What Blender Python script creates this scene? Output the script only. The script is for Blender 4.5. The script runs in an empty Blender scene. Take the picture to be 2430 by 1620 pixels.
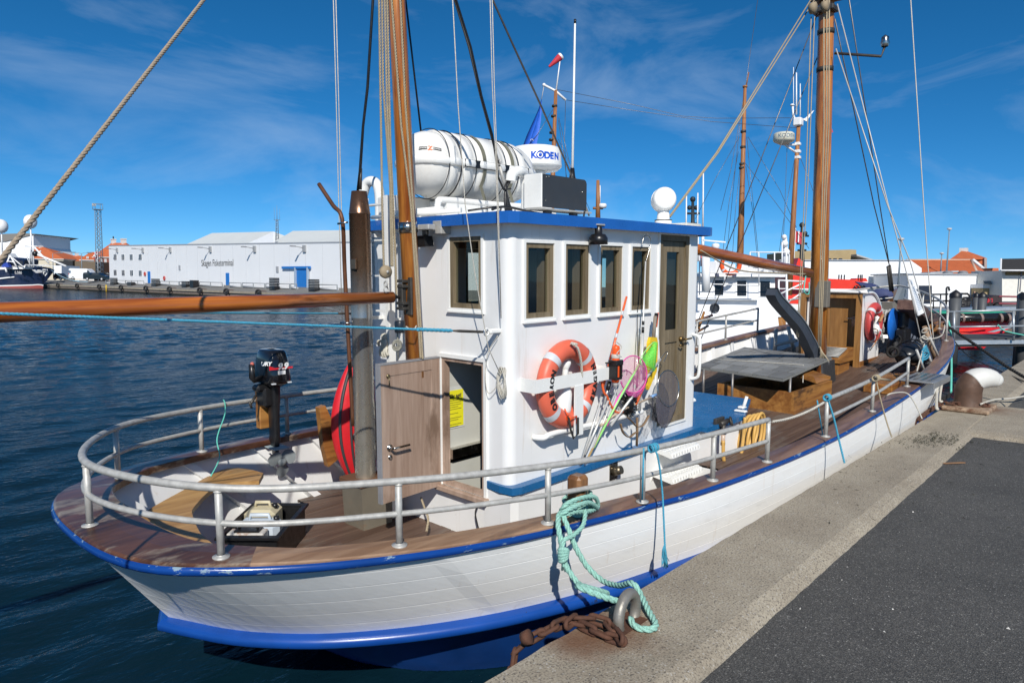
import bpy, bmesh, math, random
import numpy as np
from mathutils import Vector, Matrix, noise
random.seed(7)
SC = bpy.context.scene
COL = SC.collection
R = math.radians

# ------------------------------------------------------------------ camera, sky, sun, exposure
CAM_H = 1.65
def cam_basis(pitch, roll, yaw):
    t, p, r = R(yaw), R(pitch), R(roll)
    rt = Vector((math.sin(t), -math.cos(t), 0)); hd = Vector((math.cos(t), math.sin(t), 0)); k = Vector((0, 0, 1))
    F = hd*math.cos(p) - k*math.sin(p); U = hd*math.sin(p) + k*math.cos(p)
    return F, rt*math.cos(r) + U*math.sin(r), U*math.cos(r) - rt*math.sin(r)
FPX = 1648.0
CF, CR, CU = cam_basis(4.62, 0.94, 41.6)
cam = bpy.data.cameras.new('camera'); camo = bpy.data.objects.new('camera', cam); COL.objects.link(camo)
camo.matrix_world = Matrix.Translation((0, 0, CAM_H)) @ Matrix((CR, CU, -CF)).transposed().to_4x4()
cam.sensor_width = 36.0; cam.lens = 36.0*FPX/2430.0; cam.clip_start = 0.05; cam.clip_end = 4000
SC.camera = camo
SUN_AZ, SUN_EL = 45.0, 37.0      # the light travels along this bearing (from +X towards +Y), sun behind the camera
wd = bpy.data.worlds.new('World'); SC.world = wd; wd.use_nodes = True
wn = wd.node_tree.nodes; wl = wd.node_tree.links; wn.clear()
def N(nt, typ, **k):
    n = nt.nodes.new(typ)
    for a, b in k.items(): setattr(n, a, b)
    return n
wo = N(wd.node_tree, 'ShaderNodeOutputWorld'); bg = N(wd.node_tree, 'ShaderNodeBackground')
sky = N(wd.node_tree, 'ShaderNodeTexSky', sky_type='NISHITA', sun_disc=False)
sx, sy = -math.cos(R(SUN_AZ)), -math.sin(R(SUN_AZ))
sky.sun_elevation = R(SUN_EL); sky.sun_rotation = math.atan2(sx, sy)
sky.altitude = 0; sky.air_density = 0.6; sky.dust_density = 0.0; sky.ozone_density = 10.0
tc = N(wd.node_tree, 'ShaderNodeTexCoord'); mp = N(wd.node_tree, 'ShaderNodeMapping')
mp.inputs['Rotation'].default_value = (0.25, 0.5, R(40)); mp.inputs['Scale'].default_value = (1.3, 3.2, 6.5); mp.inputs['Location'].default_value = (1.7, 2.3, 0.9)
nz = N(wd.node_tree, 'ShaderNodeTexNoise'); nz.inputs['Scale'].default_value = 1.35; nz.inputs['Detail'].default_value = 9
nz.inputs['Roughness'].default_value = 0.58; nz.inputs['Distortion'].default_value = 0.5
cr = N(wd.node_tree, 'ShaderNodeMapRange'); cr.inputs['From Min'].default_value = 0.50; cr.inputs['From Max'].default_value = 0.86
cr.inputs['To Max'].default_value = 0.42
mx = N(wd.node_tree, 'ShaderNodeMix', data_type='RGBA'); mx.inputs['B'].default_value = (5.6, 7.0, 8.6, 1)
sat = N(wd.node_tree, 'ShaderNodeHueSaturation'); sat.inputs['Saturation'].default_value = 1.14; sat.inputs['Hue'].default_value = 0.489
wl.new(tc.outputs['Generated'], mp.inputs['Vector']); wl.new(mp.outputs['Vector'], nz.inputs['Vector'])
wl.new(nz.outputs['Fac'], cr.inputs['Value']); wl.new(cr.outputs['Result'], mx.inputs['Factor'])
wl.new(sky.outputs['Color'], sat.inputs['Color']); wl.new(sat.outputs['Color'], mx.inputs['A'])
wl.new(mx.outputs['Result'], bg.inputs['Color']); bg.inputs['Strength'].default_value = 0.09
wl.new(bg.outputs['Background'], wo.inputs['Surface'])
sun = bpy.data.lights.new('sun', 'SUN'); suno = bpy.data.objects.new('sun', sun); COL.objects.link(suno)
sun.energy = 4.2; sun.angle = R(0.53); sun.color = (1.0, 0.955, 0.88)
sdir = Vector((sx*math.cos(R(SUN_EL)), sy*math.cos(R(SUN_EL)), math.sin(R(SUN_EL))))
suno.rotation_euler = sdir.to_track_quat('Z', 'Y').to_euler(); suno.location = (0, 0, 40)
SC.view_settings.view_transform = 'Standard'; SC.view_settings.look = 'None'
SC.view_settings.exposure = 0.2; SC.view_settings.gamma = 1.0; SC.view_settings.use_curve_mapping = False
SC.render.engine = 'CYCLES'
SC.cycles.max_bounces = 8; SC.cycles.transparent_max_bounces = 24

# ------------------------------------------------------------------ survey: sight lines of the photograph met with known planes
BF, BR, BU = cam_basis(6.13, 0.0, 43.54)         # the same sight lines in the boat's own level frame
def _hit(F, Rv, U, u, v, X, Y, Z):
    d = F*FPX + Rv*(u-1215.0) + U*(810.0-v)
    t = X/d.x if X is not None else (Y/d.y if Y is not None else (Z-CAM_H)/d.z)
    return Vector((0, 0, CAM_H)) + d*t
def at(u, v, X=None, Y=None, Z=None): return _hit(BF, BR, BU, u, v, X, Y, Z)       # boat frame
def far(u, v, X=None, Y=None, Z=None): return _hit(CF, CR, CU, u, v, X, Y, Z)      # harbour frame
def fard(u, v, D):                                                                  # harbour frame, D metres off
    d = CF*FPX + CR*(u-1215.0) + CU*(810.0-v)
    return Vector((0, 0, CAM_H)) + d*(D/FPX)
# the boat lies a little down by the stern and not quite parallel to the kerb: boat frame -> harbour frame
MB_ = Matrix((CR, CU, -CF)).transposed().to_4x4() @ Matrix((BR, BU, -BF)).to_4x4()
BOATM = Matrix.Translation((0, 0, CAM_H)) @ MB_ @ Matrix.Translation((0, 0, -CAM_H))
WATER_Z = -1.0

# ------------------------------------------------------------------ materials
MATS = {}
def nodes_of(name):
    m = bpy.data.materials.new(name); m.use_nodes = True
    nt = m.node_tree; b = nt.nodes['Principled BSDF']
    return m, nt, b
def noise_of(nt, scale, detail=4, stretch=None, rough=0.55, dist=0.0, coord='Object'):
    t = N(nt, 'ShaderNodeTexCoord'); n = N(nt, 'ShaderNodeTexNoise')
    n.inputs['Scale'].default_value = scale; n.inputs['Detail'].default_value = detail
    n.inputs['Roughness'].default_value = rough; n.inputs['Distortion'].default_value = dist
    if stretch:
        q = N(nt, 'ShaderNodeMapping'); q.inputs['Scale'].default_value = stretch
        nt.links.new(t.outputs[coord], q.inputs['Vector']); nt.links.new(q.outputs['Vector'], n.inputs['Vector'])
    else: nt.links.new(t.outputs[coord], n.inputs['Vector'])
    return n.outputs['Fac']
def ramp(nt, fac, stops):
    r = N(nt, 'ShaderNodeValToRGB'); e = r.color_ramp.elements
    while len(e) < len(stops): e.new(0.5)
    for i, (p, c) in enumerate(stops):
        e[i].position = p; e[i].color = (*c, 1) if len(c) == 3 else c
    nt.links.new(fac, r.inputs['Fac']); return r.outputs['Color']
def mixc(nt, fac, a, b):
    m = N(nt, 'ShaderNodeMix', data_type='RGBA')
    if isinstance(fac, float): m.inputs['Factor'].default_value = fac
    else: nt.links.new(fac, m.inputs['Factor'])
    for s, v in (('A', a), ('B', b)):
        if isinstance(v, tuple): m.inputs[s].default_value = (*v, 1)
        else: nt.links.new(v, m.inputs[s])
    return m.outputs['Result']
def rng(nt, fac, a, b, c=0.0, d=1.0):
    m = N(nt, 'ShaderNodeMapRange')
    for k, v in zip(('From Min', 'From Max', 'To Min', 'To Max'), (a, b, c, d)): m.inputs[k].default_value = v
    nt.links.new(fac, m.inputs['Value']); return m.outputs['Result']
def bumpn(nt, b, h, strength=0.3, dist=0.01):
    n = N(nt, 'ShaderNodeBump'); n.inputs['Strength'].default_value = strength; n.inputs['Distance'].default_value = dist
    nt.links.new(h, n.inputs['Height']); nt.links.new(n.outputs['Normal'], b.inputs['Normal'])
def S(b, nt, name, v):
    if isinstance(v, (int, float)): b.inputs[name].default_value = v
    elif isinstance(v, tuple): b.inputs[name].default_value = (*v, 1) if len(v) == 3 else v
    else: nt.links.new(v, b.inputs[name])
def plain(name, col, rough=0.5, metal=0.0, var=0.12, scale=6.0, bump=0.0, stretch=None, dirt=None, coat=0.0):
    """one colour, gently uneven, with optional dirt patches of another colour"""
    if name in MATS: return MATS[name]
    m, nt, b = nodes_of(name)
    n1 = noise_of(nt, scale, 5, stretch)
    lo = tuple(c*(1-var) for c in col); hi = tuple(min(1, c*(1+var*0.6)) for c in col)
    c = ramp(nt, n1, [(0.3, lo), (0.7, hi)])
    if dirt:
        dcol, amount, dscale = dirt
        n2 = noise_of(nt, dscale, 8, stretch, 0.7)
        c = mixc(nt, rng(nt, n2, 0.74-amount*0.3, 0.86-amount*0.3), c, dcol)
    S(b, nt, 'Base Color', c); S(b, nt, 'Metallic', metal)
    n3 = noise_of(nt, scale*2.3, 3)
    S(b, nt, 'Roughness', rng(nt, n3, 0.3, 0.7, max(0.03, rough-0.08), min(1, rough+0.08)))
    if coat: S(b, nt, 'Coat Weight', coat); S(b, nt, 'Coat Roughness', 0.08)
    if bump: bumpn(nt, b, noise_of(nt, scale*7, 4, stretch), bump, 0.004)
    MATS[name] = m; return m
def wood(name, dark, light, axis=0, grain=26.0, rough=0.4, coat=0.0, worn=None, bump=0.25, along=0.06, knots=True):
    """long grain along one object axis, optional worn grey patches"""
    if name in MATS: return MATS[name]
    m, nt, b = nodes_of(name)
    st = [1.0, 1.0, 1.0]; st[axis] = along
    g = noise_of(nt, grain, 7, tuple(st), 0.6, 0.6)
    g2 = noise_of(nt, grain*0.22, 4, tuple(st), 0.5, 1.5)
    a = N(nt, 'ShaderNodeMath', operation='ADD'); nt.links.new(g, a.inputs[0]); nt.links.new(g2, a.inputs[1])
    mid = tuple((x+y)/2 for x, y in zip(dark, light))
    c = ramp(nt, a.outputs[0], [(0.78, dark), (0.98, mid), (1.2, light)] if False else [(0.39, dark), (0.5, mid), (0.6, light)])
    h = N(nt, 'ShaderNodeMath', operation='MULTIPLY'); nt.links.new(a.outputs[0], h.inputs[0]); h.inputs[1].default_value = 0.5
    for l in list(nt.links):
        if l.to_node.type == 'VALTORGB': nt.links.new(h.outputs[0], l.to_socket)
    if worn:
        wcol, amount, wscale = worn
        n2 = noise_of(nt, wscale, 8, tuple(0.35 if i == axis else 1.0 for i in range(3)), 0.68)
        c = mixc(nt, rng(nt, n2, 0.66-amount*0.3, 0.76-amount*0.3), c, wcol)
    S(b, nt, 'Base Color', c); S(b, nt, 'Roughness', rough)
    if coat: S(b, nt, 'Coat Weight', coat); S(b, nt, 'Coat Roughness', 0.12)
    bumpn(nt, b, g, bump, 0.003)
    MATS[name] = m; return m
def chipped(name, col, under, amount=0.3, scale=9.0, rough=0.3, stretch=None):
    """gloss paint worn through in chips to what is underneath"""
    if name in MATS: return MATS[name]
    m, nt, b = nodes_of(name)
    n = noise_of(nt, scale, 9, stretch, 0.72)
    f = rng(nt, n, 0.66-amount*0.25, 0.69-amount*0.25)
    v = noise_of(nt, 3.0, 3)
    c0 = ramp(nt, v, [(0.3, tuple(x*0.85 for x in col)), (0.7, tuple(min(1, x*1.12) for x in col))])
    S(b, nt, 'Base Color', mixc(nt, f, c0, under)); S(b, nt, 'Roughness', rng(nt, f, 0, 1, rough, 0.7))
    bumpn(nt, b, n, 0.15, 0.004)
    MATS[name] = m; return m
def glass_mat():
    if 'window_glass' in MATS: return MATS['window_glass']
    m, nt, b = nodes_of('window_glass'); nt.nodes.remove(b)
    o = nt.nodes['Material Output']
    fr = N(nt, 'ShaderNodeFresnel'); fr.inputs['IOR'].default_value = 1.5
    tr = N(nt, 'ShaderNodeBsdfTransparent'); tr.inputs['Color'].default_value = (0.84, 0.87, 0.85, 1)
    gl = N(nt, 'ShaderNodeBsdfGlossy'); gl.inputs['Roughness'].default_value = 0.02
    mxs = N(nt, 'ShaderNodeMixShader')
    ge = N(nt, 'ShaderNodeNewGeometry'); iv = N(nt, 'ShaderNodeMath', operation='SUBTRACT'); iv.inputs[0].default_value = 1.0; nt.links.new(ge.outputs['Backfacing'], iv.inputs[1])
    mu = N(nt, 'ShaderNodeMath', operation='MULTIPLY'); nt.links.new(fr.outputs[0], mu.inputs[0]); nt.links.new(iv.outputs[0], mu.inputs[1])
    nt.links.new(mu.outputs[0], mxs.inputs[0]); nt.links.new(tr.outputs[0], mxs.inputs[1]); nt.links.new(gl.outputs[0], mxs.inputs[2])
    nt.links.new(mxs.outputs[0], o.inputs['Surface'])
    MATS['window_glass'] = m; return m
def mesh_cloth(name, col, alpha):
    """fine netting: a see-through weave"""
    if name in MATS: return MATS[name]
    m, nt, b = nodes_of(name); S(b, nt, 'Base Color', col); S(b, nt, 'Roughness', 0.6)
    n = noise_of(nt, 60, 3); S(b, nt, 'Alpha', rng(nt, n, 0.3, 0.7, alpha*0.7, min(1, alpha*1.3)))
    MATS[name] = m; return m

def weathered_white(name, runs=0.5):
    m, nt, b = nodes_of(name); n = noise_of(nt, 2.5, 6); c = ramp(nt, n, [(0.3, (0.76, 0.76, 0.74)), (0.65, (0.81, 0.81, 0.80))])
    r_ = noise_of(nt, 5.5, 6, (2.2, 2.2, 0.16), 0.7); c = mixc(nt, rng(nt, r_, 0.60, 0.80, 0, runs), c, (0.50, 0.40, 0.27))
    g = noise_of(nt, 1.4, 7, None, 0.75); c = mixc(nt, rng(nt, g, 0.60, 0.78, 0, 0.28), c, (0.55, 0.54, 0.50))
    k = noise_of(nt, 30, 6, None, 0.8); c = mixc(nt, rng(nt, k, 0.745, 0.76, 0, 0.6), c, (0.34, 0.24, 0.16))
    S(b, nt, 'Base Color', c); S(b, nt, 'Roughness', rng(nt, g, 0.3, 0.7, 0.26, 0.44)); bumpn(nt, b, noise_of(nt, 5, 7, (1, 1, 0.6), 0.6), 0.16, 0.006); MATS[name] = m; return m
WHITE = weathered_white('white_boat_paint')
WHITE2 = plain('white_gloss_plastic', (0.80, 0.80, 0.77), 0.25, var=0.03, scale=4)
BLUE = plain('blue_roof_paint', (0.012, 0.11, 0.42), 0.3, var=0.12, scale=4, dirt=((0.04, 0.2, 0.5), 0.15, 7))
CASING = plain('blue_casing_paint', (0.012, 0.12, 0.30), 0.28, var=0.14, scale=3)
RUBBLUE = chipped('chipped_blue_rail_paint', (0.006, 0.048, 0.235), (0.20, 0.29, 0.36), 0.30, 15, 0.22, (0.45, 1, 2.2))
HULLBLUE = chipped('blue_hull_paint', (0.006, 0.058, 0.29), (0.02, 0.02, 0.02), 0.1, 6, 0.3)
MAST = wood('varnished_mast_pine', (0.24, 0.06, 0.011), (0.60, 0.235, 0.045), 2, 30, 0.32, 0.5, bump=0.2)
BOOM = wood('varnished_boom_pine', (0.22, 0.045, 0.008), (0.48, 0.145, 0.022), 0, 34, 0.3, 0.55, worn=((0.05, 0.014, 0.008), 0.2, 2.6))
DECK = wood('brown_deck_wood', (0.075, 0.042, 0.028), (0.135, 0.085, 0.06), 0, 22, 0.55, worn=((0.15, 0.125, 0.105), 0.45, 1.8))
CAPV = wood('dark_varnished_cap', (0.036, 0.016, 0.011), (0.135, 0.056, 0.030), 0, 14, 0.42, 0.2, worn=((0.27, 0.22, 0.165), 0.50, 3.6), along=0.2)
CAPB = wood('bare_cap_wood', (0.22, 0.125, 0.07), (0.40, 0.26, 0.165), 0, 18, 0.55, worn=((0.10, 0.065, 0.05), 0.35, 2.2), along=0.08)
CAPM = wood('weathered_cap_wood', (0.12, 0.062, 0.04), (0.25, 0.15, 0.105), 0, 18, 0.45, 0.2, worn=((0.07, 0.05, 0.06), 0.4, 2.0), along=0.1)
TEAK = wood('oiled_bench_teak', (0.30, 0.15, 0.045), (0.50, 0.30, 0.115), 0, 18, 0.45, 0.1, worn=((0.24, 0.16, 0.08), 0.25, 3))
DOORW = wood('sun_bleached_door_wood', (0.27, 0.18, 0.13), (0.43, 0.315, 0.245), 2, 20, 0.65, worn=((0.20, 0.13, 0.09), 0.3, 2.5), along=0.07)
GREYW = wood('grey_weathered_frame_wood', (0.115, 0.085, 0.045), (0.235, 0.185, 0.115), 2, 26, 0.65, along=0.07)
HATCHW = wood('varnished_hatch_oak', (0.20, 0.075, 0.018), (0.40, 0.19, 0.05), 0, 16, 0.4, 0.2, worn=((0.09, 0.045, 0.02), 0.35, 3))
DOGW = wood('varnished_door_oak', (0.22, 0.10, 0.028), (0.38, 0.19, 0.06), 2, 18, 0.4, 0.2, along=0.08)
POSTW = wood('dark_bollard_wood', (0.09, 0.035, 0.014), (0.26, 0.125, 0.05), 2, 16, 0.35, 0.3)
GALV = plain('galvanised_rail', (0.47, 0.46, 0.43), 0.5, 0.25, var=0.22, scale=22, bump=0.12, dirt=((0.30, 0.27, 0.22), 0.2, 9))
STEEL = plain('stainless_steel', (0.52, 0.50, 0.46), 0.22, 1.0, var=0.15, scale=8)
IRON = plain('dark_iron', (0.075, 0.068, 0.06), 0.55, 0.5, var=0.3, scale=18, dirt=((0.16, 0.075, 0.035), 0.25, 12))
RUST = plain('rusty_iron', (0.105, 0.045, 0.026), 0.85, 0.1, var=0.4, scale=14, bump=0.6, dirt=((0.045, 0.026, 0.022), 0.5, 9))
BLACK = plain('black_plastic', (0.012, 0.012, 0.013), 0.35, var=0.3, scale=10)
BLACKG = plain('black_gloss_cowl', (0.008, 0.008, 0.010), 0.12, var=0.2, scale=6, coat=0.5)
RUBBER = plain('black_rubber', (0.016, 0.016, 0.017), 0.75, var=0.4, scale=12)
DGREY = plain('dark_grey_board', (0.036, 0.041, 0.048), 0.55, var=0.1, scale=5)
CRANE = plain('slate_crane_paint', (0.045, 0.055, 0.072), 0.45, var=0.14, scale=4)
CRANEL = plain('pale_crane_grey', (0.19, 0.215, 0.235), 0.5, var=0.12, scale=4)
ORANGE = plain('orange_lifebuoy', (0.70, 0.135, 0.075), 0.42, var=0.10, scale=5, dirt=((0.62, 0.20, 0.13), 0.3, 4))
ORANGEB = plain('bright_orange_plastic', (0.80, 0.10, 0.015), 0.35, var=0.06)
REDB = plain('faded_red_lifebuoy', (0.50, 0.055, 0.05), 0.45, var=0.18, scale=5)
RED = plain('red_inflatable', (0.60, 0.018, 0.026), 0.35, var=0.1, scale=4)
SHIPRED = plain('rescue_red_paint', (0.72, 0.035, 0.012), 0.35, var=0.08, scale=1)
SILVER = plain('reflective_tape', (0.56, 0.58, 0.60), 0.4, var=0.08, scale=20)
YELLOW = plain('yellow_plastic', (0.80, 0.52, 0.02), 0.4, var=0.08, scale=8)
HOSE = plain('yellow_hose_rubber', (0.62, 0.37, 0.10), 0.5, var=0.12, scale=10)
def ropem(name, col, s=160.0):
    if name in MATS: return MATS[name]
    m, nt, b = nodes_of(name)
    n = noise_of(nt, s, 3); n2 = noise_of(nt, 9, 4)
    c = ramp(nt, n, [(0.3, tuple(x*0.6 for x in col)), (0.7, tuple(min(1, x*1.2) for x in col))])
    S(b, nt, 'Base Color', mixc(nt, rng(nt, n2, 0.5, 0.8, 0, 0.4), c, tuple(x*0.55 for x in col))); S(b, nt, 'Roughness', 0.9)
    bumpn(nt, b, n, 0.5, 0.003); MATS[name] = m; return m
MANILA = ropem('manila_rope', (0.36, 0.285, 0.205)); HEMP = ropem('halyard_rope', (0.40, 0.33, 0.22))
MINT = ropem('mint_mooring_rope', (0.30, 0.56, 0.47)); BLUER = ropem('blue_rope_fibre', (0.06, 0.34, 0.50))
PALE = ropem('pale_cord', (0.56, 0.53, 0.46)); BLACKR = ropem('black_rope', (0.02, 0.019, 0.018)); WIRE = plain('steel_wire', (0.16, 0.15, 0.14), 0.4, 0.7)
WIREL = plain('pale_wire', (0.50, 0.49, 0.46), 0.45, 0.2); MINTL = ropem('thin_mint_cord', (0.13, 0.55, 0.44))
GLASS = glass_mat()
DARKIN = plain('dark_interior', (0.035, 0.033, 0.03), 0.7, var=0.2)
LINING = plain('cream_lining', (0.52, 0.52, 0.47), 0.55, var=0.06, scale=3)
BROWNP = plain('brown_interior_post', (0.21, 0.15, 0.105), 0.6, var=0.1)
INK = plain('black_lettering', (0.012, 0.012, 0.014), 0.6); INKW = plain('white_lettering', (0.75, 0.75, 0.74), 0.5)

# ------------------------------------------------------------------ mesh building
class MBd:
    def __init__(s): s.v = []; s.f = []; s.sm = []
    def add(s, vs, fs, smooth=False):
        o = len(s.v); s.v += [Vector(p) for p in vs]
        for q in fs: s.f.append(tuple(i+o for i in q)); s.sm.append(smooth)
        return s
    def grid(s, rows, close_u=False, close_v=False, smooth=True):
        n, m = len(rows), len(rows[0]); vs = [p for r_ in rows for p in r_]; fs = []
        for i in range(n if close_u else n-1):
            for j in range(m if close_v else m-1):
                a, b = i*m+j, i*m+(j+1) % m; c, d = ((i+1) % n)*m+(j+1) % m, ((i+1) % n)*m+j
                fs.append((a, b, c, d))
        return s.add(vs, fs, smooth)
    def box(s, lo, hi, bev=0.0, m=None):
        x0, y0, z0 = lo; x1, y1, z1 = hi
        if bev <= 0:
            vs = [(x0,y0,z0),(x1,y0,z0),(x1,y1,z0),(x0,y1,z0),(x0,y0,z1),(x1,y0,z1),(x1,y1,z1),(x0,y1,z1)]
            fs = [(3,2,1,0),(4,5,6,7),(0,1,5,4),(1,2,6,5),(2,3,7,6),(3,0,4,7)]
        else:
            b = min(bev, (x1-x0)*0.45, (y1-y0)*0.45, (z1-z0)*0.45); vs = []; fs = []
            ix = {}
            for i, x in enumerate((x0, x1)):
                for j, y in enumerate((y0, y1)):
                    for k, z in enumerate((z0, z1)):
                        sx_, sy_, sz_ = (1-2*i), (1-2*j), (1-2*k)
                        for a, p in enumerate(((x, y+sy_*b, z+sz_*b), (x+sx_*b, y, z+sz_*b), (x+sx_*b, y+sy_*b, z))):
                            ix[i, j, k, a] = len(vs); vs.append(p)
            g = lambda *q: ix[q]
            for i in (0, 1): fs.append((g(i,0,0,0), g(i,1,0,0), g(i,1,1,0), g(i,0,1,0)))
            for j in (0, 1): fs.append((g(0,j,0,1), g(1,j,0,1), g(1,j,1,1), g(0,j,1,1)))
            for k in (0, 1): fs.append((g(0,0,k,2), g(1,0,k,2), g(1,1,k,2), g(0,1,k,2)))
            for i in (0, 1):
                for j in (0, 1): fs.append((g(i,j,0,0), g(i,j,1,0), g(i,j,1,1), g(i,j,0,1)))
                for k in (0, 1): fs.append((g(i,0,k,0), g(i,1,k,0), g(i,1,k,2), g(i,0,k,2)))
            for j in (0, 1):
                for k in (0, 1): fs.append((g(0,j,k,1), g(1,j,k,1), g(1,j,k,2), g(0,j,k,2)))
            for i in (0, 1):
                for j in (0, 1):
                    for k in (0, 1): fs.append((g(i,j,k,0), g(i,j,k,1), g(i,j,k,2)))
        if m is not None: vs = [m @ Vector(p) for p in vs]
        return s.add(vs, fs)
    def prism(s, poly, e, smooth=False):
        """closed 3-D polygon swept along vector e"""
        e = Vector(e); n = len(poly); P0 = [Vector(p) for p in poly]; P1 = [p+e for p in P0]
        return s.add(P0+P1, [tuple(range(n))[::-1], tuple(range(n, 2*n))] + [(i, (i+1) % n, n+(i+1) % n, n+i) for i in range(n)], smooth)
    def tube(s, pts, r, n=8, closed=False, caps=True, flat=None):
        pts = [Vector(p) for p in pts]; k = len(pts); rows = []; up = None
        for i, p in enumerate(pts):
            a = pts[i-1] if (i or closed) else pts[0]; b = pts[(i+1) % k] if (i < k-1 or closed) else pts[-1]
            t = (b-a)
            if t.length < 1e-9: t = Vector((0, 0, 1))
            t.normalize()
            if up is None:
                up = Vector((0, 0, 1)) if abs(t.z) < 0.9 else Vector((1, 0, 0))
            u = up - t*up.dot(t)
            if u.length < 1e-6: u = t.orthogonal()
            u.normalize(); w = t.cross(u); up = u
            rr = r(i/(k-1)) if callable(r) else r
            f2 = flat or 1.0
            rows.append([p + (u*math.cos(2*math.pi*j/n)*f2 + w*math.sin(2*math.pi*j/n))*rr for j in range(n)])
        o = len(s.v); s.grid(rows, closed, True)
        if caps and not closed:
            s.f.append(tuple(o+j for j in range(n))[::-1]); s.sm.append(False)
            s.f.append(tuple(o+(k-1)*n+j for j in range(n))); s.sm.append(False)
        return s
    def cyl(s, a, b, r0, r1=None, n=12): 
        r1 = r0 if r1 is None else r1
        return s.tube([a, b], lambda t: r0+(r1-r0)*t, n)
    def lathe(s, c, axis, prof, n=20, closed=False):
        """prof: list of (radius, distance along axis)"""
        ax = Vector(axis).normalized(); u = ax.orthogonal().normalized(); w = ax.cross(u); c = Vector(c)
        rows = [[c + ax*h + (u*math.cos(2*math.pi*j/n)+w*math.sin(2*math.pi*j/n))*max(r, 1e-4) for j in range(n)] for r, h in prof]
        return s.grid(rows, closed, True)
    def torus(s, c, axis, R_, r, n=40, m=14, sq=1.0, ang=(0, 2*math.pi), up=None):
        ax = Vector(axis).normalized(); u = (Vector(up) if up else ax.orthogonal()); u = (u-ax*u.dot(ax)).normalized(); w = ax.cross(u); c = Vector(c)
        full = abs(ang[1]-ang[0]-2*math.pi) < 1e-6; rows = []
        for i in range(n if full else n+1):
            a = ang[0] + (ang[1]-ang[0])*i/n; d = u*math.cos(a)+w*math.sin(a)
            rows.append([c + d*(R_+r*math.cos(2*math.pi*j/m)) + ax*(r*sq*math.sin(2*math.pi*j/m)) for j in range(m)])
        return s.grid(rows, full, True)
    def ball(s, c, r, n=14, sc=(1, 1, 1)):
        rows = []
        for i in range(n//2+1):
            t = math.pi*i/(n//2); rows.append([Vector(c)+Vector((r*sc[0]*max(math.sin(t), 1e-3)*math.cos(2*math.pi*j/n), r*sc[1]*max(math.sin(t), 1e-3)*math.sin(2*math.pi*j/n), r*sc[2]*math.cos(t))) for j in range(n)])
        return s.grid(rows, False, True)
    def strand(s, pts, r, lay=None, n=6, k=3, closed=False):
        """laid rope: k strands twisted round each other along the line"""
        pts = resample(pts, max(4, int(plen(pts)/(r*0.75)))); lay = lay or r*7.5
        d = [0.0]
        for i in range(1, len(pts)): d.append(d[-1]+(pts[i]-pts[i-1]).length)
        fr = []; up = None
        for i, p in enumerate(pts):
            t = (pts[min(i+1, len(pts)-1)]-pts[max(i-1, 0)]).normalized()
            if up is None: up = t.orthogonal()
            u = (up - t*up.dot(t)).normalized(); up = u; fr.append((u, t.cross(u)))
        for q in range(k):
            line = []
            for i, p in enumerate(pts):
                a = 2*math.pi*(d[i]/lay+q/k); line.append(p+(fr[i][0]*math.cos(a)+fr[i][1]*math.sin(a))*r*0.5)
            s.tube(line, r*0.56, n)
        return s
def plen(pts): return sum((Vector(pts[i+1])-Vector(pts[i])).length for i in range(len(pts)-1))
def resample(pts, n):
    pts = [Vector(p) for p in pts]; d = [0.0]
    for i in range(1, len(pts)): d.append(d[-1]+(pts[i]-pts[i-1]).length)
    out = []; k = 0
    for i in range(n+1):
        t = d[-1]*i/n
        while k < len(pts)-2 and d[k+1] < t: k += 1
        f = (t-d[k])/max(1e-9, d[k+1]-d[k]); out.append(pts[k].lerp(pts[k+1], min(1, f)))
    return out
def curve(pts, n=8, closed=False):
    """Catmull-Rom through the points"""
    P_ = [Vector(p) for p in pts]; k = len(P_); out = []
    for i in range(k if closed else k-1):
        g = lambda j: P_[j % k] if closed else P_[max(0, min(k-1, j))]
        a, b, c, d = g(i-1), g(i), g(i+1), g(i+2)
        for j in range(n):
            t = j/n; out.append(0.5*((2*b)+(c-a)*t+(2*a-5*b+4*c-d)*t*t+(3*b-a-3*c+d)*t**3))
    if not closed: out.append(P_[-1])
    return out
def sag(a, b, drop, n=14):
    a, b = Vector(a), Vector(b)
    return [a.lerp(b, i/n) - Vector((0, 0, drop*4*(i/n)*(1-i/n))) for i in range(n+1)]

ORG = {}
def finish(name, mb, mat, org):
    me = bpy.data.meshes.new(name)
    me.from_pydata([tuple(p-org) for p in mb.v], [], mb.f); me.validate()
    if len(me.polygons) == len(mb.sm): me.polygons.foreach_set('use_smooth', mb.sm)
    else: me.polygons.foreach_set('use_smooth', [any(mb.sm)]*len(me.polygons))
    bm_ = bmesh.new(); bm_.from_mesh(me); bmesh.ops.recalc_face_normals(bm_, faces=bm_.faces); bm_.to_mesh(me); bm_.free()
    if mat: me.materials.append(mat)
    o = bpy.data.objects.new(name, me); COL.objects.link(o); return o
def part(name, mb, mat, parent, label=None):
    org = ORG[parent.name]; o = finish(name, mb, mat, org); o.parent = parent; ORG[o.name] = org
    if label: o['label'] = label
    return o
def tagit(o, label, cat, group=None):
    o['label'] = label; o['category'] = cat
    if group: o['group'] = group
    return o
def thing(name, base, label, cat, group=None, boat=False):
    o = bpy.data.objects.new(name, None); COL.objects.link(o); o.empty_display_size = 0.2
    b = Vector(base); ORG[o.name] = b
    o.matrix_world = (BOATM if boat else Matrix()) @ Matrix.Translation(b)
    return tagit(o, label, cat, group)
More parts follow.
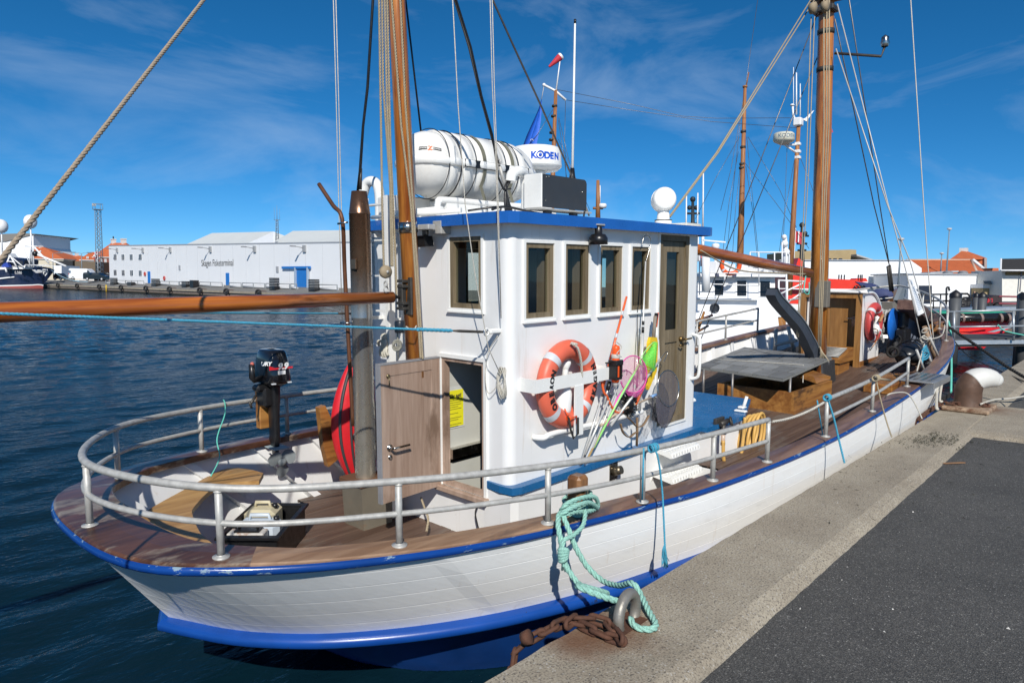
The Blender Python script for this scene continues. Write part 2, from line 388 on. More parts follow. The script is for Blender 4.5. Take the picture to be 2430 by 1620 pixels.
def solo(name, mb, mat, label=None, cat=None, group=None, boat=False, kind=None):
    lo = [min(p[i] for p in mb.v) for i in range(3)]; hi = [max(p[i] for p in mb.v) for i in range(3)]
    b = Vector(((lo[0]+hi[0])/2, (lo[1]+hi[1])/2, lo[2])); o = finish(name, mb, mat, b); ORG[o.name] = b
    o.matrix_world = (BOATM if boat else Matrix()) @ Matrix.Translation(b)
    if label: tagit(o, label, cat, group)
    if kind: o['kind'] = kind
    return o
def clone(root, delta=None, matrix=None, label=None, group=None):
    """a copy of a thing with copies of its parts and sub-parts"""
    c = root.copy(); COL.objects.link(c)
    if matrix is not None: c.matrix_world = matrix
    elif delta is not None: c.location = Vector(root.location)+Vector(delta)
    if label: c['label'] = label
    if group: c['group'] = group
    def rec(src, dst):
        for ch in list(src.children):
            k = ch.copy(); COL.objects.link(k); k.parent = dst; rec(ch, k)
    rec(root, c); return c
def text_mb(txt, size, origin, xdir, ydir, depth=0.002, bold=0.0, align='LEFT', shear=0.0):
    cu = bpy.data.curves.new('lettering', 'FONT'); cu.body = txt; cu.size = size; cu.extrude = depth; cu.offset = bold
    cu.align_x = align; cu.resolution_u = 3; cu.shear = shear
    o = bpy.data.objects.new('lettering', cu); COL.objects.link(o)
    me = o.evaluated_get(bpy.context.evaluated_depsgraph_get()).to_mesh()
    x, y = Vector(xdir).normalized(), Vector(ydir).normalized(); z = x.cross(y); mb = MBd()
    mb.add([Vector(origin)+x*v.co.x+y*v.co.y+z*v.co.z for v in me.vertices], [tuple(p.vertices) for p in me.polygons])
    bpy.data.objects.remove(o); bpy.data.curves.remove(cu); return mb
def wall(mb, o, ud, vd, nd, W, H, holes, th, umin=0.0):
    """a wall with real openings: holes = (u0, v0, u1, v1)"""
    o, ud, vd, nd = Vector(o), Vector(ud), Vector(vd), Vector(nd)
    us = sorted({umin, W, *[h[0] for h in holes], *[h[2] for h in holes]}); vs = sorted({0.0, H, *[h[1] for h in holes], *[h[3] for h in holes]})
    inh = lambda u, v: any(h[0] < u < h[2] and h[1] < v < h[3] for h in holes)
    p = lambda u, v, d: o+ud*u+vd*v-nd*d
    for i in range(len(us)-1):
        for j in range(len(vs)-1):
            if inh((us[i]+us[i+1])/2, (vs[j]+vs[j+1])/2): continue
            q = [(us[i], vs[j]), (us[i+1], vs[j]), (us[i+1], vs[j+1]), (us[i], vs[j+1])]
            mb.add([p(*a, 0) for a in q], [(0, 1, 2, 3)]); mb.add([p(*a, th) for a in q], [(3, 2, 1, 0)])
    for h in holes:
        c = [(h[0], h[1]), (h[2], h[1]), (h[2], h[3]), (h[0], h[3])]
        for k in range(4):
            a, b = c[k], c[(k+1) % 4]; mb.add([p(*a, 0), p(*b, 0), p(*b, th), p(*a, th)], [(0, 1, 2, 3)])
    c = [(umin, 0), (W, 0), (W, H), (umin, H)]
    for k in range(4):
        a, b = c[k], c[(k+1) % 4]; mb.add([p(*a, 0), p(*a, th), p(*b, th), p(*b, 0)], [(0, 1, 2, 3)])
    return mb
def frame(mb, o, ud, vd, nd, u0, v0, u1, v1, w, d0, d1):
    """a rectangular frame of four bars, from depth d0 to d1 along the normal"""
    o, ud, vd, nd = Vector(o), Vector(ud), Vector(vd), Vector(nd)
    for a, b, c, d in ((u0, v0, u1, v0+w), (u0, v1-w, u1, v1), (u0, v0+w, u0+w, v1-w), (u1-w, v0+w, u1, v1-w)):
        q = [o+ud*x+vd*y+nd*d0 for x, y in ((a, b), (c, b), (c, d), (a, d))]; mb.prism(q, nd*(d1-d0))
    return mb
def slab(mb, o, ud, vd, nd, u0, v0, u1, v1, d0, d1):
    o, ud, vd, nd = Vector(o), Vector(ud), Vector(vd), Vector(nd)
    return mb.prism([o+ud*x+vd*y+nd*d0 for x, y in ((u0, v0), (u1, v0), (u1, v1), (u0, v1))], nd*(d1-d0))
X_, Y_, Z_ = Vector((1, 0, 0)), Vector((0, 1, 0)), Vector((0, 0, 1))

# ================================================================== the setting: water, quay, far shore
def water_mat():
    m, nt, b = nodes_of('harbour_water')
    S(b, nt, 'Base Color', (0.003, 0.019, 0.032)); S(b, nt, 'Specular IOR Level', 0.27); S(b, nt, 'Roughness', 0.05); S(b, nt, 'IOR', 1.33)
    t = N(nt, 'ShaderNodeTexCoord'); hs = []
    for sc, st, rot, w in ((2.2, (1.0, 2.1, 1), 20, 0.5), (5.0, (1.0, 2.0, 1), -12, 0.3), (11.0, (1.0, 1.8, 1), 30, 0.12)):
        q = N(nt, 'ShaderNodeMapping'); q.inputs['Scale'].default_value = st; q.inputs['Rotation'].default_value = (0, 0, R(rot+44))
        n = N(nt, 'ShaderNodeTexNoise'); n.inputs['Scale'].default_value = sc; n.inputs['Detail'].default_value = 3.0; n.inputs['Distortion'].default_value = 0.5
        nt.links.new(t.outputs['Object'], q.inputs['Vector']); nt.links.new(q.outputs['Vector'], n.inputs['Vector'])
        k = N(nt, 'ShaderNodeMath', operation='MULTIPLY'); k.inputs[1].default_value = w; nt.links.new(n.outputs['Fac'], k.inputs[0]); hs.append(k.outputs[0])
    a = N(nt, 'ShaderNodeMath', operation='ADD'); nt.links.new(hs[0], a.inputs[0]); nt.links.new(hs[1], a.inputs[1])
    c = N(nt, 'ShaderNodeMath', operation='ADD'); nt.links.new(a.outputs[0], c.inputs[0]); nt.links.new(hs[2], c.inputs[1])
    bumpn(nt, b, c.outputs[0], 0.6, 0.06)
    gl = N(nt, 'ShaderNodeBsdfGlossy'); gl.inputs['Roughness'].default_value = 0.06; df = N(nt, 'ShaderNodeBsdfDiffuse'); df.inputs['Color'].default_value = (0.0025, 0.015, 0.025, 1)
    nl = b.inputs['Normal'].links[0].from_socket; fr = N(nt, 'ShaderNodeFresnel'); fr.inputs['IOR'].default_value = 1.33
    for s_ in (gl.inputs['Normal'], df.inputs['Normal'], fr.inputs['Normal']): nt.links.new(nl, s_)
    k = N(nt, 'ShaderNodeMath', operation='MULTIPLY'); k.inputs[1].default_value = 0.62; nt.links.new(fr.outputs[0], k.inputs[0]); ms = N(nt, 'ShaderNodeMixShader')
    nt.links.new(k.outputs[0], ms.inputs[0]); nt.links.new(df.outputs[0], ms.inputs[1]); nt.links.new(gl.outputs[0], ms.inputs[2]); nt.links.new(ms.outputs[0], nt.nodes['Material Output'].inputs['Surface']); return m
def wave_height(X, Y):
    rs = np.random.RandomState(12); H = np.zeros_like(X)
    for i in range(64):
        L = 0.34*(4.2/0.34)**(i/63.0); a = R(112)+rs.normal(0, 0.50); k = 2*math.pi/L; amp = 0.0105*L*(1.0 if L < 1.1 else (1.1/L)**1.7)
        ph = rs.uniform(0, 6.28); wob = 0.35*np.sin(X*rs.uniform(.15, .5)+Y*rs.uniform(.15, .5)+rs.uniform(0, 6))
        H += amp*0.42*np.sin(k*(X*math.cos(a)+Y*math.sin(a))+ph+wob*3)
    return H*(0.85+0.3*np.sin(X*.11+Y*.07)*np.sin(X*.05-Y*.13+1)+0.2*np.sin(X*.31-Y*.2))
def spaced(a, b, s0, g):                                   # grid lines that open up with distance
    out = [a]; s = s0
    while out[-1] < b: out.append(out[-1]+s); s *= g
    return out
gx = [-v for v in spaced(6.0, 60, 0.16, 1.05)[::-1]] + spaced(-5.9, 14, 0.085, 1.0)+spaced(14.1, 51, 0.09, 1.006)+[52.4]
gy = [-30, -20, -12, -8, -5, -3, -1, 0.5, 1.2]+spaced(1.6, 12, 0.085, 1.0)+spaced(12.1, 45, 0.09, 1.007)+spaced(45.4, 260, 0.34, 1.025)
GX, GY = np.meshgrid(np.array(gx), np.array(gy), indexing='ij'); GH = wave_height(GX, GY)
fade = np.clip((150-GY)/90, 0.15, 1)*np.clip((GX+60)/25, 0, 1)*np.clip((52.4-GX)/1.5, 0, 1)*np.clip((265-GY)/30, 0, 1)*np.clip((GY+30)/12, 0, 1); GH *= fade
nx_, ny_ = GX.shape; me = bpy.data.meshes.new('water'); idx = np.arange(nx_*ny_).reshape(nx_, ny_)
quads = np.stack([idx[:-1, :-1], idx[1:, :-1], idx[1:, 1:], idx[:-1, 1:]], -1).reshape(-1, 4)
me.from_pydata(np.stack([GX, GY, GH], -1).reshape(-1, 3).tolist(), [], quads.tolist()); me.polygons.foreach_set('use_smooth', [True]*len(me.polygons))
WATER_M = water_mat(); me.materials.append(WATER_M); o = bpy.data.objects.new('water', me); COL.objects.link(o); o.location = (0, 0, WATER_Z); o['kind'] = 'structure'
gx0, gx1, gy0, gy1 = gx[0], gx[-1], gy[0], gy[-1]
mb = MBd(); mb.add([(-900, gy0, 0), (gx0, gy0, 0), (gx0, gy1, 0), (-900, gy1, 0)], [(0, 1, 2, 3)]); mb.add([(-900, gy1, 0), (1500, gy1, 0), (1500, 1600, 0), (-900, 1600, 0)], [(0, 1, 2, 3)]); mb.add([(-900, -400, 0), (1500, -400, 0), (1500, gy0, 0), (-900, gy0, 0)], [(0, 1, 2, 3)])
o = finish('open_water', mb, WATER_M, Vector((0, 0, 0))); o.location = (0, 0, WATER_Z); o['kind'] = 'structure'

RING = far(1466, 1488, Z=0); BOLL = far(2312, 967, Z=0)
def concrete(name, stains=(), base=((0.26, 0.218, 0.16), (0.42, 0.368, 0.28))):
    m, nt, b = nodes_of(name)
    n = noise_of(nt, 1.6, 8, rough=0.65); f = noise_of(nt, 95, 2)
    c = ramp(nt, n, [(0.28, base[0]), (0.72, base[1])])
    v = N(nt, 'ShaderNodeTexVoronoi'); v.inputs['Scale'].default_value = 130; t = N(nt, 'ShaderNodeTexCoord'); nt.links.new(t.outputs['Object'], v.inputs['Vector'])
    c = mixc(nt, rng(nt, f, 0.50, 0.68, 0, 0.75), c, (0.10, 0.082, 0.068)); c = mixc(nt, rng(nt, f, 0.40, 0.26, 0, 0.6), c, (0.42, 0.39, 0.33))
    sp = N(nt, 'ShaderNodeSeparateColor'); nt.links.new(v.outputs['Color'], sp.inputs[0])
    c = mixc(nt, rng(nt, sp.outputs[0], 0.955, 0.97, 0, 0.7), c, (0.05, 0.045, 0.042))
    c = mixc(nt, rng(nt, sp.outputs[1], 0.96, 0.975, 0, 0.6), c, (0.48, 0.46, 0.42))
    c = mixc(nt, rng(nt, noise_of(nt, 2.6, 9, (0.5, 1, 1), 0.75), 0.56, 0.72, 0, 0.5), c, (0.12, 0.105, 0.08)); c = mixc(nt, rng(nt, noise_of(nt, 7.0, 9, None, 0.8), 0.62, 0.70, 0, 0.5), c, (0.46, 0.43, 0.37))
    for (p, r) in stains:
        d = N(nt, 'ShaderNodeVectorMath', operation='DISTANCE'); nt.links.new(t.outputs['Object'], d.inputs[0]); d.inputs[1].default_value = p
        ad = N(nt, 'ShaderNodeMath', operation='MULTIPLY_ADD'); nt.links.new(noise_of(nt, 4.0, 6, rough=0.7), ad.inputs[0]); ad.inputs[1].default_value = r*1.5; nt.links.new(d.outputs['Value'], ad.inputs[2])
        c = mixc(nt, rng(nt, ad.outputs[0], r*1.9, r*0.95, 0, 0.85), c, (0.15, 0.066, 0.03))
    S(b, nt, 'Base Color', c); S(b, nt, 'Roughness', 0.92)
    a = N(nt, 'ShaderNodeMath', operation='ADD'); nt.links.new(f, a.inputs[0]); nt.links.new(noise_of(nt, 22, 5), a.inputs[1]); bumpn(nt, b, a.outputs[0], 0.55, 0.006)
    return m
CONC = concrete('kerb_concrete', ((tuple(RING), 0.26), (tuple(RING+Vector((-0.25, 0.05, 0))), 0.2), (tuple(BOLL), 0.55)))
CONCW = concrete('quay_wall_concrete')
def asphalt_mat():
    m, nt, b = nodes_of('asphalt')
    t = N(nt, 'ShaderNodeTexCoord'); v = N(nt, 'ShaderNodeTexVoronoi'); v.inputs['Scale'].default_value = 165; nt.links.new(t.outputs['Object'], v.inputs['Vector'])
    sp = N(nt, 'ShaderNodeSeparateColor'); nt.links.new(v.outputs['Color'], sp.inputs[0])
    n = noise_of(nt, 0.8, 8, None, 0.7); c = ramp(nt, n, [(0.3, (0.058, 0.056, 0.052)), (0.7, (0.096, 0.092, 0.085))]); c = mixc(nt, rng(nt, noise_of(nt, 1.7, 7, (1, .5, 1), 0.7), 0.56, 0.72, 0, 0.55), c, (0.036, 0.035, 0.034))
    g = ramp(nt, sp.outputs[0], [(0.0, (0.55, 0.55, 0.55)), (0.6, (1.0, 1.0, 1.0)), (1.0, (1.7, 1.68, 1.62))])
    mm = N(nt, 'ShaderNodeMix', data_type='RGBA', blend_type='MULTIPLY'); mm.inputs['Factor'].default_value = 1.0
    nt.links.new(c, mm.inputs['A']); nt.links.new(g, mm.inputs['B']); c = mm.outputs['Result']
    c = mixc(nt, rng(nt, sp.outputs[1], 0.955, 0.985, 0, 0.7), c, (0.30, 0.29, 0.27))
    v2 = N(nt, 'ShaderNodeTexVoronoi'); v2.inputs['Scale'].default_value = 70; nt.links.new(t.outputs['Object'], v2.inputs['Vector'])
    s2 = N(nt, 'ShaderNodeSeparateColor'); nt.links.new(v2.outputs['Color'], s2.inputs[0])
    mu = N(nt, 'ShaderNodeMath', operation='MULTIPLY'); nt.links.new(rng(nt, s2.outputs[0], 0.95, 0.96), mu.inputs[0]); nt.links.new(rng(nt, v2.outputs['Distance'], 0.33, 0.2), mu.inputs[1])
    c = mixc(nt, mu.outputs[0], c, (0.40, 0.385, 0.34))
    S(b, nt, 'Base Color', c); S(b, nt, 'Roughness', 0.85); bumpn(nt, b, v.outputs['Distance'], 0.75, 0.006); return m
ASPH = asphalt_mat()
KY0, KY1, AZ = 1.935, 1.275, -0.055
mb = MBd(); mb.grid([[(x, y, AZ) for y in (-400, KY1+0.1)] for x in (-300, 600)], smooth=False)
o = finish('asphalt_quay', mb, ASPH, Vector((0, 0, AZ))); o.location = (0, 0, AZ); o['kind'] = 'structure'
# kerb: long concrete capping with a broken inner lip
mb = MBd(); rows = []
xs = [-60, -20, -5] + [i*0.06 for i in range(0, 290)] + [20, 30, 60]
for x in xs:
    k = noise.noise(Vector((x*2.2, 0.3, 0))); k2 = noise.noise(Vector((x*9, 4.3, 0))); e = noise.noise(Vector((x*6, 9.1, 0)))
    rows.append([(x, KY0+0.004*e, -2.6), (x, KY0+0.006*e, -0.03-0.012*abs(e)), (x, KY0-0.028+0.01*e, 0.0), (x, 1.72, 0.002*k), (x, 1.5, 0.003*k2), (x, KY1+0.115+0.008*k+0.008*k2, 0.0),
                 (x, KY1+0.06+0.010*k2, -0.022+0.008*k), (x, KY1+0.004*k+0.006*k2, AZ-0.01)])
mb.grid(rows, smooth=False); o = finish('quay_kerb', mb, CONC, Vector((0, 0, 0))); o['kind'] = 'structure'
# concrete pad that carries the big bollard
mb = MBd(); rows = []
for i in range(0, 60):
    y = 1.36-i*0.08; k = noise.noise(Vector((y*5, 7.7, 0)))*0.03
    rows.append([(9.72+k, y, AZ-0.01), (9.80+k*0.6, y, -0.018), (9.92+k*0.4, y, 0.003), (12.3, y, 0.003), (12.42, y, AZ-0.01)])
mb.grid(rows, smooth=False); o = finish('bollard_pad', mb, CONC, Vector((0, 0, 0))); o['kind'] = 'structure'
# far shore
mb = MBd(); xs = [52, 56, 58, 140, 900]; ys = [-260, -40, 20, 40, 60, 120, 320, 700]
gz = lambda x, y: 0.05 + (0.85*min(1, max(0, (y-20)/40)) if x > 53 else 0.0)
mb.grid([[(x, y, gz(x, y)) for y in ys] for x in xs], smooth=False)
FARG = plain('far_quay_paving', (0.17, 0.165, 0.155), 0.9, var=0.15, scale=0.3)
o = finish('far_quay_ground', mb, FARG, Vector((0, 0, 0))); o['kind'] = 'structure'
mb = MBd(); mb.box((51.9, -260, -0.28), (52.6, 700, 0.051)); o = finish('far_quay_kerb', mb, CONCW, Vector((0, 0, 0))); o['kind'] = 'structure'
mb = MBd(); mb.box((52.1, -260, -3), (52.7, 700, -0.28))
FQW = concrete('far_quay_wall_concrete', base=((0.17, 0.13, 0.105), (0.28, 0.22, 0.18)))
o = finish('far_quay_wall', mb, FQW, Vector((0, 0, 0))); o['kind'] = 'structure'
mb = MBd(); mb.box((52.04, -260, -3), (52.098, 700, -0.72)); o = finish('far_quay_weed_line', mb, plain('weed_line', (0.022, 0.02, 0.012), 0.9), Vector((0, 0, 0))); o['kind'] = 'structure'

# ================================================================== the fishing boat (built level in its own frame)
YC = 4.3
def spl(tab):
    """half-outline table (x, half-breadth) from stern to bow, smoothed, resampled by length"""
    p = curve([(x, b, 0) for x, b in tab], 8); return resample(p, 160)
GT = spl([(.995, 0), (1.0, .22), (1.03, .47), (1.095, .69), (1.2, .86), (1.37, 1.01), (1.57, 1.15), (1.84, 1.30), (2.3, 1.49), (2.78, 1.63), (3.3, 1.73), (4.04, 1.84), (4.72, 1.93), (6.4, 2.03), (8, 2.045), (10, 2.02), (11.5, 1.96), (12.9, 1.81), (14, 1.58), (15, 1.22), (15.9, .72), (16.5, .25), (16.65, 0)])
KT = spl([(1.50, 0), (1.56, .12), (1.69, .39), (1.84, .61), (2.1, .89), (2.49, 1.18), (2.96, 1.43), (3.57, 1.65), (4.3, 1.82), (5, 1.93), (6.4, 2.0), (9, 2.01), (11, 1.93), (12.5, 1.70), (13.8, 1.32), (15, .75), (15.8, .28), (16.1, 0)])
WT = spl([(2.35, 0), (2.5, .5), (2.9, 1.05), (3.4, 1.38), (4.5, 1.72), (6, 1.8), (9, 1.88), (11, 1.7), (13, 1.2), (15, .4), (15.6, 0)])
zs = lambda x: 0.008*(x-6)**2 if x < 6 else 0.0062*(x-6)**2
zk = lambda x: -0.50 + 0.004*(x-6)**2*(1 if x > 6 else 0.0)
zd = lambda x: -0.50 if x < 6.3 else zs(x)-0.38
def gb(x):                               # half-breadth of the gunwale at x
    for i in range(len(GT)-1):
        if GT[i].x <= x <= GT[i+1].x: return GT[i].y+(GT[i+1].y-GT[i].y)*(x-GT[i].x)/max(1e-6, GT[i+1].x-GT[i].x)
    return 0.0
def off(tab, d):                         # outline moved d inwards
    out = []
    for i, p in enumerate(tab):
        a, b = tab[max(0, i-1)], tab[min(len(tab)-1, i+1)]; t = (b-a).normalized()
        if i == 0: t = Vector((0, 1, 0))
        if i == len(tab)-1: t = Vector((0, -1, 0))
        n = Vector((t.y, -t.x, 0)); q = p + n*d; out.append(Vector((q.x, max(0, q.y), 0)))
    return out
side = lambda p, s, z: Vector((p.x, YC - s*p.y, z))      # s = +1 starboard (quay side), -1 port
boat = thing('fishing_boat', (6.5, YC, -0.9), 'white wooden fishing boat with blue rails and pine masts moored along the concrete kerb', 'fishing boat', boat=True)
# ---- hull planking
INNER = off(GT, 0.10); _k = off(KT, 0.09); lin = []
for i in range(161):
    f_ = min(1.0, (zs(GT[i].x)-zd(GT[i].x))/(zs(GT[i].x)-zk(KT[i].x))); lin.append(INNER[i].lerp(_k[i], f_))
def lb(x):                               # half-breadth of the deck at x
    for i in range(160):
        if lin[i].x <= x <= lin[i+1].x: return lin[i].y+(lin[i+1].y-lin[i].y)*(x-lin[i].x)/max(1e-6, lin[i+1].x-lin[i].x)
    return 0.0
HULLW = None
def hull_mat():
    m, nt, b = nodes_of('hull_white_planks')
    n = noise_of(nt, 2.2, 7, (0.35, 1, 1.4), 0.65); c = ramp(nt, n, [(0.25, (0.76, 0.75, 0.72)), (0.6, (0.84, 0.84, 0.82))])
    sc = noise_of(nt, 3.4, 9, (0.22, 1, 1.5), 0.75); c = mixc(nt, rng(nt, sc, 0.57, 0.70, 0, 0.4), c, (0.42, 0.42, 0.40))
    ru = noise_of(nt, 3.2, 6, (3.2, 3.2, 0.28), 0.7); c = mixc(nt, rng(nt, ru, 0.62, 0.80, 0, 0.55), c, (0.50, 0.34, 0.17))
    ch = noise_of(nt, 13, 8, (0.4, 1, 1), 0.8); c = mixc(nt, rng(nt, ch, 0.70, 0.715, 0, 0.75), c, (0.2, 0.17, 0.14))
    S(b, nt, 'Base Color', c); S(b, nt, 'Roughness', rng(nt, n, 0.3, 0.7, 0.42, 0.3)); bumpn(nt, b, noise_of(nt, 7, 6, (0.3, 1, 1)), 0.25, 0.008); return m
HULLW = hull_mat()
hull = part('hull', MBd().box((4, YC-0.4, -1.5), (12, YC+0.4, -1.0)), HULLBLUE, boat)
NS = 6
for s in (1, -1):
    for k in range(NS):
        rows = []
        for i in range(161):
            g, q = GT[i], KT[i]; nrm = Vector((0, -s, 0)) if 8 < i < 152 else Vector((-1 if i <= 8 else 1, 0, 0))
            r_ = []
            for f, d in ((k/NS, 0.0012), (k/NS+0.007, 0), ((k+1)/NS-0.007, 0), ((k+1)/NS, 0.0012)):
                e = math.sin(f*math.pi)*0.015; x = g.x+(q.x-g.x)*f; y = g.y+(q.y-g.y)*f + (e if 20 < i < 140 else 0)
                z = zs(g.x)+0.02+(zk(q.x)-zs(g.x)-0.02)*f
                r_.append(side(Vector((x, y, 0)), s, z) - nrm*d)
            rows.append(r_)
        mb = MBd(); mb.grid(rows, smooth=False); part('plank', mb, HULLW, hull)
    # blue belting strake at the knuckle, and the blue bottom below it
    rows = []; bot = []
    KO = off(KT, -0.085); KI = off(KT, 0.05)
    for i in range(161):
        q, o_, n_, w = KT[i], KO[i], KI[i], WT[i]; z = zk(q.x); w_ = 1.0 if i < 60 else max(0.35, 1-(i-60)/80)
        oo = q.lerp(o_, w_); rows.append([side(q.lerp(n_, .3), s, z+0.03), side(q.lerp(oo, .72), s, z+0.024), side(oo, s, z+0.004), side(oo, s, z-0.03), side(q.lerp(oo, .7), s, z-0.05), side(n_, s, z-0.058)])
        bot.append([side(n_, s, z-0.05), side(n_.lerp(w, .5), s, z-0.12), side(n_.lerp(w, .85), s, z-0.24), side(w, s, z-0.45), side(Vector((w.x+(9-w.x)*0.1, w.y*0.6, 0)), s, z-1.1)])
    part('belting_strake', MBd().grid(rows), HULLBLUE, hull); part('bottom_planking', MBd().grid(bot), plain('blue_bottom_paint', (0.007, 0.045, 0.20), 0.4, var=0.2, scale=3, dirt=((0.012, 0.02, 0.03), 0.2, 3)), hull)
    # blue rubbing rail under the cap, cap rail in three runs, inner bulwark
    line = [side(p, s, zs(p.x)-0.004) for p in off(GT, 0.010)]
    part('rub_rail', MBd().tube(line, 0.026, 10, caps=False), RUBBLUE, boat)
    inner = INNER
    rows = [[side(p, s, zs(GT[i].x)+0.005), side(lin[i], s, zd(lin[i].x)-0.02)] for i, p in enumerate(inner)]
    part('bulwark_lining', MBd().grid(rows), WHITE, boat)
    def capw(x): return 0.18 if x > 1.7 else 0.18+0.15*min(1, (1.7-x)/0.7)
    runs = [(0, 12, CAPV), (12, 30, CAPB), (30, 160, CAPM)] if s > 0 else [(0, 70, CAPV), (70, 160, CAPM)]
    offs = {w: off(GT, w) for w in (0.18, 0.2, 0.24, 0.28, 0.32, 0.36, 0.4)}
    inn = []
    for i in range(161):
        w = capw(GT[i].x); inn.append(GT[i] + (offs[0.2][i]-GT[i])*(w/0.2))
    for a, b, m_ in runs:
        rows = []
        for i in range(a, b+1):
            z = zs(GT[i].x)+0.034; ou = off(GT, -0.035)[i] if False else GT[i]+(GT[i]-offs[0.2][i])*0.15; ou = GT[i]; q = inn[i]
            rows.append([side(q, s, z-0.05), side(q, s, z-0.006), side(q.lerp(ou, .03), s, z), side(q.lerp(ou, .5), s, z+0.006), side(q.lerp(ou, .96), s, z), side(ou, s, z-0.008), side(ou, s, z-0.022)])
        part('cap_rail', MBd().grid(rows, smooth=False), m_, boat)
# bulwark frames (white timbers standing inside the bulwark)
for s in (1, -1):
    for i in (10, 18, 25, 31, 36, 41, 46, 51, 70, 75, 80, 86, 92, 98, 104, 110, 116, 122, 128, 134):
        a, b = INNER[i], lin[i]; t = (INNER[i+1]-INNER[i-1]).normalized(); n = Vector((t.y, -t.x, 0)); w = t*0.045
        za, zb = zs(GT[i].x)-0.012, zd(b.x)
        q = [side(a-w, s, za), side(b-w, s, zb), side(b-w+n*0.10, s, zb), side(a-w+n*0.035, s, za)]
        e = side(a+w, s, za)-side(a-w, s, za); part('bulwark_frame', MBd().prism(q, e), WHITE, boat)
# deck: planks laid fore and aft, aft well a little lower
deck = part('deck', MBd().box((2.9, YC-0.9, -0.60), (6.3, YC+0.9, -0.54)).box((6.3, YC-1.6, -0.62), (14, YC+1.6, -0.54)), DARKIN, boat)
def deck_planks(x0, x1, w, step):
    n = int(1.95/w)
    for j in range(-n, n+1):
        yc_ = j*w; lim = abs(yc_)+w*0.5; xs = []; x = x0
        while x <= x1+1e-6:
            if lb(x) > lim-w*0.6: xs.append(x)
            x += step
        if len(xs) < 2: continue
        tone = random.uniform(-0.006, 0.004); cam_ = lambda x: zd(x)+0.035*(1-(yc_/2)**2)+tone*0.4
        rows = [[(x, YC+yc_-w*0.5+0.004, cam_(x)-0.03), (x, YC+yc_-w*0.5+0.004, cam_(x)-0.003), (x, YC+yc_-w*0.5+0.008, cam_(x)), (x, YC+yc_+w*0.5-0.008, cam_(x)), (x, YC+yc_+w*0.5-0.004, cam_(x)-0.003), (x, YC+yc_+w*0.5-0.004, cam_(x)-0.03)] for x in xs]
        part('deck_plank', MBd().grid(rows, smooth=False), DECK, deck)
deck_planks(1.6, 6.29, 0.135, 0.22)
deck_planks(6.32, 15.9, 0.12, 0.48)
part('deck_step', MBd().box((6.27, YC-1.86, -0.6), (6.31, YC+1.86, -0.37)), WHITE, boat)
# ---- guard rails
def rail_pt(x, s, d=0.10, z=0.04):
    i = min(range(161), key=lambda k: abs(GT[k].x-x)+(0 if x > 1.0 else GT[k].y)); p = off(GT, d)[i]; return side(p, s, zs(p.x)+z)
def rail_line(seq, d, h):
    o_ = off(GT, d); out = []
    for s, i in seq: out.append(side(o_[i], s, zs(GT[i].x)+h))
    return out
ix = lambda x: min(range(161), key=lambda k: abs(GT[k].x-x) + (0.5 if k < 4 else 0))
def guard(seq, posts, H, name='guard_rail', down=(True, True)):
    if not isinstance(posts, str): ln = rail_line(seq, 0.12, 0.035); pb_ = [rail_line([p], 0.12, 0.035)[0] for p in posts]
    else:                                # surveyed post feet: the rail runs through them
        pb_ = []
        for u, v in seq:
            z = 0.1
            for _ in range(12): q = at(u, v, Z=z); z = zs(q.x)+0.035
            pb_.append(q)
        ln = curve(pb_, 10); pb_ = pb_[:len(pb_)-(1 if posts == 'open' else 0)]
    top = [p+Z_*(H-0.035) for p in ln]; mid = [p+Z_*((H-0.035)*0.5) for p in ln]
    g = part(name, MBd().tube(top, 0.0205, 12), GALV, boat); part('mid_rail', MBd().tube(mid, 0.0165, 10), GALV, g)
    for b in pb_:
        t = b+Z_*(H-0.035)
        part('post', MBd().cyl(b, t, 0.019, n=12), GALV, g)
        mb = MBd(); mb.lathe(b, Z_, [(0.0, 0), (0.043, 0.0), (0.043, 0.010), (0.024, 0.012), (0.021, 0.02)], 14); part('foot', mb, GALV, g)
        mb = MBd(); mb.torus(t-Vector((0, 0, 0.018)), Z_, 0.02, 0.004, 12, 6); part('weld_collar', mb, GALV, g)
    return g
guard([(1820, 1096), (1691, 1140), (1524, 1191), (1300, 1242), (948, 1295), (525, 1323), (214, 1248), (281, 1137), (479, 1072), (682, 1029), (850, 1000)], 'open', 0.395)
guard([(1959, 1036), (2069, 976), (2152, 917)], 'all', 0.40)
seq = [(1, i) for i in range(ix(13.6), 160)] + [(-1, i) for i in range(160, ix(14.2), -1)]
guard(seq, [(1, ix(x)) for x in (13.6, 14.8, 15.8)] + [(-1, ix(x)) for x in (15.8, 14.6)], 0.55)
seq = [(-1, i) for i in range(ix(11.3), ix(13.3)+1)]
guard(seq, [(-1, ix(x)) for x in (11.3, 12.3, 13.3)], 0.50)

# ---- wheelhouse
XA, XF, YS, YP, ZB, ZT = 3.60, 6.36, 3.45, 5.12, -0.52, 1.985
RC = 0.075
WH = MBd()
sw = [(3.765, 4.085), (4.222, 4.525), (4.675, 4.992), (5.135, 5.43)]
holes_s = [(a-XA, 1.27-ZB, b-XA, 1.825-ZB) for a, b in sw] + [(5.595-XA, 0.15-ZB, 6.125-XA, 1.945-ZB)]
wall(WH, (XA, YS, ZB), X_, Z_, -Y_, XF-XA-RC, ZT-ZB, holes_s, 0.05, RC)
holes_p = [(a-XA, 1.27-ZB, b-XA, 1.825-ZB) for a, b in sw]
wall(WH, (XA, YP, ZB), X_, Z_, Y_, XF-XA, ZT-ZB, holes_p, 0.05)
AW = (3.725, 4.08, 1.335, 1.875); AD = (3.70, 4.19, -0.10, 0.94)
holes_a = [(AW[0]-YS, AW[2]-ZB, AW[1]-YS, AW[3]-ZB), (AD[0]-YS, AD[2]-ZB, AD[1]-YS, AD[3]-ZB)]
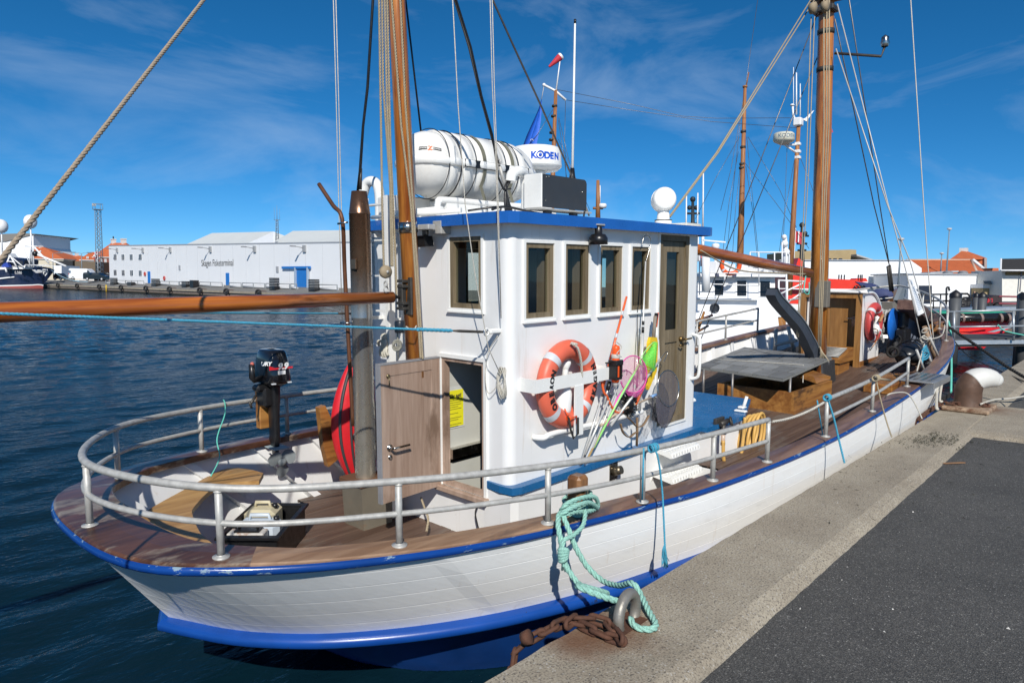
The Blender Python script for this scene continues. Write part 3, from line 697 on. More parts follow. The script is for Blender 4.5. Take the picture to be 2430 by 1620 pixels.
wall(WH, (XA, YS, ZB), Y_, Z_, -X_, YP-YS, ZT-ZB, holes_a, 0.05, RC)
wall(WH, (XF, YS, ZB), Y_, Z_, X_, YP-YS, ZT-ZB, [(0.2, 1.8, 0.7, 2.3), (0.95, 1.8, 1.45, 2.3)], 0.05, RC)
def qcyl(cx_, cy_, a0, a1):
    rows = [[(cx_+RC*math.cos(a0+(a1-a0)*i/8), cy_+RC*math.sin(a0+(a1-a0)*i/8), z) for z in (ZB, ZT)] for i in range(9)]
    WH.grid(rows)
qcyl(XA+RC, YS+RC, math.pi, 1.5*math.pi); qcyl(XF-RC, YS+RC, 1.5*math.pi, 2*math.pi)
house = part('wheelhouse', WH, WHITE, boat)
part('wheelhouse_lining', MBd().box((XA+0.08, YP-0.09, 1.83), (XF-0.08, YP-0.06, 1.97)).box((XA+0.06, YS+0.06, 1.93), (XF-0.06, YP-0.06, 1.96)).box((XA+0.06, YS+0.06, 0.98), (XF-0.06, YP-0.06, 1.01)), plain('cabin_headlining', (0.10, 0.095, 0.085), 0.7), house)
mb = MBd()
for a, b in sw: mb.box((b-0.03, YS+0.085, 1.02), (b+0.05, YS+0.14, 1.9))
part('cabin_post', mb, BROWNP, house)
# windows: white rim, weathered wood frame, glass
def window(o_, ud, nd, u0, u1, v0, v1, name='window'):
    w_ = part(name, frame(MBd(), o_, ud, Z_, nd, u0, v0, u1, v1, 0.036, -0.045, 0.004), GREYW, boat)
    part('rim', frame(MBd(), o_, ud, Z_, nd, u0-0.022, v0-0.022, u1+0.022, v1+0.022, 0.022, 0.0, 0.016), WHITE2, w_)
    part('pane', slab(MBd(), o_, ud, Z_, nd, u0+0.036, v0+0.036, u1-0.036, v1-0.036, -0.032, -0.026), GLASS, w_)
    part('sill', slab(MBd(), o_, ud, Z_, nd, u0-0.025, v0-0.035, u1+0.025, v0-0.022, 0.0, 0.03), WHITE2, w_)
for a, b in sw: window((XA, YS, 0), X_, -Y_, a-XA, b-XA, 1.27, 1.825)
for a, b in sw: window((XA, YP, 0), X_, Y_, a-XA, b-XA, 1.27, 1.825)
for y_ in (3.65, 4.40): window((XF, 0, 0), Y_, X_, y_, y_+0.5, ZB+1.8, ZB+2.3)
window((XA, YS, 0), Y_, -X_, AW[0]-YS, AW[1]-YS, AW[2], AW[3])
# starboard door, closed
d0, d1, e0, e1 = 5.595, 6.125, 0.15, 1.945
dr = part('side_door', frame(MBd(), (0, YS, 0), X_, Z_, -Y_, d0, e0, d1, e1, 0.055, -0.045, 0.006), GREYW, boat)
mb = frame(MBd(), (0, YS, 0), X_, Z_, -Y_, d0+0.06, e0+0.055, d1-0.055, e1-0.06, 0.095, -0.04, -0.012)
slab(mb, (0, YS, 0), X_, Z_, -Y_, d0+0.155, 0.93, d1-0.15, 1.05, -0.04, -0.0121); part('door_leaf', mb, GREYW, dr)
mb = MBd()
for k in range(3):
    w3 = (d1-0.15-d0-0.155)/3; slab(mb, (0, YS, 0), X_, Z_, -Y_, d0+0.155+k*w3+0.002, e0+0.15, d0+0.155+(k+1)*w3-0.002, 0.93, -0.036, -0.026)
part('door_panel', mb, GREYW, dr)
part('door_window', slab(MBd(), (0, YS, 0), X_, Z_, -Y_, d0+0.155, 1.05, d1-0.15, e1-0.155, -0.035, -0.028), GLASS, dr)
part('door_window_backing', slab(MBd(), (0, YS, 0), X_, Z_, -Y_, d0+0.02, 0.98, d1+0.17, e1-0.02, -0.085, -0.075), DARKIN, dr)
mb = MBd().lathe((d1-0.10, YS-0.012+0.024, 0.95), -Y_, [(0, 0.03), (0.024, 0.03), (0.024, 0.0)], 12); mb.tube([(d1-0.10, YS-0.03, 0.95), (d1-0.10, YS-0.055, 0.95), (d1-0.0, YS-0.06, 0.955)], 0.009, 8); mb.tube([(d1-0.16, YS-0.02, 0.895), (d1-0.12, YS-0.035, 0.885), (d1-0.095, YS-0.03, 0.90)], 0.008, 8)
part('door_handle', mb, plain('old_brass', (0.20, 0.13, 0.05), 0.4, 0.9), dr)
part('door_trim', frame(MBd(), (0, YS, 0), X_, Z_, -Y_, d0-0.02, e0-0.025, d1+0.02, e1+0.02, 0.02, 0.0, 0.014), WHITE2, dr)
# white grab handle on the forward corner
mb = MBd().tube(curve([(6.245, YS-0.0, 0.98), (6.25, YS-0.075, 0.95), (6.25, YS-0.085, 0.80), (6.25, YS-0.085, 0.66), (6.25, YS-0.07, 0.56), (6.245, YS, 0.53)], 6), 0.0165, 10); part('grab_handle', mb, WHITE2, boat)
# roof with blue fascia
ro = 0.085
roof_poly = [(XA-ro, YS-ro+0.10), (XA-ro+0.02, YS-ro+0.03), (XA-ro+0.10, YS-ro), (XF+0.0, YS-ro), (XF+0.09, YS-ro+0.03), (XF+0.14, YS-ro+0.12), (XF+0.14, YP+ro-0.1), (XF+0.05, YP+ro), (XA-ro, YP+ro)]
part('roof', MBd().prism([(x, y, ZT-0.01) for x, y in roof_poly], (0, 0, 0.058)), WHITE, boat)
mb = MBd(); n_ = len(roof_poly); cxm, cym = sum(p[0] for p in roof_poly)/n_, sum(p[1] for p in roof_poly)/n_
outp = [(x+(0.012 if x > cxm else -0.012), y+(0.012 if y > cym else -0.012)) for x, y in roof_poly]
for i in range(n_):
    a, b, c, d = roof_poly[i], roof_poly[(i+1) % n_], outp[(i+1) % n_], outp[i]
    mb.prism([(*a, ZT-0.03), (*b, ZT-0.03), (*c, ZT-0.03), (*d, ZT-0.03)], (0, 0, 0.082))
part('roof_fascia', mb, BLUE, boat)
# casing the wheelhouse stands on: blue ledge, white sides, step plates
cl = [(XA+0.08+0.0, YS-0.03), (XA+0.08, YS+0.0), (8.1, 3.66), (7.15, 3.30), (6.35, 3.36)]
cas = part('engine_casing', MBd().prism([(6.33, 3.40, -0.45), (7.12, 3.34, -0.45), (8.02, 3.72, -0.45), (8.02, 4.85, -0.45), (6.33, 4.85, -0.45)], (0, 0, 0.44)), WHITE, boat)
part('casing_top', MBd().prism([(6.33, 3.30, -0.012), (7.17, 3.295, -0.012), (8.10, 3.66, -0.012), (8.10, 4.9, -0.012), (6.33, 4.9, -0.012)], (0, 0, 0.05)), CASING, cas)
def vent(name, p, q): return part(name, MBd().cyl(p, q, 0.024, 0.02, 10), WHITE2, cas)
p = at(1757, 977, Z=0.04); part('deck_cleat', MBd().box((p.x-0.03, p.y-0.07, 0.036), (p.x+0.04, p.y+0.07, 0.062), 0.02).cyl((p.x, p.y, 0.03), (p.x, p.y, 0.05), 0.02), WHITE2, cas)
p = at(1754, 970, Z=0.04); part('breather', MBd().cyl((p.x+.05, p.y-.02, 0.03), (p.x+0.08, p.y-.05, 0.18), 0.022, 0.018, 10).box((p.x+.0, p.y-0.05, 0.036), (p.x+0.10, p.y+0.03, 0.07), 0.015), WHITE2, cas)
part('hatch_box', MBd().box((6.42, 3.86, 0.038), (7.0, 4.5, 0.12), 0.01), WHITE2, cas); part('hatch_lid', MBd().box((6.38, 3.82, 0.122), (7.06, 4.56, 0.175), 0.02), WHITE2, cas)
part('hatch_knob', MBd().lathe((6.62, 3.98, 0.17), Z_, [(0.05, 0), (0.05, 0.03), (0.03, 0.04), (0, 0.04)], 14), WHITE2, cas)
# blue ledge along the wheelhouse foot
led = [(XA-0.012, 3.70), (XA-0.035, 3.52), (XA-0.02, YS-0.05), (XA+0.06, YS-0.075), (6.33, YS-0.075), (6.33, YS+0.0), (XA+RC, YS+0.0), (XA+0.01, YS+RC), (XA+0.001, 3.70)]
part('blue_ledge', MBd().prism([(x, y, -0.018) for x, y in led], (0, 0, 0.055)), CASING, boat)
mb = MBd().prism([(XA-0.01, 3.70, -0.03), (XA-0.02, YS-0.03, -0.03), (XA+0.05, YS-0.05, -0.03), (6.33, YS-0.05, -0.03), (6.33, YS, -0.03), (XA+RC, YS, -0.03), (XA+0.003, YS+RC, -0.03), (XA+0.003, 3.70, -0.03)], (0, 0, -0.49)); part('house_base', mb, WHITE, boat)
def step_plate(p, w, dp):
    x, y, z = p
    mb = MBd().prism([(x, y, z), (x, y-dp, z-0.01), (x, y-dp-0.02, z-0.055), (x, y-dp, z-0.06), (x, y-0.02, z-0.03), (x, y, z-0.08)], (w, 0, 0))
    s_ = part('step_plate', mb, WHITE2, boat)
    mb = MBd()
    for i in range(int(w/0.05)):
        for j in range(3): mb.box((x+0.015+i*0.05, y-dp+0.02+j*0.05, z-0.006), (x+0.04+i*0.05, y-dp+0.045+j*0.05, z+0.004))
        mb.box((x+0.015+i*0.05, y-dp-0.018, z-0.045), (x+0.04+i*0.05, y-dp-0.008, z-0.02))
    part('tread_pattern', mb, WHITE2, s_)['kind'] = 'stuff'
p = at(1556, 1066, Y=YS-0.05); q = at(1545, 1122, Y=YS-0.05); step_plate(p, 0.52, 0.16); step_plate(q, 0.55, 0.22)
# scuttle on the casing side (pixel 1455,1118)
p = at(1455, 1118, Y=YS-0.05); mb = MBd().box((p.x-0.06, YS-0.058, p.z-0.075), (p.x+0.06, YS-0.05, p.z+0.075), 0.003); s_ = part('deck_socket', mb, STEEL, boat)
part('socket_cap', MBd().cyl((p.x, YS-0.055, p.z), (p.x+0.01, YS-0.13, p.z+0.03), 0.04, 0.036, 14), plain('bronze_cap', (0.16, 0.13, 0.09), 0.4, 0.8), s_)
# aft doorway: jambs, sill, lintel, open door leaf
fr = frame(MBd(), (XA, 0, 0), Y_, Z_, -X_, AD[0], AD[2], AD[1], AD[3], 0.03, -0.05, 0.006)
dw = part('aft_doorway', fr, DOORW, boat)
part('door_trim', frame(MBd(), (XA, 0, 0), Y_, Z_, -X_, AD[0]-0.03, AD[2]-0.03, AD[1]+0.03, AD[3]+0.03, 0.03, 0.0, 0.02), WHITE2, dw)
part('sill_board', MBd().box((XA-0.06, AD[0]-0.05, AD[2]-0.045), (XA+0.02, AD[1]+0.05, AD[2]+0.0), 0.006), DOORW, dw)
part('wall_foot', MBd().box((XA-0.02, YS+0.1, -0.515), (XA-0.001, YP, -0.47)), plain('dark_foot_board', (0.05, 0.025, 0.015), 0.6), boat)
h0 = Vector((XA-0.025, AD[1]+0.02, -0.115)); fe = Vector((2.985, 4.185, -0.115)); ud = (fe-h0).normalized(); nd = Vector((ud.y, -ud.x, 0)).normalized()
if nd.y > 0: nd = -nd
DW, DH = (fe-h0).length, 1.045
leaf = part('aft_door', frame(MBd(), h0, ud, Z_, nd, 0, 0, DW, DH, 0.085, -0.02, 0.016), DOORW, boat, 'brown bleached door standing open')
mb = MBd(); nb = 4; bw = (DW-0.17)/nb
for k in range(nb): slab(mb, h0, ud, Z_, nd, 0.085+k*bw+0.0008, 0.085, 0.085+(k+1)*bw-0.0008, DH-0.085, -0.015, 0.0115)
part('door_board', mb, DOORW, leaf)
part('edge_strip', slab(MBd(), h0, ud, Z_, nd, DW+0.0005, 0.0, DW+0.014, DH, -0.024, 0.02).prism([h0+ud*(-0.0)+Z_*(DH+0.0005)+nd*-0.024, h0+ud*(DW+0.014)+Z_*(DH+0.0005)+nd*-0.024, h0+ud*(DW+0.014)+Z_*(DH+0.0005)+nd*0.02, h0+Z_*(DH+0.0005)+nd*0.02], (0, 0, 0.012)), plain('grey_edge_strip', (0.25, 0.25, 0.26), 0.5), leaf)
hb = h0+ud*(DW-0.07)+Z_*0.42+nd*0.017
mb = MBd().lathe(hb, nd, [(0.026, 0), (0.026, 0.008), (0.011, 0.010), (0.010, 0.045)], 14); mb.tube([hb+nd*0.045, hb+nd*0.05-ud*0.02, hb+nd*0.05-ud*0.155], 0.0095, 10); part('lever_handle', mb, STEEL, leaf)
part('lock_cylinder', MBd().lathe(h0+ud*(DW-0.075)+Z_*0.345+nd*0.016, nd, [(0.019, 0), (0.019, 0.006), (0, 0.007)], 14), STEEL, leaf)
q = h0+ud*(DW-0.07)+Z_*0.96+nd*0.016; mb = MBd().lathe(q, nd, [(0.017, 0), (0.017, 0.006), (0.006, 0.01), (0, 0.012)], 12); mb.tube([q+nd*0.012, q+nd*0.014-Z_*0.05, q+nd*0.012-Z_*0.075, q-ud*0.012+nd*0.012-Z_*0.075], 0.004, 6); part('cabin_hook', mb, plain('old_brass2', (0.2, 0.16, 0.09), 0.4, 0.8), leaf)
for zz in (0.15, 0.88): part('hinge', MBd().cyl(h0+ud*-0.004+Z_*zz+nd*0.0, h0+ud*-0.004+Z_*(zz+0.09), 0.009, n=8), STEEL, leaf)
# inside the doorway: cream lining board, steel sill, dark below
mb = MBd().box((XA+0.06, AD[1]+0.0, 0.18), (5.3, AD[1]+0.03, 0.98)); ins = part('companion_lining', mb, LINING, boat)
part('steel_edge', MBd().box((XA+0.05, AD[1]-0.06, 0.10), (5.3, AD[1]-0.0, 0.18)), STEEL, ins)
part('lower_lining', MBd().box((XA+0.06, AD[1]-0.03, -0.5), (4.02, AD[1]+0.02, 0.05)), LINING, ins)
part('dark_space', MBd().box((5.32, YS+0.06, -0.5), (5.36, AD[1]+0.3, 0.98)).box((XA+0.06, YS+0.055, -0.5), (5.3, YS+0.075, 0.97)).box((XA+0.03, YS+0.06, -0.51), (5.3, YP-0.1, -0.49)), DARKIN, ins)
# ---- masts, booms, rigging
def up_to(u, v, Y): return at(u, v, Y=Y)
m0, m1 = Vector((3.434, YC, 0.35)), Vector((3.292, YC, 3.601)); m2 = m1+(m1-m0)*1.0
aft = part('aft_mast', MBd().tube([m0, m1, m2], lambda t: 0.070-0.012*t, 20), MAST, boat)
mp_ = lambda z: m0+(m1-m0)*((z-m0.z)/(m1.z-m0.z))
part('mast_band', MBd().cyl(mp_(1.91), mp_(1.99), 0.0745, n=20), STEEL, aft)
part('mast_clamp', MBd().box((3.40, YC-0.20, 1.93), (3.47, YC-0.07, 1.97), 0.004).box((3.50, YC-0.23, 1.90), (3.60, YC-0.13, 2.0), 0.004), GALV, aft)
f0, f1 = Vector((12.06, YC, -0.15)), Vector((11.734, YC, 5.834)); f2 = f1+(f1-f0)*0.5
fore = part('fore_mast', MBd().tube([f0, f0.lerp(f1, .5), f1, f2], lambda t: 0.150-0.055*t, 20), MAST, boat)
fp_ = lambda z: f0+(f1-f0)*((z-f0.z)/(f1.z-f0.z))
for z in (5.32, 4.75): part('mast_band', MBd().cyl(fp_(z), fp_(z+0.07), 0.128, n=20), IRON, fore)
part('mast_head_irons', MBd().box((fp_(5.7).x-0.2, YC-0.17, 5.62), (fp_(5.7).x+0.05, YC+0.17, 5.70), 0.01).box((fp_(5.9).x-0.16, YC-0.24, 5.80), (fp_(5.9).x+0.1, YC+0.2, 5.9), 0.01), IRON, fore)
a = fp_(5.02)+Vector((0.05, -0.12, 0)); mb = MBd().tube([a, a+Vector((0.25, -0.62, -0.12)), a+Vector((0.26, -0.66, 0.02))], 0.022, 8); s_ = part('light_arm', mb, IRON, fore)
part('mast_light', MBd().lathe(a+Vector((0.26, -0.66, 0.02)), Z_, [(0.05, 0.0), (0.07, 0.05), (0.055, 0.1), (0.055, 0.14), (0.0, 0.18)], 12), STEEL, s_)
part('boom_saddle', MBd().box((11.84, YC-0.19, 0.98), (11.98, YC+0.02, 1.42), 0.01), plain('grey_board', (0.16, 0.145, 0.12), 0.7), fore)
b0, b1 = Vector((3.20, YC, 1.42)), Vector((-1.2, YC+0.02, 1.42))
bm = part('aft_boom', MBd().tube([b0, b0.lerp(b1, .3), b0.lerp(b1, .6), b1], lambda t: 0.043+0.010*math.sin(t*2.6), 18), BOOM, boat)
part('boom_end_band', MBd().cyl(b0+X_*0.006, b0-X_*0.03, 0.0425, n=18), IRON, bm)
mb = MBd().cyl(b0, b0+X_*0.07, 0.012).box((3.275, YC-0.03, 1.34), (3.315, YC+0.03, 1.52), 0.006)
for z in (1.32, 1.36, 1.49, 1.53): mb.box((3.27, YC-0.045, z), (3.35, YC+0.045, z+0.022), 0.003)
mb.box((3.325, YC-0.075, 1.28), (3.345, YC+0.02, 1.57), 0.004); part('gooseneck', mb, IRON, bm)
g0, g1 = at(1919, 648, Y=YC), at(1660, 593, Y=YC); fb = part('fore_boom', MBd().tube([g0, g0.lerp(g1, .5), g1, g1+(g1-g0)*0.05], lambda t: 0.082-0.02*t, 16), BOOM, boat)
# exhaust stack
e0 = Vector((3.20, 4.70, -0.06)); 
def exh_mat():
    m, nt, b = nodes_of('heat_tinted_steel'); t = N(nt, 'ShaderNodeTexCoord'); sp = N(nt, 'ShaderNodeSeparateXYZ'); nt.links.new(t.outputs['Object'], sp.inputs[0])
    ad = N(nt, 'ShaderNodeMath', operation='MULTIPLY_ADD'); nt.links.new(noise_of(nt, 5, 6), ad.inputs[0]); ad.inputs[1].default_value = 0.5; nt.links.new(sp.outputs[2], ad.inputs[2])
    c = ramp(nt, rng(nt, ad.outputs[0], 0.9, 3.5), [(0.0, (0.52, 0.48, 0.39)), (0.36, (0.50, 0.47, 0.41)), (0.58, (0.36, 0.37, 0.37)), (0.74, (0.20, 0.13, 0.085)), (1.0, (0.17, 0.085, 0.05))])
    S(b, nt, 'Base Color', c); S(b, nt, 'Metallic', 0.75); S(b, nt, 'Roughness', rng(nt, noise_of(nt, 16, 4), 0.3, 0.7, 0.2, 0.36)); return m
EXH = exh_mat()
ex = part('exhaust_stack', MBd().lathe(e0, Z_, [(0.082, 0), (0.083, 1.3), (0.0845, 1.302), (0.083, 1.31), (0.083, 2.12), (0.086, 2.122), (0.083, 2.13), (0.060, 2.30), (0.058, 2.30), (0.05, 2.05), (0, 2.05)], 28), EXH, boat)
part('inspection_plate', MBd().box((3.105, 4.635, 1.63), (3.125, 4.70, 1.71), 0.004), EXH, ex)
part('foot_plate', MBd().box((3.05, 4.55, -0.10), (3.36, 4.86, -0.06), 0.004), plain('rusty_plate', (0.17, 0.085, 0.045), 0.7, 0.3), ex)
part('stack_trunk', MBd().prism([(3.06, 4.56, -0.10), (3.34, 4.56, -0.10), (3.34, 4.84, -0.10), (3.06, 4.84, -0.10)], (0.04, 0.03, -0.40)), plain('dirty_shaded_cream', (0.17, 0.15, 0.115), 0.6, dirt=((0.2, 0.13, 0.08), 0.4, 6)), ex)  # cream trunk: colour darkened to stand for shade, brown dirt patches over it
q = [at(757, 437, X=3.15), at(790, 487, X=3.15), at(812, 520, X=3.15), at(818, 640, X=3.2), at(828, 830, X=3.2), at(838, 1010, X=3.2)]
part('drain_pipe', MBd().tube(curve(q, 5), 0.017, 10), plain('brown_rusty_pipe', (0.15, 0.062, 0.03), 0.5, 0.4, var=0.3), ex)
part('stack_bracket', MBd().cyl((3.14, 4.78, 2.0), (3.10, 4.86, 1.99), 0.008).cyl((3.14, 4.78, 1.2), (3.10, 4.86, 1.2), 0.008), STEEL, ex)
# ladder and gooseneck vents on the aft wall
lx = 3.42; lad = part('ladder', MBd().box((lx-0.02, 4.955, -0.45), (lx+0.045, 4.995, 2.22)).box((lx-0.02, 4.615, -0.45), (lx+0.045, 4.655, 2.22)), WHITE2, boat)
for i in range(9):
    z = 2.15-0.29*i; part('rung', MBd().prism([(lx-0.015, 4.655, z), (lx+0.05, 4.655, z), (lx+0.05, 4.655, z+0.012), (lx-0.015, 4.655, z+0.012)], (0, 0.30, 0)).prism([(lx, 4.925, z), (lx, 4.955, z), (lx, 4.955, z-0.05)], (0.02, 0, 0)).prism([(lx, 4.685, z), (lx, 4.655, z-0.05), (lx, 4.655, z)], (0.02, 0, 0)), WHITE2, lad)
for z in (0.3, 1.2, 1.9):
    for y_ in (4.62, 4.96): part('ladder_bracket', MBd().box((lx+0.045, y_, z), (XA, y_+.03, z+0.03)), WHITE2, lad)
vp = at(888, 470, X=3.75); part('vent_pipe', MBd().tube(curve([(3.75, vp.y-0.08, 2.02), (3.75, vp.y-0.08, 2.30), (3.74, vp.y-0.03, 2.40), (3.72, vp.y+0.06, 2.40), (3.70, vp.y+0.10, 2.30)], 6), 0.045, 12), WHITE2, boat)
part('vent_louvre', MBd().box((3.62, 4.80, 2.03), (4.2, 5.05, 2.25), 0.01), plain('shaded_white_box', (0.72, 0.72, 0.70), 0.5), boat)
# wall lamps
def flood(name, p, d, w):
    p = Vector(p); d = Vector(d); s_ = d.cross(Z_)
    L = part(name, MBd().prism([p+d*0.03+s_*w-Z_*0.05, p+d*0.03-s_*w-Z_*0.05, p+d*0.03-s_*(w*0.8)+Z_*0.03, p+d*0.03+s_*(w*0.8)+Z_*0.03], d*0.09), BLACK, boat)
    part('lamp_glass', MBd().prism([p+d*0.035+s_*(w*0.85)-Z_*0.052, p+d*0.035-s_*(w*0.85)-Z_*0.052, p+d*0.11-s_*(w*0.85)-Z_*0.052, p+d*0.11+s_*(w*0.85)-Z_*0.052], (0, 0, -0.006)), plain('lamp_lens', (0.35, 0.36, 0.36), 0.15), L)
    part('lamp_bracket', MBd().box(p+d*0.03-Vector((0.03, 0.03, -0.03)), p+d*0.06+Vector((0.03, 0.03, 0.10)), 0.008), BLACK, L); return L
flood('wall_lamp', (XA-0.02, 4.30, 1.86), (-1, 0, 0), 0.085)
p = at(1420, 565, Y=YS-0.09)
L = part('wall_lamp', MBd().lathe((p.x, p.y, p.z-0.05), Z_, [(0, 0), (0.075, 0), (0.075, 0.05), (0.055, 0.08), (0.03, 0.085), (0.03, 0.13), (0.02, 0.15), (0, 0.15)], 14), BLACK, boat)
part('lamp_bracket', MBd().box((p.x-0.04, p.y-0.02, p.z+0.10), (p.x+0.06, YS, p.z+0.112)), GALV, L); part('lamp_cable', MBd().tube(curve([(p.x-0.03, p.y+0.04, p.z+0.08), (p.x-0.10, YS-0.02, p.z+0.12), (p.x-0.09, YS-0.02, p.z+0.22)], 5), 0.008, 6), BLACK, L)
# eye plate with turnbuckle at the after corner
ey = Vector((XA, 3.55, 1.185)); part('eye_plate', MBd().box((XA-0.11, 3.525, 1.17), (XA, 3.575, 1.205), 0.008).torus((XA-0.13, 3.55, 1.185), Y_, 0.025, 0.007, 14, 6), WHITE2, boat)
# rail along the house side (fishing-gear rail)
ra, rb = at(1290, 1037, Y=YS-0.09), at(1528, 975, Y=YS-0.09)
part('gear_rail', MBd().tube(curve([(ra.x-0.02, YS, ra.z-0.01), (ra.x+0.02, YS-0.075, ra.z-0.01), ra+Vector((0.12, 0, 0.01)), ra.lerp(rb, .5), rb-Vector((0.12, 0, 0)), (rb.x-0.02, YS-0.075, rb.z), (rb.x+0.02, YS, rb.z)], 6), 0.0225, 12), WHITE2, boat)
# lifebuoy holder: flat bars
hy = YS-0.155
part('buoy_holder', MBd().box((3.715, hy, 0.735), (4.66, hy+0.012, 0.835)).box((3.7145, hy+0.012, 0.735), (3.7265, YS, 0.835)).box((4.648, hy+0.012, 0.735), (4.66, YS, 0.835)).box((4.17, hy-0.006, 0.34), (4.275, hy+0.006, 0.735)).box((4.17, hy+0.006, 0.33), (4.275, YS, 0.342)), WHITE2, boat)

# ---- on the roof: raft cradle, radar, side-light board, search light, aerials
mb = MBd().tube(curve([(3.72, 4.36, 2.06), (3.72, 4.36, 2.16), (3.80, 4.36, 2.19), (4.4, 4.36, 2.19), (5.1, 4.36, 2.19), (5.16, 4.36, 2.06)], 5), 0.028, 10).tube([(3.70, 4.95, 2.19), (5.1, 4.95, 2.19)], 0.028, 10).tube([(3.62, 4.20, 2.10), (3.62, 5.0, 2.10)], 0.022, 10).tube([(3.6, 3.95, 2.075), (3.6, 5.1, 2.075)], 0.018, 8)
mb.box((3.80, 4.345, 2.04), (5.05, 4.375, 2.17)); mb.box((4.0, 4.40, 2.05), (4.08, 4.95, 2.22)); mb.box((4.75, 4.40, 2.05), (4.83, 4.95, 2.22))
part('raft_cradle', mb, WHITE2, boat)
rc = at(1271, 372, Y=4.95); rr = 0.275
rd = part('radar', MBd().lathe((rc.x, rc.y, rc.z-0.10), Z_, [(0, -0.06), (0.10, -0.055), (0.235, -0.045), (rr, -0.01), (rr+0.004, 0.0), (rr-0.002, 0.03), (rr-0.01, 0.16), (rr-0.03, 0.185), (rr-0.07, 0.195), (0, 0.2)], 36), WHITE2, boat)
part('radar_pole', MBd().cyl((rc.x-0.02, rc.y-0.06, rc.z-0.15), (rc.x-0.02, rc.y-0.06, 2.0), 0.028).lathe((rc.x-0.02, rc.y-0.06, rc.z-0.24), Z_, [(0.03, 0), (0.03, 0.03), (0.075, 0.05), (0.075, 0.085), (0, 0.09)], 16).box((rc.x-0.28, rc.y-0.05, 2.4), (rc.x-0.18, rc.y+0.05, 2.62), 0.01), WHITE2, rd)
# letters wrapped round the radome
vd_ = Vector((-rc.x, -rc.y, 0)).normalized(); tn = Vector((-vd_.y, vd_.x, 0)); 
mb = MBd(); ang = -0.02
def on_drum(t, a0, size):
    m = text_mb(t, size, (0, 0, 0), X_, Y_, 0.001, 0.004)
    vs = []
    for p in m.v:
        a = a0 + p.x/rr; d = vd_*math.cos(a)+tn*math.sin(a); vs.append(Vector((rc.x, rc.y, rc.z-0.055+p.y))+d*(rr-0.003+p.z))
    mb.add(vs, m.f)
ax_ = math.asin((at(1283, 370, Y=4.95)-Vector((rc.x, rc.y, rc.z))).dot(tn)/rr) if True else 0
for ch, da in (('K', 0.0), ('D', 0.50), ('E', 0.75), ('N', 0.96)): on_drum(ch, -0.18+da, 0.095)
a0 = -0.18+0.355; d = vd_*math.cos(a0)+tn*math.sin(a0); cc = Vector((rc.x, rc.y, rc.z-0.02))+d*(rr-0.004)
mb.torus(cc, d, 0.036, 0.0075, 20, 6).lathe(cc-d*0.001, d, [(0.017, 0), (0.017, 0.006), (0, 0.007)], 14)
part('radar_lettering', mb, plain('blue_lettering', (0.01, 0.09, 0.55), 0.4), rd)
# side-light board: pale end plate, dark board
b0_, b1_ = at(1277, 500, Y=3.50), at(1380, 505, Y=3.50)
bz0, bz1 = 2.10, 2.345
sb = part('sidelight_board', MBd().prism([(4.02, 3.50, bz0), (4.56, 3.50, bz0), (4.56, 3.50, bz1-0.03), (4.55, 3.50, bz1-0.01), (4.53, 3.50, bz1), (4.02, 3.50, bz1)], (0, 0.012, 0)), DGREY, boat)
part('end_plate', MBd().box((4.005, 3.50, bz0-0.005), (4.019, 3.68, bz1+0.005), 0.004), WHITE2, sb)
part('board_shelf', MBd().box((4.0, 3.49, bz0-0.018), (4.62, 3.66, bz0-0.006), 0.003), GALV, sb)
part('board_legs', MBd().box((4.10, 3.52, 2.03), (4.15, 3.57, bz0-0.02)).box((4.42, 3.52, 2.03), (4.47, 3.57, bz0-0.02)), DGREY, sb)
part('rivets', MBd().ball((4.06, 3.498, bz1-0.02), 0.006, 8).ball((4.09, 3.498, bz1-0.015), 0.006, 8).ball((4.50, 3.498, bz1-0.10), 0.007, 8).ball((4.05, 3.498, bz0+0.05), 0.005, 8), STEEL, sb)
gp = at(1228, 415, Y=3.72); part('gooseneck_vent', MBd().tube(curve([gp+Vector((-0.08, 0, -0.06)), gp+Vector((-0.06, 0, 0.0)), gp+Vector((0.02, 0, 0.03)), gp+Vector((0.10, 0.02, 0.0)), gp+Vector((0.12, 0.02, -0.12)), gp+Vector((0.12, 0.02, -0.30))], 6), 0.040, 12), WHITE2, boat)
mb = MBd()
for i in range(3): mb.tube(curve([gp+Vector((-0.08, 0.01*i, -0.05)), gp+Vector((-0.13, 0, -0.14+0.02*i)), gp+Vector((-0.10-0.03*i, -0.03, -0.28)), gp+Vector((-0.08, -0.04, -0.38))], 6), 0.010, 6)
part('cable_bundle', mb, BLACK, boat)
sl = at(1575, 474, Y=3.78); vdir = Vector((-0.70, -0.62, 0.1)).normalized()
s_ = part('search_light', MBd().lathe(sl-vdir*0.10, vdir, [(0, 0), (0.105, 0.0), (0.118, 0.02), (0.118, 0.15), (0.110, 0.18), (0.095, 0.195), (0, 0.205)], 26).torus(sl-vdir*0.02, vdir, 0.118, 0.006, 26, 6), WHITE2, boat)
part('light_pedestal', MBd().lathe((sl.x, sl.y, 2.03), Z_, [(0.10, 0), (0.085, 0.06), (0.085, 0.085), (0.065, 0.09), (0.055, 0.2), (0.05, 0.24)], 20), WHITE2, s_)
part('light_flange', MBd().torus((sl.x, sl.y, 2.115), Z_, 0.082, 0.006, 20, 6), BLACK, s_)
part('roof_tray', MBd().box((sl.x+0.06, 3.55, 2.032), (sl.x+0.36, 3.75, 2.085), 0.006), plain('pale_tray', (0.62, 0.60, 0.53), 0.6), boat)
w0, w1 = at(1358, 425, Y=4.2), at(1370, 58, Y=4.2); w1.x, w1.y = w0.x+0.02, w0.y
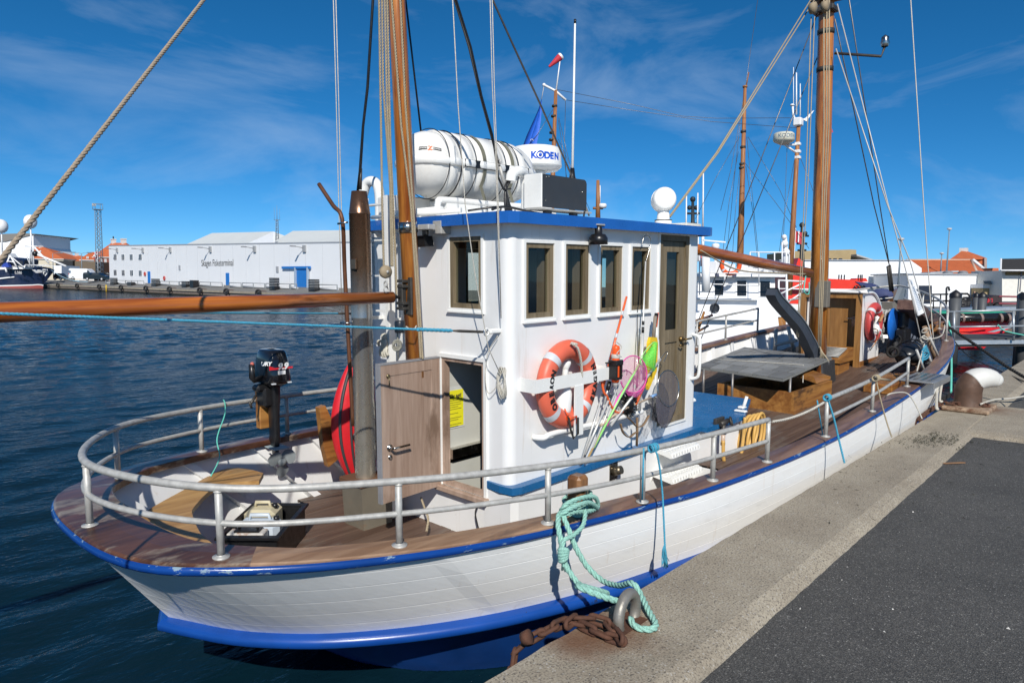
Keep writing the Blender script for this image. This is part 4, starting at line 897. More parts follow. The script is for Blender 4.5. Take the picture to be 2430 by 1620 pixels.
wa = part('whip_aerial', MBd().cyl(w0, w1, 0.0125, 0.009, 10), WHITE2, boat); part('aerial_base', MBd().lathe((w0.x, w0.y, 2.03), Z_, [(0.03, 0), (0.03, w0.z-2.16), (0.022, w0.z-2.15), (0.034, w0.z-2.06), (0.02, w0.z-1.93), (0.014, w0.z-1.93)], 12), BLACK, wa)
part('aerial_tip', MBd().cyl(w1, w1+Z_*0.035, 0.012), BLACK, wa)
mb = MBd().tube(curve([(3.58, 3.60, 2.06), (3.75, 3.62, 2.09), (4.1, 3.6, 2.06), (4.6, 3.62, 2.06), (5.4, 3.6, 2.05)], 6), 0.009, 6).tube(curve([(3.62, 3.9, 2.07), (3.8, 3.75, 2.10), (3.95, 3.9, 2.07)], 6), 0.008, 6); part('roof_cables', mb, BLACK, boat)

# ---- rigging
def rig(name, px, r, mat, twisted=False, lab=None):
    pts = [at(u, v, **k) for u, v, k in px]
    mb = MBd()
    if twisted: mb.strand(pts, r)
    else: mb.tube(pts, r, 7)
    return part(name, mb, mat, boat)
Yk = lambda y: {'Y': y}
Xk = lambda x: {'X': x}
a, b = at(484, 0, Y=4.25), at(0, 620, Y=3.0)
mb = MBd().strand([a+(a-b)*0.35, a, b, b+(b-a)*0.3], 0.0105); part('topping_lift', mb, MANILA, boat)
for px in ([(899, -40, Yk(4.28)), (907, 487, Yk(4.28)), (911, 640, Yk(4.28))], [(912, -40, Yk(4.26)), (918, 230, Yk(4.26)), (930, 487, Yk(4.26)), (932, 632, Yk(4.26))],
           [(918, -40, Yk(4.27)), (926, 330, Yk(4.27)), (938, 600, Yk(4.27)), (941, 700, Yk(4.27))], [(906, -40, Yk(4.30)), (909, 200, Yk(4.3)), (926, 440, Yk(4.3)), (929, 632, Yk(4.27))],
           [(926, -40, Yk(4.20)), (952, 300, Yk(4.19)), (975, 487, Yk(4.18)), (985, 640, Yk(4.18)), (998, 850, Yk(4.18))], [(948, -40, Yk(4.20)), (962, 250, Yk(4.19)), (980, 487, Yk(4.18)), (990, 640, Yk(4.17)), (1003, 852, Yk(4.18))]):
    rig('halyard', px, 0.0085, HEMP, True)
bc = at(915, 645, Y=4.26); s_ = part('tackle_block', MBd().lathe(bc+Vector((-0.0, -0.025, 0)), Y_, [(0, 0), (0.045, 0.004), (0.05, 0.025), (0.045, 0.046), (0, 0.05)], 16), plain('worn_block_wood', (0.30, 0.235, 0.15), 0.7), boat)
s_.scale = (1, 1, 1); part('block_shackle', MBd().torus(bc-Z_*0.09, X_, 0.02, 0.006, 14, 6).torus(bc-Z_*0.13, Y_, 0.02, 0.006, 14, 6).lathe(bc-Vector((0, 0.03, 0)), Y_, [(0, 0), (0.012, 0), (0.012, 0.005), (0, 0.006)], 10), GALV, s_)
ck = at(997, 862, Y=4.22); part('mast_cleat', MBd().box((ck.x-0.02, ck.y-0.03, ck.z-0.12), (ck.x+0.02, ck.y+0.03, ck.z+0.01), 0.01), POSTW, boat)
part('belayed_rope', MBd().torus(ck, (0.6, -0.7, 0.3), 0.03, 0.012, 20, 8).torus(ck-Z_*0.03, (0.3, -0.8, -0.2), 0.032, 0.011, 20, 8), HEMP, boat)
rig('shroud', [(886, -40, Xk(3.35)), (885, 0, Xk(3.35)), (872, 208, Xk(3.35)), (861.5, 301, Xk(3.35)), (854, 407, Xk(3.35)), (849, 452, Xk(3.35))], 0.011, BLACK)
rig('shroud', [(889, -40, Xk(3.36)), (874, 208, Xk(3.36)), (863, 301, Xk(3.36)), (857, 400, Xk(3.36))], 0.006, WIRE)
part('turnbuckle', MBd().cyl(at(856, 400, X=3.36), at(855, 450, X=3.36), 0.013), IRON, boat)
rig('shroud', [(958, -40, Yk(5.3)), (1001, 330, Yk(5.3))], 0.009, BLACK)
rig('flag_halyard', [(1072, -40, Yk(3.6)), (1087, 249, Yk(3.6)), (1104, 487, Yk(3.52)), (1127, 650, Yk(3.5)), (1159, 826, Yk(3.5)), (1186, 885, Yk(3.48))], 0.0035, PALE)
rig('shroud', [(1065, -40, Yk(3.75)), (1079, 0, Yk(3.75)), (1113, 112, Yk(3.75)), (1141, 230, Yk(3.75)), (1172, 345, Yk(3.75)), (1200, 450, Yk(3.75)), (1212, 500, Yk(3.75))], 0.009, WIRE)
rig('mast_cable', [(1068, -40, Yk(3.74)), (1082, 0, Yk(3.74)), (1117, 112, Yk(3.74)), (1143, 230, Yk(3.74)), (1168, 320, Yk(3.74)), (1176, 370, Yk(3.74)), (1182, 420, Yk(3.74)), (1195, 450, Yk(3.7)), (1212, 448, Yk(3.7))], 0.0085, BLACK)
part('turnbuckle', MBd().cyl(at(1186, 395, Y=3.74), at(1200, 450, Y=3.74), 0.014).torus(at(1184, 385, Y=3.74), X_, 0.02, 0.006, 12, 6), GALV, boat)
for du in (0, 5): rig('flag_halyard', [(1162+du, -40, Yk(3.47)), (1168+du, 200, Yk(3.47)), (1175+du*.6, 342, Yk(3.44)), (1181+du*.5, 520, Yk(3.40)), (1189, 755, Yk(3.46))], 0.0032, PALE)
rig('stay', [(1160, -40, Yk(3.95)), (1169, 0, Yk(3.95)), (1225, 124, Yk(3.95)), (1284, 252, Yk(3.95)), (1352, 407, Yk(3.95)), (1398, 512, Yk(3.95))], 0.0085, WIRE)
part('turnbuckle', MBd().cyl(at(1376, 460, Y=3.95), at(1393, 502, Y=3.95), 0.015), GALV, boat)
for u in (790, 796): rig('halyard', [(u, -40, Yk(5.95)), (u+8, 245, Yk(5.95)), (u+14, 487, Yk(5.95)), (u+22, 760, Yk(5.95))], 0.0045, PALE)
# blue guy lines to the boom end, with turnbuckles
g1 = at(0, 744, Y=4.1); ey2 = ey+Vector((-0.13, 0, 0)); t0 = ey2.lerp(g1, 0.10)
part('turnbuckle', MBd().tube([ey2, ey2.lerp(g1, .02), t0.lerp(ey2, .2), t0], lambda t: 0.006 if t < 0.15 or t > .9 else 0.010, 8), IRON, boat)
part('guy_line', MBd().strand([t0, g1, g1+(g1-t0)*0.1], 0.008), BLUER, boat); k0 = t0.lerp(g1, .005); part('guy_splice', MBd().strand([k0, t0.lerp(g1, .11)], 0.013), BLUER, boat)
h1, h0_ = at(0, 740, Y=4.5), at(846, 744, Y=5.6); t1 = h0_.lerp(h1, 0.09)
part('turnbuckle', MBd().cyl(h0_, t1, 0.010), IRON, boat); part('guy_line', MBd().strand([t1, h1], 0.008), BLUER, boat)
# fore mast rigging
fh = fp_(5.85)
for du in (0, 9): rig('halyard', [(1924+du, 0, Yk(4.22)), (1700+du*0.4, 363, Yk(4.1)), (1588+du*.2, 515, Yk(4.0))], 0.0095, HEMP)
cp1, cp2 = at(1630, 830, Y=6.35), at(1664, 803, Y=6.35)
part('shroud', MBd().tube([fp_(5.75)+Y_*0.1, cp1], 0.008, 7), WIRE, boat); part('shroud', MBd().tube([fp_(5.05)+Y_*0.1, cp2], 0.008, 7), WIRE, boat)
for k, (c, m) in enumerate(((cp1, WIRE), (cp2, WIRE))):
    for t in (0.10, 0.17): 
        pass
p0, p1 = at(1640, 765, Y=6.3), at(1690, 748, Y=6.3); part('ratline', MBd().cyl(p0, p1, 0.025, n=8).cyl(at(1650, 790, Y=6.3), at(1680, 773, Y=6.3), 0.022, n=8), POSTW, boat)
part('belaying_pin', MBd().cyl(at(1657, 780, Y=6.25), at(1671, 740, Y=6.25), 0.03, 0.022, 8), HATCHW, boat)
st1, st2 = at(2186, 748, Y=2.75), at(2212, 783, Y=2.65)
rig('shroud', [(1987, 10, Yk(4.1)), (2108, 487, Yk(3.3)), (2152, 650, Yk(3.0)), (2192, 835, Yk(2.72))], 0.009, WIREL)
rig('shroud', [(1984, 116, Yk(4.1)), (2106, 487, Yk(3.3)), (2160, 620, Yk(3.0)), (2206, 780, Yk(2.7)), (2216, 830, Yk(2.62))], 0.009, WIREL)
rig('stay', [(1981, 45, Yk(4.2)), (2074, 487, Yk(4.25)), (2113, 640, Yk(4.3))], 0.010, WIRE); rig('stay', [(2012, -20, Yk(4.2)), (2088, 487, Yk(4.25)), (2112, 640, Yk(4.3))], 0.010, WIRE)
part('turnbuckle', MBd().cyl(at(2111, 630, Y=4.3), at(2118, 690, Y=4.3), 0.03, n=8).cyl(at(2106, 632, Y=4.3), at(2113, 690, Y=4.3), 0.025, n=8), IRON, boat)
rig('flag_halyard', [(2160, -20, Yk(3.4)), (2192, 487, Yk(3.0)), (2212, 770, Yk(2.75)), (2216, 815, Yk(2.7))], 0.008, PALE)
for du in (-5, 3): rig('halyard', [(1930+du, 40, Yk(4.12)), (1917+du*.8, 400, Yk(4.1)), (1899+du*.5, 700, Yk(4.05)), (1893+du*.5, 800, Yk(4.05))], 0.007, HEMP)
for du in (0, 7, 13): rig('halyard', [(1955+du, 0, Yk(4.12)), (1955+du*.9, 300, Yk(4.1)), (1945+du*.6, 700, Yk(4.08)), (1941+du*.5, 830, Yk(4.06))], 0.010, HEMP)
for u, v in ((1936, 18), (1965, 14)): part('fore_tackle_block', MBd().lathe(at(u, v, Y=4.05), Y_, [(0, 0), (0.08, 0), (0.08, 0.08), (0, 0.08)], 14), plain('worn_block_wood', (0.30, 0.235, 0.15), 0.7), boat)
lc = at(1944, 838, Y=4.0); mb = MBd()
for i in range(4): mb.torus(lc+Vector((0, -0.03*i, -0.02*i)), (0.5, -0.7, 0.2*i), 0.10, 0.012, 20, 6)
part('halyard_coil', mb, HEMP, boat)
fbl = [at(1663, 594, Y=4.2), at(1750, 640, Y=4.2), at(1850, 648, Y=4.2), at(1912, 650, Y=4.2)]; part('boom_lashing', MBd().tube(curve(fbl, 6), 0.010, 6), HEMP, boat)

# ---- fore deck: cargo hatch with a tiled cover on legs
zh = lambda x: zd(x)+0.02
hx0, hx1, hy0, hy1 = 9.12, 10.5, 3.52, 4.62
mb = MBd().box((hx0, hy0, zh(hx0)-0.03), (hx1, hy0+0.06, 0.0)).box((hx0, hy1-0.06, zh(hx0)-0.03), (hx1, hy1, 0.0)).box((hx0, hy0+0.061, zh(hx0)-0.03), (hx0+0.06, hy1-0.061, -0.002)).box((hx1-0.06, hy0+0.061, zh(hx0)-0.03), (hx1, hy1-0.061, -0.002))
ht = part('cargo_hatch', mb, HATCHW, boat); part('hatch_inside', MBd().box((hx0+0.07, hy0+0.07, zh(hx0)-0.02), (hx1-0.07, hy1-0.07, zh(hx0)+0.01)), DARKIN, ht)
part('hatch_board', MBd().prism([(10.0, 3.56, 0.01), (10.55, 3.56, 0.01), (10.55, 3.56, 0.05), (10.0, 3.60, 0.10)], (0.0, 0.5, 0.12)), HATCHW, ht)
cz = 0.22
cq = [at(1652, 868, Z=cz), at(1859, 898, Z=cz), at(1975, 847, Z=cz), at(1766, 823, Z=cz)]
TILE = plain('grey_tile', (0.20, 0.20, 0.192), 0.75, var=0.2, scale=5, bump=0.15)
can = part('hatch_canopy', MBd().prism([p-Z_*0.02 for p in cq], (0, 0, -0.02)), plain('canopy_frame_grey', (0.22, 0.22, 0.20), 0.7), boat)
bl = lambda u, v: cq[0].lerp(cq[1], u).lerp(cq[3].lerp(cq[2], u), v)
TILES = [TILE, plain('grey_tile_pale', (0.25, 0.25, 0.24), 0.75, var=0.2, scale=5, bump=0.15), plain('grey_tile_dark', (0.165, 0.165, 0.16), 0.75, var=0.2, scale=5, bump=0.15)]
for r_ in range(5):
    n_ = 6; o_ = (r_ % 2)*0.5/n_; cuts = [0.0] + [i/n_+o_ for i in range(0 if o_ else 1, n_)] + [1.0]
    for k in range(len(cuts)-1):
        if cuts[k+1]-cuts[k] < 0.02: continue
        g_ = 0.006; q_ = [bl(cuts[k]+g_, r_/5+g_), bl(cuts[k+1]-g_, r_/5+g_), bl(cuts[k+1]-g_, (r_+1)/5-g_), bl(cuts[k]+g_, (r_+1)/5-g_)]
        part('tile', MBd().prism([p-Z_*0.019 for p in q_], (0, 0, 0.02+random.uniform(0, 0.003))), random.choice(TILES), can)
zb_ = zh(9.2)
for p in (cq[0].lerp(cq[1], .1), cq[1].lerp(cq[2], .12), cq[2].lerp(cq[1], .1), cq[0].lerp(cq[1], .45), cq[3].lerp(cq[0], .2)):
    q = Vector((p.x*0.985, p.y*0.985, zb_)); part('canopy_leg', MBd().cyl(Vector((p.x, p.y, cz-0.03)), Vector((p.x, p.y, zb_-0.02)), 0.017, n=10), plain('dull_steel_leg', (0.22, 0.21, 0.2), 0.4, 0.5), can)
part('cover_lashing', MBd().tube([bl(0.03, .30)+Z_*0.008, bl(0.5, .42)+Z_*0.008, bl(0.93, .50)+Z_*0.01, bl(0.98, .40)-Z_*0.2], 0.007, 6), PALE, can)
sp_ = [at(1948, 862, Z=cz-.03), at(1976, 850, Z=cz-.03)]; part('standing_board', MBd().prism([Vector((sp_[0].x, sp_[0].y, cz-.05)), Vector((sp_[1].x, sp_[1].y, cz-.05)), Vector((sp_[1].x-.05, sp_[1].y-.05, -0.16)), Vector((sp_[0].x-.05, sp_[0].y-.05, -0.16))], (0.03, -0.02, 0)), plain('dark_slate_board', (0.035, 0.035, 0.036), 0.6), can)
# slatted skylight box in front of the doghouse
zf = zd(12.2)
sk = part('skylight_box', MBd().box((11.95, 3.92, zf-0.02), (12.5, 4.42, zf+0.20), 0.01), HATCHW, boat)
lidq = [Vector((11.92, 3.88, zf+0.21)), Vector((12.54, 3.88, zf+0.21)), Vector((12.54, 4.46, zf+0.21)), Vector((11.92, 4.46, zf+0.21))]
tq = [p+Vector((0, 0, 0.06+(0.16 if i in (1, 2) else 0.0))) for i, p in enumerate(lidq)]
part('skylight_lid', MBd().add(lidq+tq, [(0, 1, 5, 4), (1, 2, 6, 5), (2, 3, 7, 6), (3, 0, 4, 7), (4, 5, 6, 7), (3, 2, 1, 0)]), HATCHW, sk)
mb = MBd(); bq = lambda u, v: tq[0].lerp(tq[1], u).lerp(tq[3].lerp(tq[2], u), v)
part('skylight_pane', MBd().prism([bq(.14, .12)+Z_*.001, bq(.86, .12)+Z_*.001, bq(.86, .88)+Z_*.001, bq(.14, .88)+Z_*.001], (0, 0, 0.004)), DARKIN, sk)
for i in range(8): mb.tube([bq(.14+.72*(i+.5)/8, .12)+Z_*0.01, bq(.14+.72*(i+.5)/8, .88)+Z_*0.01], 0.008, 6)
part('skylight_bar', mb, GALV, sk)
# doghouse
DX, DF, DY0, DY1 = 12.72, 13.75, 3.83, 4.86; z0 = zd(DX)-0.03; zt = 1.21
def prof(x): t = max(0, (x-DX-0.35)/(DF-DX-0.35)); return zt-0.02-0.36*t**2.2
side_ = [(DX, z0), (DF, z0)] + [(DX+(DF-DX)*(1-i/10), prof(DX+(DF-DX)*(1-i/10))) for i in range(11)]
dg = part('doghouse', MBd().prism([(x, DY0, z) for x, z in side_], (0, 0.03, 0)).prism([(x, DY1-0.03, z) for x, z in side_], (0, 0.03, 0)).box((DF-0.03, DY0+0.03, z0), (DF, DY1-0.03, prof(DF))), WHITE, boat)
mb = MBd(); rows = [[(x, DY0-0.01, prof(x)+0.004), (x, DY0-0.01, prof(x)+0.03), (x, DY1+0.01, prof(x)+0.03), (x, DY1+0.01, prof(x)+0.004)] for x in [DX-0.05+(DF-DX+0.05)*i/12 for i in range(13)]]
part('doghouse_roof', mb.grid(rows), WHITE2, dg)
part('roof_pipe', MBd().tube(curve([(DX-0.06, DY1, zt+0.01), (DX-0.06, DY0, zt+0.01)] + [(x, DY0-0.02, prof(x)+0.015) for x in [DX+0.1+(DF-DX-0.1)*i/8 for i in range(9)]], 3), 0.022, 8), WHITE2, dg)
part('door_jamb', MBd().box((DX-0.05, DY0+0.0, z0), (DX-0.001, DY0+0.09, zt-0.02)).box((DX-0.05, DY1-0.09, z0), (DX-0.001, DY1, zt-0.02)).box((DX-0.05, DY0+0.091, zt-0.10), (DX-0.002, DY1-0.091, zt-0.021)), DOGW, dg)
dd = part('doghouse_door', frame(MBd(), (DX+0.10, 0, 0), Y_, Z_, -X_, DY0+0.10, z0+0.05, DY0+0.70, zt-0.11, 0.10, -0.04, 0.0), DOGW, dg)
part('doghouse_wall_board', MBd().box((DX+0.02, DY0+0.72, z0), (DX+0.05, DY1-0.1, zt-0.11)), WHITE, dg)
mb = MBd()
slab(mb, (DX+0.10, 0, 0), Y_, Z_, -X_, DY0+0.2, z0+0.15, DY0+0.60, zt-0.21, -0.03, -0.012); slab(mb, (DX+0.10, 0, 0), Y_, Z_, -X_, DY0+0.25, z0+0.22, DY0+0.55, zt-0.28, -0.012, -0.004); part('door_panel', mb, DOGW, dg)
part('door_lock', MBd().box((DX+0.085, DY0+0.12, 0.62), (DX+0.098, DY0+0.19, 0.80), 0.003).tube([(DX+0.09, DY0+0.155, 0.76), (DX+0.05, DY0+0.155, 0.76), (DX+0.05, DY0+0.26, 0.76)], 0.009, 6), STEEL, dg)
for z in (0.30, 0.95): part('door_hinge', MBd().box((DX+0.085, DY0+0.66, z), (DX+0.099, DY0+0.71, z+0.09), 0.002), STEEL, dg)
part('doghouse_skirt', MBd().box((DX, DY0-0.02, z0-0.02), (DF, DY0-0.001, z0+0.16)), HATCHW, dg)
# grey folding crane arm beside the mast
cpx = [(1830, 693), (1840, 711), (1862, 736), (1887, 763), (1903, 787), (1915, 811), (1925, 832), (1932, 870)]; cpt = [at(u, v, Y=4.02+0.01*i) for i, (u, v) in enumerate(cpx)]; cpt = curve(cpt, 5)
rows = []
for i, p in enumerate(cpt):
    t = (cpt[min(i+1, len(cpt)-1)]-cpt[max(0, i-1)]).normalized(); n = Vector((-t.z, 0, t.x)).normalized(); f = i/(len(cpt)-1); h = 0.05+0.05*f
    rows.append([p-n*h+Y_*0.07, p+n*h+Y_*0.07, p+n*h-Y_*0.07, p-n*h-Y_*0.07])
arm = part('crane_arm', MBd().grid(rows, False, True, smooth=False).add(rows[0], [(0, 1, 2, 3)]), CRANE, boat)
rows2 = [[r_[1]+(r_[1]-r_[0]).normalized()*0.004+Y_*0.012, r_[1]+(r_[1]-r_[0]).normalized()*0.02+Y_*0.012, r_[2]+(r_[1]-r_[0]).normalized()*0.02-Y_*0.012, r_[2]+(r_[1]-r_[0]).normalized()*0.004-Y_*0.012] for r_ in rows]
part('arm_top_plate', MBd().grid(rows2, False, True, smooth=False), CRANEL, arm)  # upper face of the arm in a paler grey than its sides
# trestle of white pipe by the port bulwark
a, b = at(1838, 840, Y=5.55), at(1842, 780, Y=5.6); c, d = at(1885, 835, Y=5.2), at(1870, 775, Y=5.3)
part('pipe_trestle', MBd().cyl(a, b, 0.035).cyl(c, d, 0.035).cyl(at(1838, 819, Y=5.4), at(1892, 807, Y=5.1), 0.03), GALV, boat)
part('leaning_plank', MBd().prism([at(1846, 752, Y=6.05), at(1857, 752, Y=6.0), at(1860, 803, Y=5.9), at(1852, 805, Y=5.95)], (0.06, -0.04, 0)), HATCHW, boat)
# low timber hatch by the bow, starboard
zf = zd(11.3)
part('timber_hatch', MBd().box((11.0, 2.85, zf), (12.3, 3.25, zf+0.15), 0.015), HATCHW, boat)
# aluminium boarding step on the cap
p = rail_pt(10.35, 1, 0.1, 0.04)
bs = part('boarding_step', MBd().box((9.98, 2.12, p.z+0.01), (10.85, 2.52, p.z+0.035), 0.01).box((9.98, 2.105, p.z-0.05), (10.85, 2.12, p.z+0.03), 0.004), plain('dull_aluminium', (0.36, 0.36, 0.35), 0.45, 0.6), boat)
mb = MBd()
for i in range(9):
    for j in range(4): mb.box((10.06+i*0.085, 2.17+j*0.08, p.z+0.035), (10.12+i*0.085, 2.21+j*0.08, p.z+0.043))
part('step_studs', mb, STEEL, bs)['kind'] = 'stuff'
# bow: windlass with chain, bulkhead boards, sampson post
dc = at(2117, 769, Y=3.62)
wi = part('windlass_drum', MBd().lathe((dc.x+0.02, 3.64, dc.z), Y_, [(0.0, 0), (0.20, 0), (0.20, 0.62), (0.0, 0.62)], 20), BLACK, boat)
part('drum_disc', MBd().lathe((dc.x, 3.60, dc.z), Y_, [(0, 0), (0.285, 0.0), (0.29, 0.012), (0.285, 0.026), (0, 0.027)], 32), plain('bright_blue_disc', (0.01, 0.13, 0.50), 0.4), wi)
LINK = None
def link_mb(L, r): 
    mb = MBd(); h = L*0.5-r*1.6; pts = [Vector((x, y, 0)) for x, y in [(h+r*1.6*math.cos(a), r*1.6*math.sin(a)) for a in [-1.5+3.0*i/5 for i in range(6)]] + [(-h-r*1.6*math.cos(a), r*1.6*math.sin(a)) for a in [1.5-3.0*i/5 for i in range(6)]]]
    return mb.tube(pts, r, 6, closed=True)
mb = MBd(); lm = link_mb(0.075, 0.009)
for i in range(150):
    a = random.uniform(0.4, 2.9); y = 3.67+random.uniform(0, 0.52); m = Matrix.Translation((dc.x+0.02-math.cos(a)*0.225, y, dc.z+math.sin(a)*0.225)) @ Matrix.Rotation(random.uniform(0, 6.28), 4, 'Y') @ Matrix.Rotation(random.choice((0.3, 1.7)), 4, 'X')
    mb.add([m @ v for v in lm.v], lm.f, True)
    if i % 2 == 0:
        m = Matrix.Translation((dc.x-0.215+random.uniform(-.02, .02), y, dc.z+random.uniform(-0.3, 0.2))) @ Matrix.Rotation(random.uniform(1.2, 1.9), 4, 'Y') @ Matrix.Rotation(random.uniform(0, 2), 4, 'X'); mb.add([m @ v for v in lm.v], lm.f, True)
o = part('windlass_chain', mb, GALV, wi); o['kind'] = 'stuff'
part('windlass_motor', MBd().box((dc.x+0.28, 3.5, dc.z-0.1), (dc.x+0.62, 3.9, dc.z+0.22), 0.03).box((dc.x+0.1, 3.42, dc.z-0.35), (dc.x+0.5, 3.6, dc.z-0.1), 0.03), BLACK, wi)
def quadbox(name, px, Y, depth, mat, dx=0.0): 
    q = [at(u, v, Y=Y) for u, v in px]; return part(name, MBd().prism(q, (dx, depth, 0)), mat, boat)
quadbox('bow_bulkhead', [(2152, 727), (2190, 740), (2205, 800), (2160, 815)], 3.55, 0.06, plain('blue_grey_paint', (0.20, 0.23, 0.30), 0.5))
quadbox('bow_locker', [(2176, 712), (2232, 757), (2226, 775), (2172, 735)], 3.25, 0.3, wood('red_brown_locker', (0.06, 0.03, 0.024), (0.15, 0.085, 0.065), 0, 14, 0.5))
quadbox('locker_end', [(2222, 772), (2242, 762), (2240, 782), (2220, 795)], 3.1, 0.12, HATCHW)
quadbox('bow_bulwark_board', [(2080, 703), (2118, 693), (2118, 714), (2082, 716)], 4.9, 0.08, HATCHW)
quadbox('bow_bulwark_board', [(2120, 690), (2140, 683), (2136, 716), (2120, 716)], 4.5, 0.08, POSTW)
quadbox('bow_panel', [(2082, 717), (2118, 715), (2118, 735), (2084, 735)], 4.85, 0.05, WHITE)
quadbox('anchor_fluke', [(2130, 712), (2142, 682), (2154, 690), (2138, 720)], 4.1, 0.08, CRANEL)
quadbox('sampson_post', [(2118, 717), (2140, 717), (2140, 745), (2118, 745)], 4.15, 0.2, plain('grey_post', (0.2, 0.18, 0.15), 0.7))
part('belaying_post', MBd().cyl(at(2194, 775, Y=2.75), at(2221, 858, Y=2.62), 0.035, 0.03, 10), plain('pale_post', (0.32, 0.21, 0.13), 0.6), boat)
part('canvas_hood', MBd().ball(at(2092, 700, Y=4.7), 0.2, 14, (1.0, 1.2, 0.75)), plain('navy_canvas', (0.05, 0.065, 0.16), 0.8), boat)
for px in ([(2175, 830), (2198, 893)], [(2206, 800), (2232, 857)], [(2199, 830), (2222, 893)]): part('chain_plate', MBd().tube([at(*px[0], Y=2.62), at(*px[1], Y=2.55)], 0.018, 8), WIREL, boat)
# stern: bent steel tube on the bench side, curved bench, bitts
bz = -0.03
bpx_o = [(318, 1262), (345, 1215), (430, 1165), (530, 1113), (590, 1113), (625, 1122)]
outer = [at(u, v, Z=bz) for u, v in bpx_o]; inner_ = [at(u, v, Z=bz) for u, v in [(520, 1302), (480, 1270), (458, 1225), (462, 1200), (520, 1150), (615, 1140)]]
outer, inner_ = resample(curve(outer, 6), 24), resample(curve(inner_, 6), 24)
rows = [[a-Z_*0.035, a, a.lerp(b, .5)+Z_*0.002, b, b-Z_*0.035] for a, b in zip(outer, inner_)]
bn = part('stern_bench', MBd().grid(rows, False, True, smooth=False).add(rows[0], [(0, 1, 3, 4)]).add(rows[-1], [(4, 3, 1, 0)]), TEAK, boat)
b2 = [at(u, v, Z=bz) for u, v in [(520, 1302), (470, 1262), (400, 1262), (316, 1262), (300, 1290), (420, 1330)]]
part('bench_return', MBd().prism([p+Z_*0.001 for p in b2], (0, 0, -0.035)), TEAK, bn)
part('bench_leg', MBd().box((2.5, 5.5, -0.5), (2.56, 5.56, bz-0.036)), WHITE, bn)
q = [at(u, v, Z=z) for u, v, z in [(300, 1215, -0.05), (316, 1222, 0.0), (335, 1250, -0.06), (350, 1275, -0.15), (360, 1290, -0.25)]]; part('chrome_tube', MBd().tube(curve(q, 6), 0.014, 10), STEEL, boat)
# mooring bitt on the quay side cap
bx = at(1369, 1180, Y=2.66); bt_z = 0.34
bp = part('mooring_bitt', MBd().box((bx.x-0.055, 2.60, -0.15), (bx.x+0.055, 2.71, bt_z), 0.02), POSTW, boat); part('bitt_pin', MBd().box((bx.x-0.012, 2.575, 0.06), (bx.x+0.012, 2.60, 0.26), 0.006), STEEL, bp)
# motor bracket board on the port stern rail, timber knee for the dinghy
mbp = [at(607, 910, Y=5.78), at(618, 912, Y=5.78), at(625, 1012, Y=5.78), at(614, 1010, Y=5.78)]
q0 = at(604, 920, Y=5.80); q1 = at(640, 1010, Y=5.80)
motor_board = part('motor_board', MBd().box((q0.x, 5.72, q1.z), (q1.x+0.03, 5.80, q0.z), 0.008), HATCHW, boat)
kq = [at(u, v, Y=5.5) for u, v in [(758, 968), (772, 962), (800, 1020), (808, 1085), (780, 1108), (768, 1060)]]
part('timber_knee', MBd().prism(kq, (0, 0.07, 0)), HATCHW, boat)

# ================================================================== things that hang on, stand in or lie on the boat
def bthing(name, base, label, cat, group=None): return thing(name, base, label, cat, group, boat=True)
def lifebuoy(c, axis, R_, r, col, label, up, words=None, name='lifebuoy', taps=(0.7, 2.3, 3.9, 5.4), boatf=True, sq=0.85, group=None):
    t = thing(name, Vector(c)-Z_*(R_+r), label, 'lifebuoy', group, boat=boatf)
    ax = Vector(axis).normalized(); part('ring', MBd().torus(c, ax, R_, r, 56, 18, sq, up=up), col, t)
    for a in taps: part('reflective_band', MBd().torus(c, ax, R_, r+0.0022, 6, 18, sq*1.01, (a, a+0.18), up=up), SILVER, t)
    return t
# the orange buoy in its holder
c = Vector((4.165, YS-0.09, 0.745)); R0, r0 = 0.272, 0.075
lb_ = lifebuoy(c, (0, -1, 0), R0, r0, ORANGE, 'orange lifebuoy with silver bands in a white bracket on the wheelhouse side', Z_, taps=(0.68, 2.26, 3.81, 5.41))
mb = MBd()
def ring_text(word, a_mid, rad, size, flip=False):
    ws = [text_mb(ch, size, (0, 0, 0), X_, Y_, 0.001, 0.004, 'CENTER') for ch in word]; step = size*0.80/rad
    for k, (ch, m) in enumerate(zip(word, ws)):
        a = a_mid + (k-(len(word)-1)/2)*step*(-1 if not flip else 1)
        rd_ = Vector((-math.sin(a), 0, math.cos(a))); tg = Vector((math.cos(a), 0, math.sin(a)))
        if flip: x_, y_ = -tg, -rd_
        else: x_, y_ = tg, rd_
        for p in m.v: pass
        o_ = c + rd_*rad + Vector((0, -r0*0.85-0.002, 0))
        mb.add([o_ + x_*p.x + y_*(p.y-size*0.35) + Vector((0, -p.z+ (abs(p.y-size*0.35)/r0)**2*0.018, 0)) for p in m.v], m.f)
ring_text('OBERON', 1.62, R0-0.002, 0.066); ring_text('SKAGEN', -1.62, R0-0.002, 0.066, True)
part('lettering', mb, INK, lb_)
mb = MBd().strand(curve([c+Vector((-0.06, -0.075, 0.33)), c+Vector((-0.01, -0.10, 0.29)), c+Vector((0.055, -0.085, 0.17)), c+Vector((0.115, -0.05, 0.02)), c+Vector((0.15, -0.03, -0.1))], 6), 0.011); part('grab_line', mb, PALE, lb_)
part('rope_loop', MBd().torus(c+Vector((-0.02, -0.08, 0.325)), (0.2, -0.2, 1), 0.022, 0.006, 14, 6), PALE, lb_)
q = [c+Vector((-0.095, -0.085, -0.22)), c+Vector((-0.09, -0.105, -0.33)), c+Vector((-0.06, -0.11, -0.40)), c+Vector((-0.005, -0.11, -0.375)), c+Vector((0.005, -0.10, -0.25))]
